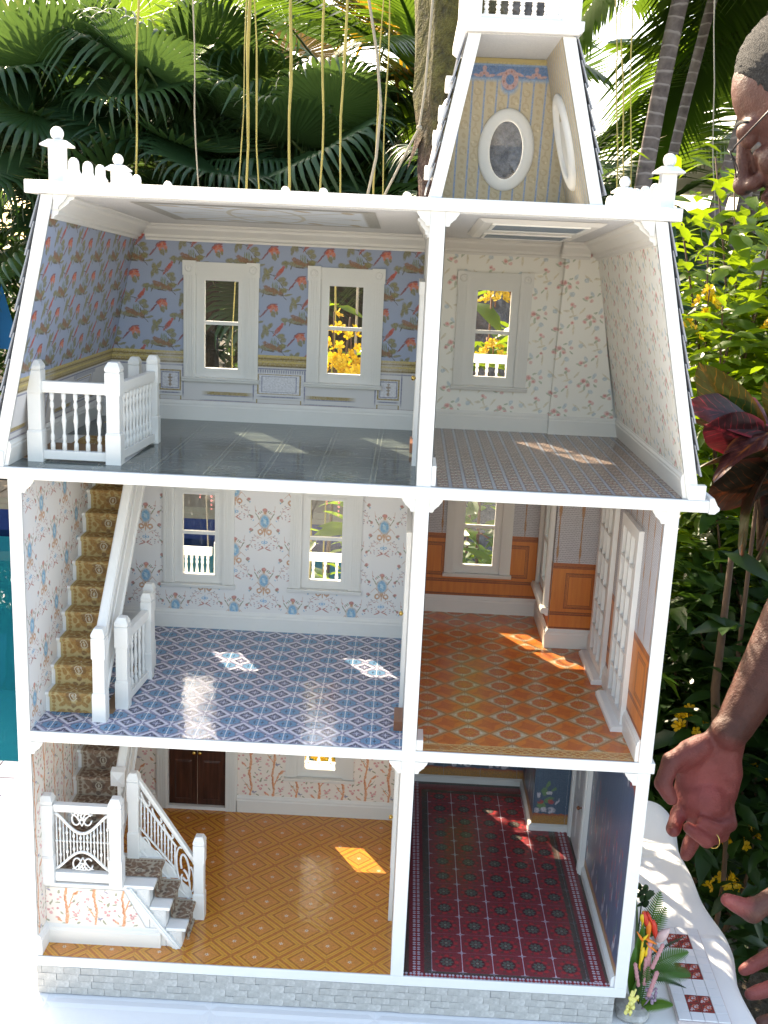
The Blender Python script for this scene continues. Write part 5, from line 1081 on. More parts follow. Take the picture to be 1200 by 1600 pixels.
def _cr(o, off):
    q = CLOTH.math('MULTIPLY', CLOTH.math('ADD', o, off), 5.2); q = CLOTH.math('SUBTRACT', q, CLOTH.math('FLOOR', q)); return CLOTH.maprange(CLOTH.math('ABSOLUTE', CLOTH.math('SUBTRACT', q, .5)), .04, 0, 0, 1)
CREASE = CLOTH.math('MAXIMUM', _cr(_se.outputs[0], .07), _cr(_se.outputs[1], .11))
CLOTH.bump(CLOTH.math('ADD', CLOTH.math('MULTIPLY', CLOTH.math('ADD', _w.outputs[1], _w2.outputs[1]), .04), CLOTH.math('ADD', CLOTH.noise(14, 4, .6), CREASE)), .45, .004)
CLOTH.b.inputs['Sheen Weight'].default_value = .2
def cloth_edge(s):      # wavy outline along the right side
    return 0
m = MB(); nu, nv = 130, 26
per = []; rc = .03
pts2 = []
def per_pt(t):
    w, h = TX1-TX0-2*rc, TY1-TY0-2*rc; segs = [w, pi*rc/2, h, pi*rc/2, w, pi*rc/2, h, pi*rc/2]; L = sum(segs); d = t*L
    c = [((TX0+rc, TY0), (1, 0)), (None, (TX1-rc, TY0+rc, -pi/2)), ((TX1, TY0+rc), (0, 1)), (None, (TX1-rc, TY1-rc, 0)), ((TX1-rc, TY1), (-1, 0)), (None, (TX0+rc, TY1-rc, pi/2)), ((TX0, TY1-rc), (0, -1)), (None, (TX0+rc, TY0+rc, pi))]
    for (p, q), s in zip(c, segs):
        if d <= s:
            if p is None: a = q[2]+d/rc; return q[0]+rc*cos(a), q[1]+rc*sin(a), cos(a), sin(a)
            x, y = p[0]+q[0]*d, p[1]+q[1]*d; return x, y, q[1], -q[0]
        d -= s
    return TX0+rc, TY0, 0, -1
NP = 420; prof = [(-.03, 0), (-.014, -.0004), (-.005, -.003), (.001, -.009), (.004, -.018), (.006, -.035)]+[(.008+.012*(i/10), -.05-.36*i/10) for i in range(11)]
rows = []
for k in range(NP):
    x, y, nx, ny = per_pt(k/NP); row = []
    f = sin(k*.23)+.6*sin(k*.41+1)+.5*sin(k*.11+2)
    for d, z in prof:
        amp = min(1, max(0, -z/.30)); top = (.0045*sin(k*.19+.7)+.003*sin(k*.37+2))*min(1, (d+.03)/.03)
        o = d+top+(.016*f*amp)+.012*amp; row.append((x+nx*o, y+ny*o, TT-.001+z))
    rows.append(row)
np_ = len(prof)
for r in rows: m.v += r
for k in range(NP):
    for j in range(np_-1): a = k*np_+j; b = ((k+1) % NP)*np_+j; m.f.append((a, b, b+1, a+1)); m.sm.append(True); m.mi.append(0)
# top sheet with faint fold creases
gx, gy = 60, 56; n0 = len(m.v); x0, x1, y0, y1 = TX0+.03, TX1-.03, TY0+.03, TY1-.03
for j in range(gy+1):
    for i in range(gx+1): m.v.append((lerp(x0, x1, i/gx), lerp(y0, y1, j/gy), TT-.001))
for j in range(gy):
    for i in range(gx): a = n0+j*(gx+1)+i; m.f.append((a, a+1, a+gx+2, a+gx+1)); m.sm.append(True); m.mi.append(0)
tc_ = m.build('tablecloth', CLOTH.m); tag(tc_, 'white cotton tablecloth draped over the table under the dollhouse', 'tablecloth')

# ------------------------------------------------------------------ leaves and plants
def leaf_mat(name, c1, c2, trans=.35, rough=.35, tcol=None, vein=None, spec=.5, pos_var=0, tip=None):
    """leaf: gloss on a base that varies from leaf to leaf, with light passing through"""
    m = Mat(name, rough, spec); oi = m.n('ShaderNodeObjectInfo')
    f = oi.outputs['Random']
    if pos_var:
        g = m.n('ShaderNodeNewGeometry'); f = m.maprange(m.noise(pos_var, 3, .7, g.outputs['Position']), .3, .7)
    col = m.mix(f, c1, c2); n2 = m.noise(14, 3); col = m.mix(m.maprange(n2, .3, .7, 0, .3), col, tuple(x*.6 for x in c1))
    if tip:
        ln = m.n('ShaderNodeVectorMath', operation='LENGTH'); m.l(m.tc.outputs['Object'], ln.inputs[0]); q = m.math('ADD', ln.outputs['Value'], m.math('MULTIPLY', m.noise(9, 3), .12)); col = m.mix(m.maprange(q, tip[0], tip[0]+.06), col, tip[1])
    m.color(col); tr = m.n('ShaderNodeBsdfTranslucent'); tcx = tcol or tuple(min(1, x*1.6) for x in c2)
    m.l(m.mix(.5, col, tcx), tr.inputs[0]); mx = m.n('ShaderNodeMixShader'); mx.inputs[0].default_value = trans
    m.l(m.b.outputs[0], mx.inputs[1]); m.l(tr.outputs[0], mx.inputs[2]); m.l(mx.outputs[0], m.out.inputs[0]); return m
def leaf_geo(L, w, fold=.25, curl=.3, n=5, taper=1.0):
    """pointed leaf along +x, folded along the midrib and curling down"""
    vs = []; fs = []
    for i in range(n+1):
        t = i/n; x = L*t*(1-.1*curl*t); z = -curl*L*.5*t*t; h = w*.5*(sin(pi*min(1, t**.85))**.8)*(1 if i < n else 0)+ (.0005 if i == 0 else 0)
        vs += [(x, h, z+fold*h), (x, 0, z), (x, -h, z+fold*h)]
    for i in range(n):
        a = i*3; fs += [(a, a+1, a+4, a+3), (a+1, a+2, a+5, a+4)]
    return vs, fs
BARK = simple('brown_twig', (.10, .055, .03), .8, .3, 60, .4, 200); REDTWIG = simple('reddish_twig', (.20, .075, .03), .7, .25, 60)
GREEN = leaf_mat('bright_shrub_leaf', (.024, .075, .008), (.085, .16, .012), .48, .32, (.42, .60, .02))
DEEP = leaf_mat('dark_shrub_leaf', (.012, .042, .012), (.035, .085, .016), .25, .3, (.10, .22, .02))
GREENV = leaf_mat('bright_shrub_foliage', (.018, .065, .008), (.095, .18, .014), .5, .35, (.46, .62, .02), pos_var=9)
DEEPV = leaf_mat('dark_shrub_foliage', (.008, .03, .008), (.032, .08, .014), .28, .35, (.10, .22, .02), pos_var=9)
YEL = leaf_mat('yellow_petal', (.70, .40, .008), (.85, .58, .02), .3, .5, (.9, .6, .03)); 
def rot_to(d, roll=0):
    d = Vector(d).normalized(); return (d.to_track_quat('X', 'Z').to_matrix().to_4x4() @ Matrix.Rotation(roll, 4, 'X'))
leafvar = {}
def leaf_proto(key, mat, L, w, fold, curl):
    if key not in leafvar:
        m = MB(); v, f = leaf_geo(L, w, fold, curl); m.add(v, f, True); o = m.build('leaf', mat); C.objects.unlink(o); leafvar[key] = o
    return leafvar[key]
def flower_proto():
    if 'fl' not in leafvar:
        m = MB()
        for k in range(5):
            a = k*2*pi/5; R_ = Matrix.Rotation(a, 4, 'Z') @ Matrix.Rotation(radians(-25), 4, 'Y')
            v = [(0, 0, 0), (.004, .0025, .0005), (.0085, .0034, .001), (.0115, 0, .0005), (.0085, -.0034, .001), (.004, -.0025, .0005)]
            m.add([tuple(R_ @ Vector(p)) for p in v], [(0, 1, 2, 3, 4, 5)], True)
        m.ball((0, 0, .0025), .0024, 6, 4); o = m.build('flower', YEL.m); C.objects.unlink(o); leafvar['fl'] = o
    return leafvar['fl']
def put(proto, parent, M):
    c = proto.copy(); link(c); c.parent = parent; c.matrix_local = M; return c
def shrub(name, label, cat, base, tops, nobj, nstuff, mat, matv, L=(.05, .085), group=None, flowers=(), seed=1, leafw=.34, spread=.16, low=.25, twig=BARK, jit=1.0):
    """a bush: branches from `base` to each of `tops`, leaves along them"""
    r = random.Random(seed); t = thing(name, label, cat, base, 0, group); br = []
    for tp in tops:
        d = Vector(tp)-Vector(base); n = 9; path = []; bend = Vector((r.uniform(-.1, .1), r.uniform(-.1, .1), 0))*jit
        for i in range(n+1):
            q = i/n; p = Vector((d.x*q**1.2, d.y*q**1.2, d.z*q))+bend*sin(pi*q); path.append(p)
        MB().tube(path, [lerp(.0058, .0018, i/n) for i in range(n+1)], 6).build('stem', twig, t); br.append(path)
        for s in range(3):                                    # side twigs
            i = r.randrange(4, 9); p = path[i]; e = p+Vector((r.uniform(-1, 1)*spread, r.uniform(-1, 1)*spread, r.uniform(.05, .16)))
            sp = [p.lerp(e, q/4)+Vector((0, 0, .03*sin(pi*q/4))) for q in range(5)]; MB().tube(sp, [.0035, .003, .0025, .002, .0015], 5).build('stem', twig, t); br.append(sp)
    pro = [leaf_proto((mat.m.name, i), mat.m, lerp(*L, .2+.3*i), lerp(*L, .2+.3*i)*leafw, .25, (.25, .5, .8)[i]) for i in range(3)]
    def pose():
        P_ = r.choice(br); q = r.uniform(low, 1.0) if len(P_) > 6 else r.random(); f = q*(len(P_)-1); i = min(int(f), len(P_)-2); p = P_[i].lerp(P_[i+1], f-i)
        a = r.uniform(0, 2*pi); d = Vector((cos(a), sin(a), r.uniform(-.35, .75))); off = r.uniform(0, .05)
        return Matrix.Translation(p+d*off) @ rot_to(d, r.uniform(-.7, .7)) @ Matrix.Scale(r.uniform(.75, 1.2), 4)
    for k in range(nobj): put(pro[k % 3], t, pose())
    if nstuff:
        m = MB(); vf = [leaf_geo(lerp(*L, .2+.3*i), lerp(*L, .2+.3*i)*leafw, .25, (.25, .5, .8)[i], 3) for i in range(3)]
        for k in range(nstuff):
            M = pose(); v, f = vf[k % 3]; M = Matrix.Translation((r.gauss(0, spread*.8), r.gauss(0, spread*.8), r.gauss(0, .05))) @ M
            m.add([tuple(M @ Vector(p)) for p in v], f, True)
        o = m.build('foliage', matv.m, t); o['kind'] = 'stuff'
    fp = flower_proto()
    for (x, y, z, n, h) in flowers:                            # upright clusters of small yellow flowers
        b = Vector((x, y, z))-Vector(base); MB().tube([b+Vector((0, 0, -h)), b+Vector((0, 0, h*.9))], .0012, 4).build('stem', twig, t)
        for k in range(int(n*.75)):
            q = r.random(); a = r.uniform(0, 2*pi); w = .004+.030*(1-q)
            put(fp, t, Matrix.Translation(b+Vector((w*cos(a), w*sin(a), h*(q*1.5-.6)))) @ Matrix.Rotation(a, 4, 'Z') @ Matrix.Rotation(r.uniform(.5, 1.6), 4, 'Y') @ Matrix.Scale(r.uniform(.8, 1.25), 4))
    return t
H0 = TT+B       # world height of measured height 0
shrub('flowering_shrub', 'tall bright green shrub with lance leaves just beyond the right side of the roof', 'shrub', (1.13, 1.22, 0), [(.93, 1.1, 1.60), (1.02, 1.25, 1.74), (1.12, 1.1, 1.72), (1.22, 1.3, 1.76), (1.32, 1.15, 1.64), (1.0, 1.0, 1.45), (1.2, 1.0, 1.50), (1.38, 1.3, 1.55), (1.08, 1.3, 1.68), (1.0, 1.15, 1.55)], 290, 5200, GREEN, GREENV, seed=2, flowers=[(.985, 1.05, H0+.74, 16, .03), (.93, 1.0, H0+.69, 12, .025), (1.16, 1.0, H0+.78, 14, .03), (1.10, .95, H0+.72, 22, .03)], spread=.13)
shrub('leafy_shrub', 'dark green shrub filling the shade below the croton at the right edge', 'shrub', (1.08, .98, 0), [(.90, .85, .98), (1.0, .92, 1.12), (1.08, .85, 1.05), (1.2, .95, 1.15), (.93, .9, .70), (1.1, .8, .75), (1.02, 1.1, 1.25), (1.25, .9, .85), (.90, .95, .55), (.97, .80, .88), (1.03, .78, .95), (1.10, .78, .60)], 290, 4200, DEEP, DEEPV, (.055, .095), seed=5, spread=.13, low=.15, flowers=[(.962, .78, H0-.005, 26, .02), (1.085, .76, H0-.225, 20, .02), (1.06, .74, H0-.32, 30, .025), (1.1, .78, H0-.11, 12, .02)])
shrub('flowering_shrub', 'green shrub with clusters of yellow flowers behind the left half of the dollhouse', 'shrub', (.34, 1.0, 0), [(.30, .95, 1.40), (.36, .9, 1.30), (.25, 1.0, 1.26), (.42, 1.0, 1.36), (.33, 1.1, 1.2), (.28, .85, 1.0), (.40, .85, 1.05)], 110, 260, GREEN, GREENV, (.05, .08), seed=8, spread=.08, flowers=[(.297, .9, H0+.607, 34, .028), (.277, .9, H0+.600, 26, .024), (.322, .9, H0+.592, 30, .026), (.272, .92, H0+.660, 18, .045), (.305, .92, H0+.645, 12, .03), (.262, .76, H0-.117, 20, .02), (.285, .76, H0-.122, 20, .02)], low=.35)
shrub('flowering_shrub', 'green shrub with yellow flowers behind the right half of the dollhouse', 'shrub', (.60, 1.02, 0), [(.56, .95, 1.46), (.62, .95, 1.50), (.66, 1.05, 1.42), (.57, 1.1, 1.30), (.70, .95, 1.25), (.60, .9, 1.05), (.54, .95, .95), (.66, .9, .9)], 240, 900, GREEN, GREENV, (.06, .10), seed=11, spread=.09, flowers=[(.564, .9, H0+.742, 16, .02), (.566, .9, H0+.640, 24, .02), (.59, .9, H0+.75, 8, .02)], low=.3, twig=REDTWIG)
# croton with broad dark red leaves and coloured veins
def croton_mat(name, c, vein, edge, rough=.3):
    m = Mat(name, rough); sp = m.n('ShaderNodeSeparateXYZ'); m.l(m.tc.outputs['Generated'], sp.inputs[0])
    yy = m.math('ABSOLUTE', m.math('SUBTRACT', sp.outputs[1], .5)); q = m.math('ADD', m.math('ADD', m.math('MULTIPLY', sp.outputs[0], 9.0), m.math('MULTIPLY', m.noise(3, 2, .5, m.tc.outputs['Generated']), 1.6)), m.math('MULTIPLY', yy, -7.0))
    fr = m.math('ABSOLUTE', m.math('SUBTRACT', m.math('SUBTRACT', q, m.math('FLOOR', q)), .5)); nz = m.noise(7, 3, .6, m.tc.outputs['Generated'])
    v = m.math('MAXIMUM', m.maprange(fr, .055, .02), m.maprange(yy, .035, .018)); v = m.math('MULTIPLY', v, m.maprange(nz, .38, .62, .05, .9))
    col = m.mix(m.maprange(nz, .35, .75), c, tuple(min(1, x*2.2+.01) for x in c)); col = m.mix(v, col, vein); col = m.mix(m.maprange(yy, .40, .49), col, edge); m.color(col)
    tr = m.n('ShaderNodeBsdfTranslucent'); m.l(m.mix(.5, col, edge), tr.inputs[0]); mx = m.n('ShaderNodeMixShader'); mx.inputs[0].default_value = .10
    m.l(m.b.outputs[0], mx.inputs[1]); m.l(tr.outputs[0], mx.inputs[2]); m.l(mx.outputs[0], m.out.inputs[0]); return m.m
CRS = [croton_mat('croton_leaf_dark_red', (.020, .005, .006), (.40, .03, .045), (.26, .015, .03)), croton_mat('croton_leaf_green', (.010, .030, .005), (.30, .12, .01), (.16, .07, .015)), croton_mat('croton_leaf_black_red', (.012, .010, .005), (.26, .06, .012), (.10, .02, .012)), croton_mat('croton_leaf_orange', (.035, .010, .012), (.32, .10, .015), (.24, .08, .03))]
def broad_leaf(L, w, curl, twist=0, n=12, mcols=4, wav=.04):
    vs = []; fs = []; cols = 2*mcols+1
    for i in range(n+1):
        t = i/n; x = L*t; z = -curl*L*t*t; h = w*.5*max(0, sin(pi*(.04+.96*t)**.8))**.62*(.35+.65*min(1, t*3)) if i < n else .0005
        for j in range(cols):
            s = (j-mcols)/mcols; a = twist*t
            y = h*s; zz = .18*h*abs(s)+wav*w*sin(9*t+2.2*s)*abs(s)
            vs.append((x, y*cos(a)-zz*sin(a), z+zz*cos(a)+y*sin(a)))
    for i in range(n):
        for j in range(cols-1): a = i*cols+j; fs.append((a, a+1, a+cols+1, a+cols))
    return vs, fs
ct = thing('croton', 'croton plant with broad dark red orange-veined leaves right of the mansard roof', 'plant', (1.03, .72, 0))
MB().tube([(0, 0, 0), (.02, .01, .4), (-.01, 0, .8), (-.02, -.02, 1.16)], [.0055, .005, .0045, .0035], 8).build('stem', BARK, ct); MB().tube([(0, .01, .5), (-.05, -.02, .8), (-.06, -.05, 1.05)], [.009, .008, .005], 7).build('stem', BARK, ct)
for (bx, by, bz), (tx, ty, tz), w, k, curl, tw, roll in [
    ((1.0, .68, H0+.50), (.872, .62, H0+.662), .085, 1, .05, .3, .5), ((1.02, .66, H0+.56), (.865, .60, H0+.600), .070, 0, .15, -.5, -.9), ((1.0, .66, H0+.52), (.872, .60, H0+.575), .085, 0, .2, .3, .9),
    ((1.03, .70, H0+.50), (.884, .62, H0+.510), .100, 2, .15, .4, .2), ((.99, .62, H0+.56), (.905, .58, H0+.498), .060, 3, .25, .6, -.3), ((1.02, .64, H0+.53), (.935, .60, H0+.385), .100, 2, .25, -.3, .8), ((1.06, .64, H0+.52), (.975, .62, H0+.640), .060, 1, .1, .2, .7),
    ((1.04, .66, H0+.48), (.905, .64, H0+.445), .10, 2, .1, .2, 1.1), ((1.06, .68, H0+.46), (1.02, .58, H0+.42), .09, 2, .3, .2, .2), ((1.05, .7, H0+.55), (1.12, .62, H0+.66), .08, 1, .2, 0, .3), ((1.05, .7, H0+.5), (1.16, .66, H0+.52), .09, 0, .3, 0, .2), ((1.04, .72, H0+.5), (1.06, .84, H0+.6), .09, 1, .3, 0, 0), ((1.02, .74, H0+.48), (.93, .84, H0+.56), .09, 0, .3, 0, .4)]:
    b, t_ = Vector((bx, by, bz)), Vector((tx, ty, tz)); L = (t_-b).length; v, f = broad_leaf(L*1.05, w, curl, tw)
    M = Matrix.Translation(b-Vector((1.03, .72, 0))) @ rot_to(t_-b+Vector((0, 0, curl*.6*L)), roll)
    m = MB(); m.add(v, f, True); o = m.build('leaf', CRS[k], ct); o.matrix_local = M
    MB().tube([M.translation, M.translation.lerp(Vector((0, 0, bz-.12)), .5)+Vector((0, 0, -.01)), Vector((0, 0, bz-.14))], .003, 5).build('leaf_stalk', BARK, ct)

# ------------------------------------------------------------------ palms
FAN = leaf_mat('fan_palm_leaf', (.018, .054, .021), (.052, .110, .038), .28, .42, (.20, .34, .06), tip=(.49, (.20, .15, .06))); FANY = leaf_mat('backlit_fan_palm_leaf', (.14, .09, .008), (.26, .13, .012), .5, .45, (.55, .30, .02)); FANL = leaf_mat('sunny_fan_palm_leaf', (.035, .09, .012), (.07, .15, .02), .45, .35, (.30, .45, .03))  # FANY paints backlight into the leaf colour, FANL sunlight
def fan_geo(R, n=40, spread=310, droop=.5, cup=.15, seed=0):
    r = random.Random(seed); vs = []; fs = []; da = radians(spread)/n
    st = [.05, .3, .55, .68, .80, .90, 1.0]
    for i in range(n):
        a = -radians(spread)/2+(i+.5)*da; Lr = R*(.80+.20*cos(a*.5))*r.uniform(.94, 1.04); dr = droop*r.uniform(.5, 1.5); base = len(vs)
        for j, q in enumerate(st):
            rr = Lr*q; wv = rr*sin(da/2)*(1.0 if q <= .55 else max(0, 1-((q-.55)/.45)**1.1)*.95)
            h = max(0, q-.62)/.38; out = rr-(h**2)*Lr*.18*dr; z = cup*R*q*q-(h**1.6)*Lr*.42*dr
            fold = wv*.55; c, s = cos(a), sin(a)
            for sgn in (-1, 0, 1):
                x, y = out*c-sgn*wv*s, out*s+sgn*wv*c; vs.append((x, y, z+(fold if sgn == 0 else 0)))
        for j in range(len(st)-1):
            b = base+j*3; fs += [(b, b+1, b+4, b+3), (b+1, b+2, b+5, b+4)]
    return vs, fs
fans = []
for i in range(5):
    m = MB(); v, f = fan_geo(.50, 50, (300, 320, 290, 310, 330)[i], (.35, .9, .6, 1.2, .2)[i], (.1, .2, .3, .1, .4)[i], i); m.add(v, f, True); o = m.build('frond', FAN.m); C.objects.unlink(o); fans.append(o)
fansy = []
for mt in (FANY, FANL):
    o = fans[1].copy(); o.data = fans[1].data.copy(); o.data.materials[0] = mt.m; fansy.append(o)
TRUNKM = Mat('fibrous_palm_trunk', .95); TRUNKM.color(TRUNKM.ramp(TRUNKM.noise(18, 5, .7), [(.3, (.035, .022, .014)), (.7, (.13, .085, .055))])); TRUNKM.bump(TRUNKM.noise(50, 4), .8, .02); TRUNKM = TRUNKM.m
PETI = simple('palm_stalk', (.06, .085, .02), .5, .2, 30)
def fan_palm(label, x, y, h, n, seed, reach=.75, size=1.0, special=(), lo=-.5, hi=1.2):
    r = random.Random(seed); t = thing('fan_palm', label, 'palm tree', (x, y, 0), 0, 'fan palms behind the dollhouse')
    MB().lathe([(.11, 0), (.10, .3), (.085, h*.5), (.09, h-.15), (.06, h)], (0, 0, 0), 12).build('trunk', TRUNKM, t)
    for k in range(14):
        a = k*2.4; z = h*(.35+.045*k); MB().add([(.08*cos(a-.3), .08*sin(a-.3), z), (.08*cos(a+.3), .08*sin(a+.3), z), (.19*cos(a), .19*sin(a), z+.20), (.10*cos(a), .10*sin(a), z+.03)], [(0, 1, 2), (0, 3, 1), (0, 2, 3), (1, 3, 2)]).build('leaf_base', TRUNKM, t)
    for k in range(n):
        a = k*2.39996+r.uniform(-.3, .3); el = lerp(hi, lo, (k+.5)/n)+r.uniform(-.15, .15); d = Vector((cos(a)*cos(el), sin(a)*cos(el), sin(el))); L = reach*r.uniform(.75, 1.15)
        p0 = Vector((0, 0, h-.05)); p1 = p0+d*L+Vector((0, 0, -.12*L)); mid = p0.lerp(p1, .5)+Vector((0, 0, .08*L))
        MB().tube([p0, mid, p1], [.012, .009, .007], 6).build('stalk', PETI, t)
        pr = fans[r.randrange(5)] if k not in special else fansy[special[k]]
        dd = (p1-mid).normalized(); dd = (dd+Vector((0, 0, r.uniform(-.5, .1)))).normalized()
        put(pr, t, Matrix.Translation(p1) @ rot_to(dd, r.uniform(-.5, .5)) @ Matrix.Scale(size*r.uniform(.85, 1.15), 4))
    return t
fan_palm('large fan palm with wide dark green fronds behind the left corner of the roof', -1.62, 6.3, 2.0, 42, 3, 1.05, 1.15, {}, .12, .95)
fan_palm('fan palm with drooping split frond tips above the middle of the left roof', -.95, 6.2, 1.80, 44, 4, 1.15, 1.15, {}, -.35, .85)
fan_palm('fan palm with glossy fronds rising close behind the roof, left of the thick trunk', -.05, 6.0, 1.75, 42, 5, 1.05, 1.12, {}, -.35, .8)
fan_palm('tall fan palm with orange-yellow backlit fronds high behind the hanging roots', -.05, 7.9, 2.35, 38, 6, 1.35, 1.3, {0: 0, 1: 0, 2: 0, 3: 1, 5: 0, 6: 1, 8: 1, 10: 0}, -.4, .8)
fan_palm('tall fan palm standing at the far left with fronds against the white sky', -3.55, 7.4, 2.25, 34, 7, 1.3, 1.2, {}, -.2, .8)
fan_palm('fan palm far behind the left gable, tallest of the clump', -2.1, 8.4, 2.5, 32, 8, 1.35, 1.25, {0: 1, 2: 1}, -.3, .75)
fan_palm('low fan palm beside the foot of the thick mossy trunk', .95, 3.9, 1.45, 18, 9, .6, .85)
# thick mossy trunk behind the tower
MOSS = Mat('mossy_bark', .95); _g = MOSS.n('ShaderNodeNewGeometry'); _s = MOSS.n('ShaderNodeSeparateXYZ'); MOSS.l(_g.outputs['Position'], _s.inputs[0]); _n = MOSS.noise(7, 6, .65); _n2 = MOSS.noise(30, 4, .7)
_hi = MOSS.maprange(MOSS.math('ADD', _s.outputs[2], MOSS.math('MULTIPLY', _n, .5)), 2.02, 2.3)
_base = MOSS.mix(_hi, MOSS.ramp(_n2, [(.3, (.035, .018, .014)), (.55, (.11, .055, .04)), (.75, (.20, .12, .10))]), MOSS.ramp(_n2, [(.3, (.035, .03, .012)), (.55, (.10, .085, .02)), (.75, (.17, .15, .04))]))
_rt2 = MOSS.maprange(MOSS.math('ADD', _s.outputs[0], MOSS.math('MULTIPLY', _n, .2)), .68, .80)
MOSS.color(MOSS.mix(_rt2, _base, MOSS.ramp(_n2, [(.3, (.05, .045, .05)), (.7, (.22, .20, .20))]))); MOSS.bump(_n2, 1.0, .03); MOSS = MOSS.m
mt = thing('mossy_tree', 'thick leaning tree trunk with yellow moss and reddish flaking bark behind the tower', 'tree', (.64, 2.85, 0))
m = MB(); n = 28; zs = [i*.12 for i in range(40)]; vs = []; rr = random.Random(4); ph = [rr.uniform(0, 6) for _ in range(6)]
for z in zs:
    for k in range(n):
        a = 2*pi*k/n; R_ = (.205+.05*max(0, .5-z)*2+.012*sin(3*a+z*2+ph[0])+.010*sin(5*a-z*3+ph[1])+.008*sin(9*a+z*7+ph[2])+.01*sin(z*9+a))*(1.08 if z > 2 else 1.0)
        vs.append((R_*cos(a)-.035*(z-1.4)*1.0+.0, R_*sin(a), z))
fs = [(i*n+k, i*n+(k+1) % n, (i+1)*n+(k+1) % n, (i+1)*n+k) for i in range(len(zs)-1) for k in range(n)]
m.add(vs, fs, True); m.build('trunk', MOSS, mt)
for k in range(26):                                           # flaking leaf bases low on the trunk
    a = rr.uniform(2.6, 5.6); z = rr.uniform(1.30, 1.95); R_ = .205; x, y = R_*cos(a)-.035*(z-1.4), R_*sin(a); tx, ty = -sin(a), cos(a); s = rr.uniform(.05, .10)
    MB().add([(x-tx*s*.6, y-ty*s*.6, z), (x+tx*s*.6, y+ty*s*.6, z), (x*1.25+rr.uniform(-.02, .02), y*1.25, z-s*1.2), (x*1.08, y*1.08, z+.01)], [(0, 1, 2), (0, 3, 1), (0, 2, 3), (1, 3, 2)]).build('bark_flake', MOSS, mt)
MB().tube([(-.06, -.05, 3.6), (-.25, -.7, 3.7), (-.3, -1.6, 3.55), (-.1, -2.3, 3.5)], [.10, .08, .06, .04], 10).build('limb', MOSS, mt)
MB().tube([(-.06, 0, 3.8), (-.7, -.8, 3.75), (-1.0, -1.9, 3.5)], [.08, .06, .035], 10).build('limb', MOSS, mt); MB().tube([(0, -.1, 3.7), (.25, -.7, 3.75), (.4, -1.4, 3.6), (.5, -1.9, 3.6)], [.08, .06, .05, .03], 10).build('limb', MOSS, mt)
# hanging aerial roots
ROOTY = simple('yellow_aerial_root', (.32, .26, .07), .7, .45, 14, .6, 300); ROOTB = simple('pale_aerial_root', (.30, .26, .20), .7, .2, 30)
for i, (x0, x1, y, r_, mt_, lb) in enumerate([(-.0996, -.1121, 1.0, .0022, ROOTY, 'thin yellow aerial root hanging behind the left end of the roof'), (-.0038, .0066, 1.0, .0018, ROOTB, 'very thin dull aerial root second from the left above the roof'), (.0941, .0963, 1.0, .0036, ROOTY, 'thick yellow aerial root hanging third from the left above the roof'), (.1044, .1202, 1.0, .0020, ROOTY, 'slim green-yellow aerial root just right of a thick yellow one'), (.0905, .0830, 1.0, .0016, ROOTY, 'thread-thin aerial root just left of a thick yellow one'), (.1699, .1716, 1.0, .0036, ROOTY, 'thick straight yellow aerial root above the middle of the left roof'), (.2335, .2325, 1.0, .0026, ROOTY, 'yellow aerial root hanging just right of the middle of the left roof'), (.273, .2695, 1.0, .0026, ROOTY, 'golden aerial root left of the pale curved one'), (.334, .334, 1.02, .0016, ROOTY, 'hair-thin yellow aerial root nearest to the mossy trunk on its left'), (.345, .350, 1.03, .0016, ROOTY, 'hair-thin green aerial root beside the mossy trunk'), (.845, .883, 1.6, .0022, ROOTY, 'thin aerial root right of the tower, the left one of three'), (.862, .9024, 1.6, .0024, ROOTY, 'yellow-green aerial root right of the tower, the middle one of three'), (.884, .9183, 1.6, .0020, ROOTY, 'thin aerial root right of the tower, the right one of three'), (1.068, 1.112, 1.6, .0020, ROOTB, 'dull thin aerial root hanging in front of the grey palm trunks')]):
    rr = random.Random(i); t = thing('aerial_root', lb, 'aerial root', (x1, y, 0), 0, 'aerial roots hanging behind the dollhouse')
    zt_ = H0+1.23 if y < 1.5 else H0+1.39; zb_ = H0+.915 if y < 1.5 else H0+.99; path = []
    for k in range(58):
        z = .25+k*.058; q = (z-zb_)/(zt_-zb_); path.append((lerp(x1, x0, q)-x1+.0022*sin(z*9+i)+.0016*sin(z*23+i*3)+rr.uniform(-.0008, .0008), .012*sin(z*2.2+i*2), z))
    MB().tube(path, [.82*r_*rr.uniform(.78, 1.12)*(1.35 if rr.random() < .06 else 1)*lerp(.85, 1.1, k/58) for k in range(58)], 6).build('root', mt_, t)
t = thing('aerial_root', 'pale curved aerial root bulging to the right above the left roof', 'aerial root', (.3172, 1.0, 0), 0, 'aerial roots hanging behind the dollhouse')
MB().tube([(-.0075+.03*sin(pi*min(1, max(0, (z-(H0+.86))/.38)))*1.0, 0, z) for z in [.25+k*.09 for k in range(38)]], .0026, 6).build('root', ROOTB, t)
t = thing('aerial_root', 'pale slanting aerial root with a small knot in front of the mossy trunk', 'aerial root', (.354, 1.0, 0), 0, 'aerial roots hanging behind the dollhouse')
MB().tube([(-.08, 0, H0+.75), (0, 0, H0+.915), (.040, 0, H0+1.0), (.057, 0, H0+1.0336), (.064, 0, H0+1.10), (.070, 0, H0+1.25), (.08, .02, 3.0), (.06, .02, 3.6)], .0022, 6).ball((.057, 0, H0+1.0336), .0055, 8, 6).build('root', ROOTB, t)
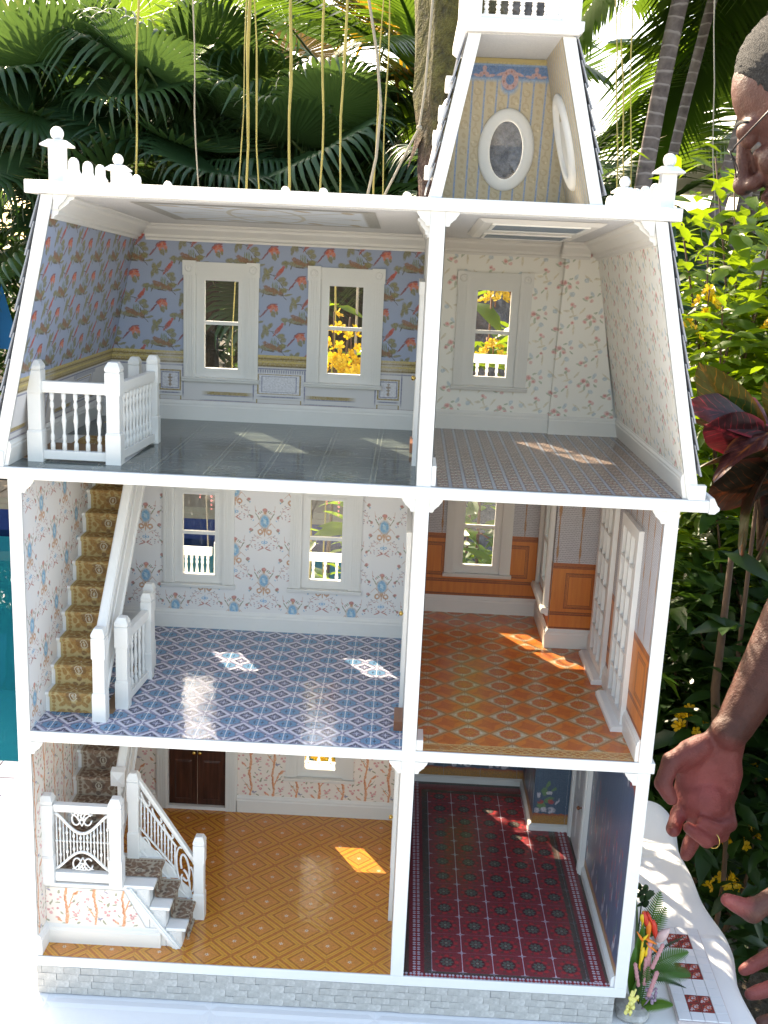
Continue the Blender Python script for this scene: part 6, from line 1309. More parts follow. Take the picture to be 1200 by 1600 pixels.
# slender grey palms with feathered fronds at the right
RING = Mat('ringed_grey_trunk', .85); _g = RING.n('ShaderNodeSeparateXYZ'); RING.l(RING.tc.outputs['Object'], _g.inputs[0]); _q = RING.math('ADD', RING.math('MULTIPLY', _g.outputs[2], 20.0), RING.math('MULTIPLY', RING.noise(6, 3), 1.2)); _fr = RING.math('SUBTRACT', _q, RING.math('FLOOR', _q))
RING.color(RING.mix(RING.maprange(_fr, .80, .9), RING.ramp(RING.noise(25, 4), [(.3, (.10, .075, .075)), (.7, (.24, .19, .18))]), (.34, .29, .28))); RING.bump(_fr, .6, .01); RING = RING.m
PIN = leaf_mat('feather_palm_leaf', (.020, .055, .010), (.06, .13, .015), .40, .38, (.26, .42, .03))
def pinnate(L=1.5, n=44, ll=.40, droop=.5, seed=0):
    r = random.Random(seed); m = MB(); path = []
    for i in range(13):
        q = i/12; path.append(Vector((L*q*(1-.25*droop*q), 0, .25*L*q-droop*L*.62*q*q)))
    m.tube(path, [lerp(.014, .003, i/12) for i in range(13)], 5)
    for i in range(n):
        q = .14+.86*i/n; f = q*12; k = min(int(f), 11); p = path[k].lerp(path[k+1], f-k); tg = (path[k+1]-path[k]).normalized(); l = ll*(sin(pi*min(1, .18+.82*q))**.5)*r.uniform(.85, 1.1); w = .011
        for s in (-1, 1):
            d = (tg*.65+Vector((0, s, 0))*.8+Vector((0, 0, .25))).normalized(); sd = d.cross(Vector((0, 0, 1))).normalized(); pts = []
            for j in range(4):
                u = j/3; c = p+d*l*u+Vector((0, 0, -1))*l*.55*u*u; ww = w*(1, 1.3, .9, .1)[j]; pts += [c+sd*ww, c-sd*ww]
            m.add([tuple(x) for x in pts], [(j*2, j*2+1, j*2+3, j*2+2) for j in range(3)], True)
    return m
pins = []
for i in range(3): o = pinnate(1.5, 46, .42, (.45, .7, .95)[i], i).build('frond', PIN.m); C.objects.unlink(o); pins.append(o)
def feather_palm(label, base, top, r_, seed, nf=11, lo=-.5, crown=None):
    t = thing('feather_palm', label, 'palm tree', (base[0], base[1], 0), 0, 'slender feather palms at the right'); rr = random.Random(seed); d = Vector((top[0]-base[0], top[1]-base[1], top[2]))
    P_ = [d*(i/10)+Vector((.04*sin(i*.5+seed), 0, 0)) for i in range(11)]
    MB().tube(P_, [r_*lerp(1.12, .92, i/10) for i in range(11)], 14).build('trunk', RING, t)
    for k in range(nf):
        a = k*2.39996+seed; el = lerp(.9, lo, (k+.5)/nf); M = Matrix.Translation(d) @ Matrix.Rotation(a, 4, 'Z') @ Matrix.Rotation(-el, 4, 'Y') @ Matrix.Scale(rr.uniform(.85, 1.15), 4); put(pins[k % 3], t, M)
    return t
feather_palm('leaning grey ringed palm trunk nearest to the tower, thickest of the right-hand row', (1.16, 3.6), (1.52, 3.6, H0+2.35), .0355, 1)
feather_palm('slim grey palm trunk leaning just right of the thickest ringed one', (1.40, 4.2), (1.76, 4.2, H0+2.5), .024, 2)
feather_palm('grey ringed palm trunk behind the forehead of the man', (1.52, 3.9), (1.90, 3.9, H0+2.2), .035, 3)
feather_palm('grey palm at the far right corner behind the head of the man', (1.90, 4.5), (2.10, 4.5, H0+2.6), .03, 4)
feather_palm('feather palm with low arching fronds filling the gap right of the tower', (1.75, 5.4), (1.7, 5.4, H0+1.05), .05, 5, 8, -.3)
feather_palm('feather palm with dark fronds between the tower and the grey trunks', (1.05, 5.0), (1.1, 5.0, H0+.95), .05, 6, 9, -.25)
feather_palm('far feather palm with fronds against the sky above the right roof end', (2.6, 6.2), (2.6, 6.2, H0+1.6), .05, 7, 10, -.4)
feather_palm('far feather palm showing between the mossy trunk and the hanging roots', (.55, 6.4), (.45, 6.4, H0+1.9), .05, 8, 14, -.4)
# far mass of trees closing the view
m = MB(); rr = random.Random(12)
for k in range(9000):
    x = rr.uniform(-9, 9); y = 10.5+rr.uniform(0, 3.5)+abs(x)*.1; zt_ = 2.1+.5*sin(x*1.3)+.35*sin(x*3.1+1); z = rr.uniform(0, 1)**.75*zt_; a = rr.uniform(0, 2*pi); s = rr.uniform(.10, .24)
    d = Vector((cos(a), sin(a)*.6, rr.uniform(-.7, .5))).normalized(); sd = d.cross(Vector((0, 0, 1))).normalized()*s*.28; c = Vector((x, y, z))
    m.add([tuple(c), tuple(c+d*s*.5+sd), tuple(c+d*s-Vector((0, 0, s*.3))), tuple(c+d*s*.5-sd)], [(0, 1, 2, 3)])
fw = m.build('far_foliage', DEEPV.m); fw['kind'] = 'stuff'; fw['label'] = 'dark green mass of far garden trees closing the view'
m = MB(); rr = random.Random(33)
for k in range(9000):
    x = rr.uniform(-9, 2.5); y = rr.uniform(6.9, 9.0); z = rr.uniform(.02, 1.0)**.8*(1.55+.2*sin(x*2)); a = rr.uniform(0, 2*pi); s = rr.uniform(.10, .22)
    d = Vector((cos(a), sin(a)*.6, rr.uniform(-.7, .5))).normalized(); sd = d.cross(Vector((0, 0, 1))).normalized()*s*.25; c = Vector((x, y, z))
    m.add([tuple(c), tuple(c+d*s*.5+sd), tuple(c+d*s-Vector((0, 0, s*.3))), tuple(c+d*s*.5-sd)], [(0, 1, 2, 3)])
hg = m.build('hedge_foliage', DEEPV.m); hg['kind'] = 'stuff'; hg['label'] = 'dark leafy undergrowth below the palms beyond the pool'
# low dark plants and ground cover between the table and the shrubs
m = MB(); rr = random.Random(21)
for k in range(6000):
    x, y = rr.uniform(.86, 3.2), rr.uniform(.75, 3.2)
    if k % 3 == 0: x, y = rr.uniform(.45, 1.2), rr.uniform(1.3, 2.4)
    z = rr.uniform(0, .42)*(1 if y > .9 else .6); a = rr.uniform(0, 2*pi); s = rr.uniform(.05, .12); d = Vector((cos(a), sin(a), rr.uniform(-.2, .8))).normalized(); sd = d.cross(Vector((0, 0, 1))).normalized()*s*.2; c = Vector((x, y, z))
    m.add([tuple(c), tuple(c+d*s*.5+sd), tuple(c+d*s-Vector((0, 0, s*.25))), tuple(c+d*s*.5-sd)], [(0, 1, 2, 3)])
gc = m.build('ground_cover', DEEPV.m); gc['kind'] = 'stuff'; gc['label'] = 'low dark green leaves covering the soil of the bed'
# garden parasol beyond the pool, folded
BLUE = Mat('blue_canvas', .8); BLUE.color(BLUE.mix(BLUE.noise(6, 3), (.012, .17, .42), (.02, .24, .55))); BLUE = BLUE.m
um = thing('parasol', 'half-folded bright blue garden parasol beyond the pool at the left edge', 'parasol', (-2.33, 5.75, 0))
zt_, zl = H0+.95, H0+.08; vs = []; n = 16
for k in range(n):
    a = 2*pi*k/n; q = 1.0 if k % 2 == 0 else .66
    for j in range(6): u = j/5; R_ = .02+.27*(u**.8)*q; vs.append((R_*cos(a), R_*sin(a), lerp(zt_, zl+(0 if k % 2 == 0 else .02), u)))
m = MB(); m.add(vs, [(k*6+j, ((k+1) % n)*6+j, ((k+1) % n)*6+j+1, k*6+j+1) for k in range(n) for j in range(5)], False); m.build('canopy', BLUE, um)
MB().tube([(0, 0, .03), (0, 0, zt_+.06)], .019, 10).build('pole', simple('pale_pole', (.5, .5, .5), .4), um); MB().lathe([(.22, .0), (.22, .05), (.10, .08), (.03, .10)], (0, 0, .0301), 20).build('base', MORTAR, um)
# neighbouring house whose pale eave shows behind the shrub
nh = thing('neighbour_house', 'neighbouring house whose pale roof eave shows between the shrub and the man', 'house', (4.2, 7.6, 0))
RENDER = simple('pale_render', (.55, .54, .48), .8, .1, 8); ROOFM = simple('pale_roof_sheet', (.50, .52, .46), .6, .1, 8)
MB().box(-1.5, 2.2, -.6, 2.4, 0, 1.9).build('wall', RENDER, nh); MB().hexa([(-1.95, -1.0, 2.18), (2.6, -1.0, 2.18), (2.6, 2.8, 2.18), (-1.95, 2.8, 2.18)], [(.3, -1.0, 4.0), (.35, -1.0, 4.0), (.35, 2.8, 4.0), (.3, 2.8, 4.0)]).build('roof', ROOFM, nh)
MB().box(-1.2, -.5, -.63, -.6005, .9, 1.6).build('window', NAVY, nh)
# ------------------------------------------------------------------ things on the table beside the house
TILEW = simple('white_glazed_tile', (.74, .74, .76), .15, .03, 40); GROUT = simple('pinkish_slab_edge', (.55, .47, .46), .8, .15, 200, .4, 400)
RT = Print('red_ornament_tile', 15.2, 15.2, lin((140, 48, 44)), 'XY', False, (-.0304, .0152-.0152), .001, .2)
RT.draw(lin((208, 200, 204)), [E(3.4, 3.4, 2.0, 1.3, 45), E(6.2, 4.2, .9, 1.5, 30), E(4.2, 6.2, 1.5, .9, 30), E(8.6, 8.6, 1.6, 1.6), E(11.5, 9, .8, 1.5, -30), E(9, 11.5, 1.5, .8, -30), E(12, 12, 1.3, 1.3)]); RT.draw(lin((60, 66, 60)), [E(12, 4, 1.8, 1.2, -45), E(4, 12, 1.2, 1.8, -45), E(13, 13, 1.0, 1.0)]); RT.draw(lin((214, 120, 96)), [('ring', 8.6, 8.6, 3.6, 3.6, 0, .6)]); RT = RT.done(.05, 1500)
sb = thing('tile_path', 'small narrow path of white glazed tiles with red patterned squares lying right of the dollhouse', 'tile path', (.800, .097, TT), radians(-1.8))
# slightly tapering slab, 4 x 12 tiles
ts = .0152; MB().box(-.0318, .0318, -.0925, .0925, .0003, .0048).build('slab', GROUT, sb, .0008)
tw_ = MB().box(.0003, ts-.0003, .0003, ts-.0003, 0, .0018).build('tile', TILEW, None, .0003)
for i in range(4):
    for j in range(12):
        red = i in (1, 2) and j % 4 in (1, 2)
        if red:
            x0, y0 = -.0304+i*ts, -.0912+j*ts; MB().box(x0+.0003, x0+ts-.0003, y0+.0003, y0+ts-.0003, .0049, .0067).build('red_tile', RT, sb, .0003)
        else: inst(tw_, sb, (-.0304+i*ts, -.0912+j*ts, .0049+rnd.uniform(0, .0002)))
bpy.data.objects.remove(tw_)
# flower arrangement on a chunk of pale stone
AX, AY = .7172, .026
fa = thing('flower_arrangement', 'miniature tropical flower arrangement on a pale stone at the right foot of the dollhouse', 'flower arrangement', (AX, AY, TT))
def a3(p): return Vector((p[0]-AX, p[1]-AY, p[2]))
m = MB(); rr = random.Random(2); ring = []
for z, s in ((.0003, 1.0), (.005, 1.08), (.0095, .92), (.0115, .6)):
    for k in range(14): a = 2*pi*k/14; j = rr.uniform(.85, 1.12); ring.append((-.002+.0185*s*j*cos(a)*(1.05), -.003+.0235*s*j*sin(a), z+rr.uniform(-.001, .001)*(z > .001)))
m.add(ring, [(i*14+k, i*14+(k+1) % 14, (i+1)*14+(k+1) % 14, (i+1)*14+k) for i in range(3) for k in range(14)]+[tuple(range(42, 56))]); m.build('stone_base', STONE, fa)
LG = leaf_mat('arrangement_leaf', (.025, .095, .012), (.07, .19, .02), .25, .35, (.2, .4, .02)); LL = leaf_mat('light_arrangement_leaf', (.06, .16, .02), (.12, .26, .03), .35, .4, (.4, .6, .05)); LD = leaf_mat('dark_arrangement_leaf', (.008, .028, .008), (.02, .05, .012), .15, .4, (.05, .12, .01))
def frond_small(a, b, wid, mat, n=20, bend=.0, nm='frond'):
    a, b = a3(a), a3(b); d = b-a; L = d.length; up = Vector((0, -.4, 1)); sd = d.cross(up).normalized(); nn = sd.cross(d).normalized(); m = MB()
    P_ = [a+d*(i/10)+nn*bend*L*sin(pi*i/10) for i in range(11)]; m.tube(P_, [.0009-.00006*i for i in range(11)], 5)
    for i in range(n):
        q = .08+.92*i/n; f = q*10; k = min(int(f), 9); p = P_[k].lerp(P_[k+1], f-k); w = wid*(sin(pi*min(1, .25+.75*q))**.7)
        for s in (-1, 1):
            e = p+sd*s*w+d.normalized()*w*.55-nn*w*.12; t_ = d.normalized()*.0011; mid = p.lerp(e, .5)+nn*w*.06
            m.add([tuple(p-t_), tuple(p+t_), tuple(mid+t_*.9), tuple(mid-t_*.9), tuple(e)], [(0, 1, 2, 3), (3, 2, 4)], True)
    return m.build(nm, mat.m, fa)
def blade(a, b, w, mat, curl=.15, nm='leaf'):
    a, b = a3(a), a3(b); L = (b-a).length; v, f = leaf_geo(L, w, .3, curl, 7); m = MB(); m.add(v, f, True); o = m.build(nm, mat.m, fa); o.matrix_local = Matrix.Translation(a) @ rot_to(b-a+Vector((0, 0, curl*.5*L)), 1.2); return o
C0 = (.7185, .024, .012)
frond_small((.7235, .034, .09), (.7375, .041, .152), .012, LG, 20); frond_small((.7300, .034, .095), (.7465, .042, .131), .010, LG, 14); frond_small((.7225, .026, .05), (.779, .022, .056), .0165, LG, 24, .12); frond_small((.7255, .024, .058), (.779, .042, .073), .0135, LG, 22, .1)
frond_small((.7225, .016, .018), (.7250, .009, .074), .0085, LG, 18); frond_small((.7235, .010, .018), (.7560, .001, .030), .0095, LL, 20, .1); frond_small((.7285, .030, .07), (.779, .061, .080), .0028, LD, 22, .05); frond_small((.7290, .022, .05), (.7735, .016, .042), .004, LD, 18, .08)
blade((.7140, .030, .02), (.7118, .036, .148), .020, LG, .05); blade((.7190, .026, .02), (.7143, .022, .126), .016, LG, .08); blade((.7120, .020, .02), (.7082, .018, .10), .012, LG, .1); blade((.7210, .018, .015), (.7130, .012, .07), .012, LD, .1); blade((.7240, .018, .014), (.738, .006, .030), .012, LL, .1); blade((.7150, .02, .015), (.7095, .005, .06), .010, LG, .1); blade((.7200, .028, .03), (.7235, .03, .112), .014, LG, .05)
for (x, y, z), s in (((.7133, .04, .150), .010), ((.7216, .04, .157), .010), ((.7175, .04, .140), .011), ((.7195, .038, .149), .010), ((.7150, .042, .158), .008)):
    for k in range(3): blade((x, y, z-.008), (x+.009*cos(k*2.1+x*900), y-.004, z+.008*sin(k*2.1+1)), s*.8, LD, .2)
MB().tube([a3((.716, .036, .02)), a3((.7165, .040, .15))], .0008, 5).build('stem', LD.m, fa)
RED = simple('red_bract', (.62, .035, .015), .4, .1, 200); ORG = simple('orange_bract', (.80, .20, .015), .4, .1, 200); YLW = simple('yellow_bract', (.80, .52, .02), .4, .1, 200)
def bract(a, b, w, mat, nm='bract'):
    a, b = a3(a), a3(b); m = MB(); m.tube([a, a.lerp(b, .25), a.lerp(b, .55), a.lerp(b, .85), b], [w*.5, w, w*.85, w*.4, .0003], 7, .55); return m.build(nm, mat, fa)
MB().tube([a3((.7195, .02, .02)), a3((.7175, .024, .08)), a3((.7172, .030, .131))], .0013, 6).build('stem', YLW, fa)
bract((.7172, .030, .131), (.7262, .027, .106), .0042, RED); bract((.7215, .030, .131), (.7312, .028, .112), .0036, RED); bract((.7290, .029, .121), (.7362, .029, .092), .0040, RED); bract((.7160, .029, .128), (.7190, .029, .112), .0036, YLW); bract((.7245, .028, .120), (.7255, .026, .094), .0034, ORG)
MB().tube([a3((.7195, .018, .02)), a3((.7160, .016, .07)), a3((.7165, .016, .104))], .0013, 6).build('stem', YLW, fa)
bract((.7165, .0155, .102), (.7078, .014, .115), .0030, ORG); bract((.7165, .0155, .103), (.7215, .014, .112), .0030, YLW); bract((.7185, .0152, .106), (.7330, .013, .100), .0031, ORG); bract((.7180, .0150, .094), (.7165, .0135, .072), .0030, YLW); bract((.7205, .0150, .100), (.7365, .0115, .088), .0030, ORG); bract((.7215, .0150, .082), (.7255, .0135, .104), .0026, YLW)
PINKS = simple('dusty_pink_spike', (.52, .24, .25), .8, .3, 500, .8, 900)
for a, b, r_ in (((.7262, .015, .050), (.7248, .0145, .104), .0030), ((.7235, .014, .045), (.7222, .0135, .082), .0026), ((.7290, .010, .070), (.7388, .0095, .104), .0024), ((.7160, .011, .045), (.7088, .0095, .077), .0023), ((.7274, .006, .036), (.7344, .0045, .071), .0026)):
    a, b = a3(a), a3(b); m = MB(); m.tube([a.lerp(b, i/12) for i in range(13)], [r_*(.85+.25*(i % 2))*(1 if i < 12 else .4) for i in range(13)], 8); m.build('flower_spike', PINKS, fa)
YC = simple('pale_yellow_bloom', (.78, .70, .22), .7, .15, 300); m = MB(); rr = random.Random(9)
for k in range(26): q = rr.random(); m.ball(a3((.7055+.006*q+rr.uniform(-.004, .004), .001+rr.uniform(-.003, .003), .016+.032*q)), rr.uniform(.0014, .0027), 6, 4, (1, 1, 1.3))
m.tube([a3((.7085, .004, .010)), a3((.7065, .001, .03)), a3((.711, .001, .048))], .0012, 5); m.build('yellow_flower', YC, fa)
SH = simple('pink_shell', (.62, .42, .40), .4, .25, 120); m = MB(); m.lathe([(.0005, 0), (.004, .003), (.0062, .008), (.0055, .014), (.003, .020), (.0006, .024)], (0, 0, 0), 14); o = m.build('shell', SH, fa); o.matrix_local = Matrix.Translation(a3((.735, .030, .092))) @ Matrix.Rotation(.7, 4, 'Y')
MB().tube([a3((.724, .028, .03)), a3((.733, .030, .092))], .001, 5).build('stem', LD.m, fa)
m = MB(); rr = random.Random(5)
for k in range(14): m.ball(a3((.731+rr.uniform(-.006, .006), .008+rr.uniform(-.004, .004), .032+rr.uniform(-.004, .012))), .0022, 6, 4)
m.tube([a3((.724, .014, .012)), a3((.731, .008, .034))], .001, 5); m.build('mauve_flower', simple('mauve_bloom', (.32, .22, .30), .7, .3, 300), fa)
# hanging baskets on the porch
PK = simple('pink_raceme', (.68, .20, .22), .6, .2, 300); WP = simple('white_petal', (.8, .78, .72), .6, .05, 100)
for i, (x, lb) in enumerate(((.1235, 'tiny hanging basket with few pink racemes outside the left middle-floor window'), (.3165, 'tiny hanging basket of many pink racemes outside the second middle-floor window'))):
    hb = thing('hanging_basket', lb, 'hanging basket', (x, .508, TT+B+.468), 0, 'hanging baskets on the porch'); rr = random.Random(i+40)
    MB().lathe([(.004, -.012), (.011, -.008), (.014, 0), (.0135, .003), (.0005, .003)], (0, 0, 0), 12).build('basket', WELL, hb)
    for k in range(3): a = k*2.1; MB().tube([(.013*cos(a), .013*sin(a), .002), (0, 0, .04), (0, 0, .0935)], .0004, 4).build('wire', STEEL, hb)
    for k in range(16): a = k*2.4; v, f = leaf_geo(.026, .006, .2, .6, 4); m = MB(); m.add(v, f, True); o = m.build('leaf', LL.m if k % 3 == 0 else LG.m, hb); o.matrix_local = Matrix.Translation((0, 0, .002)) @ Matrix.Rotation(a, 4, 'Z') @ Matrix.Rotation(-.5+.06*k, 4, 'Y')
    for k in range(5 if i else 3):
        a = -2.6+k*1.1; x1, y1 = .020*cos(a), .014*sin(a); m = MB()
        for j in range(9): q = j/8; m.ball((x1*(.4+.6*min(1, q*2)), y1*(.4+.6*min(1, q*2)), .006-.052*q*(1 if k % 2 else .7)), .0030*(1-.55*q), 6, 4)
        m.build('flower_spike', PK, hb)
    for k in range(5): a = k*1.9+1; MB().ball((.015*cos(a), .012*sin(a), .006+.004*sin(k)), .0038, 7, 5, (1, 1, .7)).build('blossom', WP, hb)
# ------------------------------------------------------------------ the man at the right
def remesh(mb, voxel, smooth, factor=.5):
    o = mb.build('tmp', WHITE); r = o.modifiers.new('r', 'REMESH'); r.mode = 'VOXEL'; r.voxel_size = voxel; r.use_smooth_shade = True
    s = o.modifiers.new('s', 'SMOOTH'); s.factor = factor; s.iterations = smooth
    dg = bpy.context.evaluated_depsgraph_get(); me = bpy.data.meshes.new_from_object(o.evaluated_get(dg)); bpy.data.objects.remove(o); return me
MX, MY = 1.14, .25
man = thing('person', 'man in a grey-blue shirt and thin metal glasses leaning over the right side of the dollhouse with both hands lowered', 'person', (MX, MY, 0))
man['label'] = 'dark-haired man with thin metal glasses bending towards the right side of the dollhouse'
def w3(x, y, z): return Vector((x-MX, y-MY, z+TT))
th = radians(33); HF, HU, HS = Vector((-cos(th), 0, -sin(th))), Vector((-sin(th), 0, cos(th))), Vector((0, -1, 0)); HC = w3(.876, .272, 1.053)
yaw = Matrix.Rotation(radians(-20), 3, 'Z'); HF, HU, HS = yaw @ HF, yaw @ HU, yaw @ HS
def hp(f, u, s=0): return HC+HF*f+HU*u+HS*s
HM = Matrix((HF, HS, HU)).transposed().to_4x4()
def hball(m, f, u, s, rf, rs, ru, n=20):
    t = MB(); t.ball((0, 0, 0), 1.0, n, n//2+2); M = Matrix.Translation(hp(f, u, s)) @ HM @ Matrix.Diagonal((rf, rs, ru, 1)); m.add([tuple(M @ Vector(v)) for v in t.v], t.f, True)
def limb(m, pts, rs, n=14, caps=True, flat=1.0):
    m.tube(pts, rs, n, flat)
    if caps:
        for i in (0, -1): m.ball(pts[i], rs[i]*.98, n, n//2)
def finger(m, pts, r0, r1):
    P_ = [Vector(p) for p in pts]; k = len(P_); Q = []; R_ = []
    for i in range(k-1):
        for j in range(4): q = (i+j/4)/(k-1); Q.append(P_[i].lerp(P_[i+1], j/4)); R_.append(lerp(r0, r1, q)*(1.06 if j == 0 and i else .97))
    Q.append(P_[-1]); R_.append(r1*.82)
    m.tube(Q, R_, 12); m.ball(P_[-1], r1*.86, 12, 8)
    for i in range(1, k-1): m.ball(P_[i], lerp(r0, r1, i/(k-1))*1.05, 12, 8)
b = MB()
# head
hball(b, -.012, .018, 0, .094, .076, .098); hball(b, .030, -.040, 0, .058, .063, .076); hball(b, .028, .035, 0, .052, .062, .062); hball(b, .036, -.088, 0, .044, .050, .034); hball(b, .074, -.106, 0, .018, .022, .017)
for s in (-1, 1):
    hball(b, .072, .013, s*.027, .018, .027, .0125); hball(b, .060, -.034, s*.042, .024, .023, .02); hball(b, -.012, -.012, s*.077, .019, .008, .031); hball(b, -.004, .004, s*.078, .012, .010, .018)
    hball(b, .096, -.043, s*.0145, .0125, .0095, .0085); hball(b, .0775, .0005, s*.031, .0120, .0165, .0095); hball(b, .0745, -.0175, s*.031, .010, .014, .006)
b.tube([hp(.082, .012), hp(.092, -.008), hp(.103, -.030), hp(.107, -.038)], [.009, .0100, .0125, .0135], 12); hball(b, .107, -.038, 0, .0145, .0150, .0130)
hball(b, .086, -.064, 0, .013, .026, .0075); hball(b, .084, -.078, 0, .013, .023, .0085); hball(b, .070, -.07, 0, .02, .034, .022)
limb(b, [hp(-.03, -.03), hp(-.045, -.10), w3(1.0, .268, .91), w3(1.045, .26, .85)], [.060, .056, .059, .075], 18)
# torso
sh = [w3(1.035, .44, .805), w3(1.035, .075, .805)]
limb(b, [w3(1.06, .26, .83), w3(1.10, .255, .66), w3(1.15, .25, .45), w3(1.17, .25, .30)], [.105, .125, .118, .125], 20, True, 1.3); limb(b, [sh[0], w3(1.05, .26, .82), sh[1]], [.062, .085, .062], 14)
# right arm (far side) and hand, palm towards the open front of the house
limb(b, [sh[0], w3(1.035, .43, .62), w3(1.015, .405, .46)], [.058, .05, .043]); limb(b, [w3(1.015, .405, .46), w3(.972, .372, .385), w3(.930, .348, .300), w3(.896, .333, .232)], [.044, .043, .035, .0275], 14, True, .85)
limb(b, [w3(.890, .332, .225), w3(.880, .332, .195), w3(.868, .334, .155), w3(.866, .336, .120)], [.028, .036, .045, .043], 16, True, .50)
limb(b, [w3(.893, .330, .200), w3(.898, .328, .165), w3(.897, .332, .125)], [.017, .0185, .0165], 12); limb(b, [w3(.855, .328, .205), w3(.835, .322, .195), w3(.822, .322, .178)], [.018, .0195, .015], 12); limb(b, [w3(.844, .330, .190), w3(.841, .334, .160), w3(.842, .336, .122)], [.020, .0175, .0155], 14); limb(b, [w3(.872, .337, .15), w3(.868, .337, .112)], [.015, .0145], 12)
finger(b, [w3(.838, .322, .200), w3(.808, .308, .187), w3(.796, .296, .160), w3(.808, .287, .141)], .0160, .0108)
finger(b, [w3(.843, .336, .122), w3(.829, .318, .100), w3(.820, .302, .087), w3(.817, .290, .090)], .0128, .0100)
finger(b, [w3(.866, .337, .112), w3(.862, .325, .078), w3(.851, .315, .058), w3(.843, .305, .045)], .0140, .0108)
finger(b, [w3(.880, .336, .114), w3(.889, .305, .081), w3(.862, .281, .083), w3(.834, .281, .102)], .0126, .0096)
finger(b, [w3(.898, .330, .120), w3(.899, .304, .098), w3(.878, .290, .0985), w3(.855, .288, .109)], .0115, .0090)
# left arm (near side) and hand, thumb above and fingers against the cloth edge
limb(b, [sh[1], w3(1.085, .07, .63), w3(1.110, .075, .50)], [.058, .05, .043]); limb(b, [w3(1.110, .075, .50), w3(1.075, .085, .40), w3(1.035, .092, .310), w3(.998, .096, .230)], [.044, .043, .035, .0285], 14, True, .85)
limb(b, [w3(.995, .097, .222), w3(.978, .097, .180), w3(.965, .096, .130), w3(.958, .094, .075)], [.028, .031, .035, .031], 16, True, .9)
limb(b, [w3(.972, .088, .175), w3(.940, .080, .155), w3(.905, .074, .140)], [.024, .025, .020], 12)
finger(b, [w3(.930, .078, .150), w3(.893, .073, .136), w3(.8555, .070, .1135), w3(.8265, .070, .1265)], .0185, .0100); b.ball(w3(.858, .070, .1145), .0158, 12, 8)
finger(b, [w3(.962, .118, .080), w3(.942, .132, .040), w3(.912, .130, .012), w3(.879, .125, -.008)], .0128, .0092)
finger(b, [w3(.962, .095, .068), w3(.940, .095, .018), w3(.910, .090, -.003), w3(.876, .086, -.014)], .0130, .0094)
finger(b, [w3(.962, .072, .058), w3(.942, .060, -.002), w3(.912, .052, -.018), w3(.878, .046, -.022)], .0124, .0090)
finger(b, [w3(.958, .055, .055), w3(.945, .036, .0), w3(.918, .026, -.022), w3(.890, .020, -.030)], .0105, .0078)
# legs
for s in (-1, 1):
    y = .25+s*.095; limb(b, [w3(1.17, y, .27), w3(1.165, y+s*.01, -.17), w3(1.185, y+s*.015, -.56), w3(1.19, y+s*.015, -TT+.06)], [.088, .062, .046, .038], 14)
me = remesh(b, .0030, 5, .5)
ca = me.color_attributes.new('skin', 'FLOAT_COLOR', 'POINT'); import array
n = len(me.vertices); co = array.array('f', [0])*(3*n); me.vertices.foreach_get('co', co); nv_ = array.array('f', [0])*(3*n)
palm_c = [w3(.862, .305, .150), w3(.845, .29, .09)]; nost = [hp(.106, -.0500, s*.0085) for s in (-1, 1)]; lips = hp(.092, -.071)
tips = [w3(.84, .07, .124), w3(.826, .07, .1265), w3(.885, .10, .0), w3(.80, .3, .145)]
cols = array.array('f', [0])*(4*n)
for i in range(n):
    p = Vector((co[3*i], co[3*i+1], co[3*i+2])); c = (0, 0, 0)
    q = max(max(0, 1-(p-a).length/r_) for a, r_ in zip(palm_c+tips, (.085, .07, .02, .03, .05, .03)))**.6
    if p.z-TT < .25 and p.y > .25-MY and p.x < .93-MX: q *= max(0, min(1, (.342-MY-p.y)/.012))
    d = min((p-a).length for a in nost); k = max(0, min(1, (.0075-d)/.003))  # darkness of the nostril holes is painted into the skin colour
    l = max(0, 1-(p-lips).length/.022)
    cols[4*i:4*i+4] = array.array('f', [q, k, l, 1])
ca.data.foreach_set('color', cols)
SKIN = Mat('dark_brown_skin', .5, .45); at = SKIN.n('ShaderNodeAttribute', attribute_name='skin'); se = SKIN.n('ShaderNodeSeparateColor'); SKIN.l(at.outputs['Color'], se.inputs[0])
_n = SKIN.noise(28, 5, .65); c_ = SKIN.ramp(_n, [(.3, (.068, .021, .014)), (.7, (.125, .042, .029))]); c_ = SKIN.mix(se.outputs[0], c_, SKIN.ramp(SKIN.noise(40, 4), [(.3, (.27, .052, .047)), (.7, (.40, .088, .078))])); c_ = SKIN.mix(se.outputs[1], c_, (.012, .005, .004)); c_ = SKIN.mix(se.outputs[2], c_, (.20, .07, .065)); SKIN.color(c_)
SKIN.b.inputs['Subsurface Weight'].default_value = .12; SKIN.b.inputs['Subsurface Radius'].default_value = (.01, .004, .002); SKIN.b.inputs['Subsurface Scale'].default_value = .6
SKIN.bump(SKIN.math('ADD', SKIN.noise(420, 3, .6), SKIN.math('MULTIPLY', SKIN.noise(85, 5, .65), 2.0)), .45, .0026)
me.materials.clear(); me.materials.append(SKIN.m); bo = link(bpy.data.objects.new('body', me)); bo.parent = man
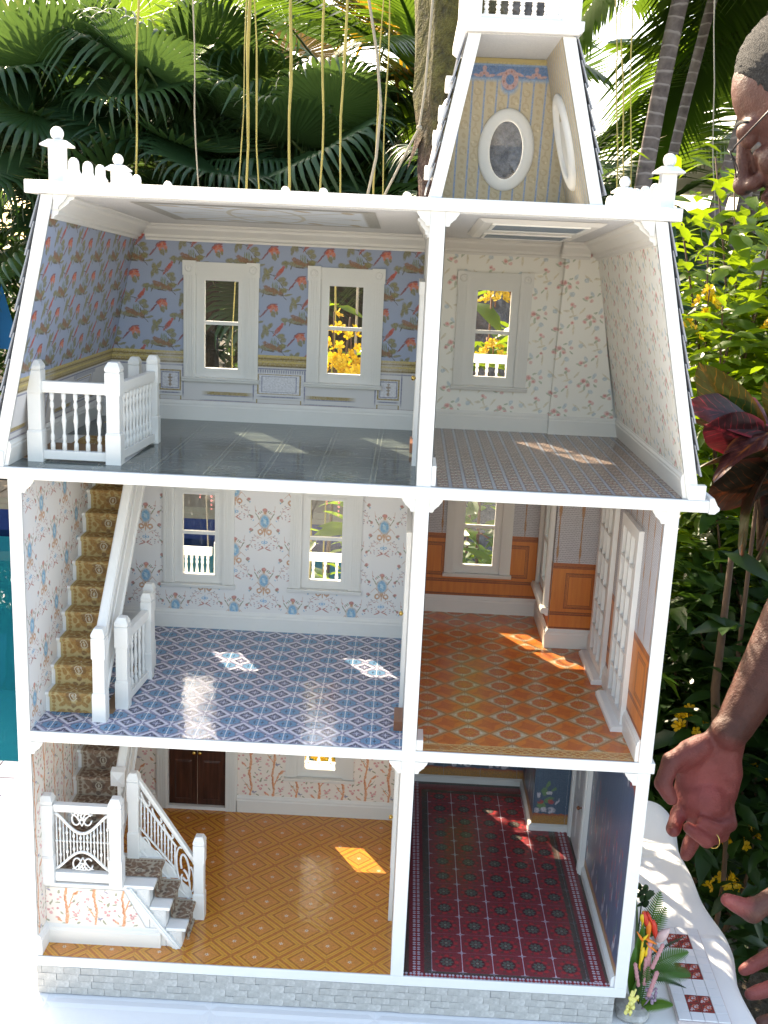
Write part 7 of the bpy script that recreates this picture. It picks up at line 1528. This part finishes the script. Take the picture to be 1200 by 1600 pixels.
# hair: a close cap with a receding hairline
HAIR = Mat('short_grey_black_hair', .8); HAIR.color(HAIR.ramp(HAIR.noise(380, 3, .7), [(.35, (.007, .0065, .0065)), (.6, (.028, .027, .027)), (.82, (.10, .097, .095))])); HAIR.bump(HAIR.noise(520, 3, .7), 1.0, .006)
m = MB(); rr = random.Random(3); nu, nv2 = 72, 30; idx = {}
for j in range(nv2+1):
    for i in range(nu):
        a = 2*pi*i/nu; t_ = j/nv2; fwd = cos(a)              # 1 = front
        lim = radians(lerp(112, 52, max(0, fwd)**1.2) if fwd > 0 else lerp(112, 128, -fwd)); lim += .05*sin(a*5)*.5+rr.uniform(-.05, .05)
        el = t_*lim; d = (sin(el)*cos(a), sin(el)*sin(a), cos(el)); lift = .0045*(1-t_**6)+.0012*rr.uniform(-1, 1)*(1-t_**4)-.002*t_**8
        m.v.append(tuple(hp(-.012+(.094+lift)*d[0], .018+(.098+lift)*d[2], (.076+lift)*d[1])))
for j in range(nv2):
    for i in range(nu): m.f.append((j*nu+i, j*nu+(i+1) % nu, (j+1)*nu+(i+1) % nu, (j+1)*nu+i)); m.sm.append(True); m.mi.append(0)
m.build('hair', HAIR.m, man)
for s in (-1, 1):
    m = MB(); pts = [hp(.083-.012*q*q, .022+.004*sin(pi*q)-.004*q, s*(.012+.040*q)) for q in [i/8 for i in range(9)]]; m.tube(pts, [.002, .0034, .0038, .0038, .0036, .0034, .003, .0024, .0014], 8); m.build('eyebrow', HAIR.m, man)
    EYE = simple('shaded_eye_white', (.16, .13, .11), .2, .05, 50); m = MB(); m.ball(hp(.0735, -.0095, s*.031), .0092, 14, 10); e = m.build('eye', EYE, man); MB().ball(hp(.0790, -.0135, s*.031), .0050, 10, 8).build('iris', simple('dark_iris', (.012, .008, .006), .1), e)  # eye white darkened: shade around the eye is in its colour
# glasses
METAL = simple('thin_metal_frame', (.035, .03, .028), .3, .1, 100, metallic=.3); g = MB(); 
tl = radians(14)
def gp(f, u, s): return hp(.108+f*cos(tl)-u*sin(tl)*.6, -.012+u*cos(tl)-f*sin(tl)*1.0, s)
gl = None
for s in (-1, 1):
    g.tube([gp(-.004*abs(cos(a)), .0165*sin(a), s*.033+.0235*cos(a)) for a in [2*pi*i/32 for i in range(33)]], .00095, 6)
    g.tube([gp(-.006, .008, s*.0575), gp(-.012, .009, s*.068), gp(-.06, .010, s*.080), gp(-.10, .012, s*.085), gp(-.125, .004, s*.083)], .0011, 6)
    g.tube([gp(.0, .009, s*.0), gp(-.001, .007, s*.010)], .001, 6)
gl = g.build('glasses', METAL, man)
for s in (-1, 1): m = MB(); m.add([gp(-.002, .0160*sin(a), s*.033+.0230*cos(a)) for a in [2*pi*i/24 for i in range(24)]], [tuple(range(24))]); m.build('lens', glass_mat('spectacle_lens', (.9, .93, .9), .08) if s < 0 else bpy.data.materials['spectacle_lens'], gl)
# gold ring
m = MB(); c = w3(.871, .286, .0825); d = (w3(.862, .281, .083)-w3(.889, .305, .081)).normalized(); u_ = d.orthogonal().normalized(); v_ = d.cross(u_); m.tube([c+(u_*cos(a)+v_*sin(a))*.0118 for a in [2*pi*i/24 for i in range(25)]], .0011, 6); m.build('ring', simple('gold', (.85, .60, .18), .2, .05, 50, metallic=1), man)
# clothes
SHIRT = Mat('slate_shirt_cloth', .85); SHIRT.color(SHIRT.mix(SHIRT.noise(10, 4), (.09, .11, .15), (.14, .16, .21))); SHIRT.bump(SHIRT.noise(14, 4), .5, .01)
b = MB(); limb(b, [w3(1.065, .26, .825), w3(1.10, .255, .66), w3(1.15, .25, .45), w3(1.17, .25, .26)], [.116, .140, .134, .142], 20, False, 1.3); limb(b, [w3(1.035, .44, .803), w3(1.055, .26, .825), w3(1.035, .075, .803)], [.070, .094, .070], 14)
limb(b, [sh[0], w3(1.035, .43, .61)], [.072, .066], 16, False); limb(b, [sh[1], w3(1.073, .07, .62)], [.072, .066], 16, False)
me = remesh(b, .007, 4); me.materials.clear(); me.materials.append(SHIRT.m); o = link(bpy.data.objects.new('shirt', me)); o.parent = man
TROU = Mat('dark_trouser_cloth', .85); TROU.color(TROU.mix(TROU.noise(12, 4), (.02, .02, .025), (.04, .04, .045))); b = MB(); limb(b, [w3(1.17, .25, .30), w3(1.17, .25, .18)], [.135, .130], 20, True, 1.3)
for s in (-1, 1): y = .25+s*.095; limb(b, [w3(1.17, y, .22), w3(1.165, y+s*.01, -.17), w3(1.185, y+s*.015, -.56), w3(1.19, y+s*.015, -TT+.055)], [.100, .074, .060, .056], 16, False)
me = remesh(b, .008, 4); me.materials.clear(); me.materials.append(TROU.m); o = link(bpy.data.objects.new('trousers', me)); o.parent = man
SHOE = simple('black_shoe', (.015, .014, .014), .4)
for s in (-1, 1):
    y = .25+s*.11; b = MB(); limb(b, [w3(1.21, y, -TT+.058), w3(1.10, y, -TT+.052), w3(.985, y, -TT+.045)], [.044, .043, .033], 14); me = remesh(b, .006, 3); me.materials.clear(); me.materials.append(SHOE); o = link(bpy.data.objects.new('shoe', me)); o.parent = man
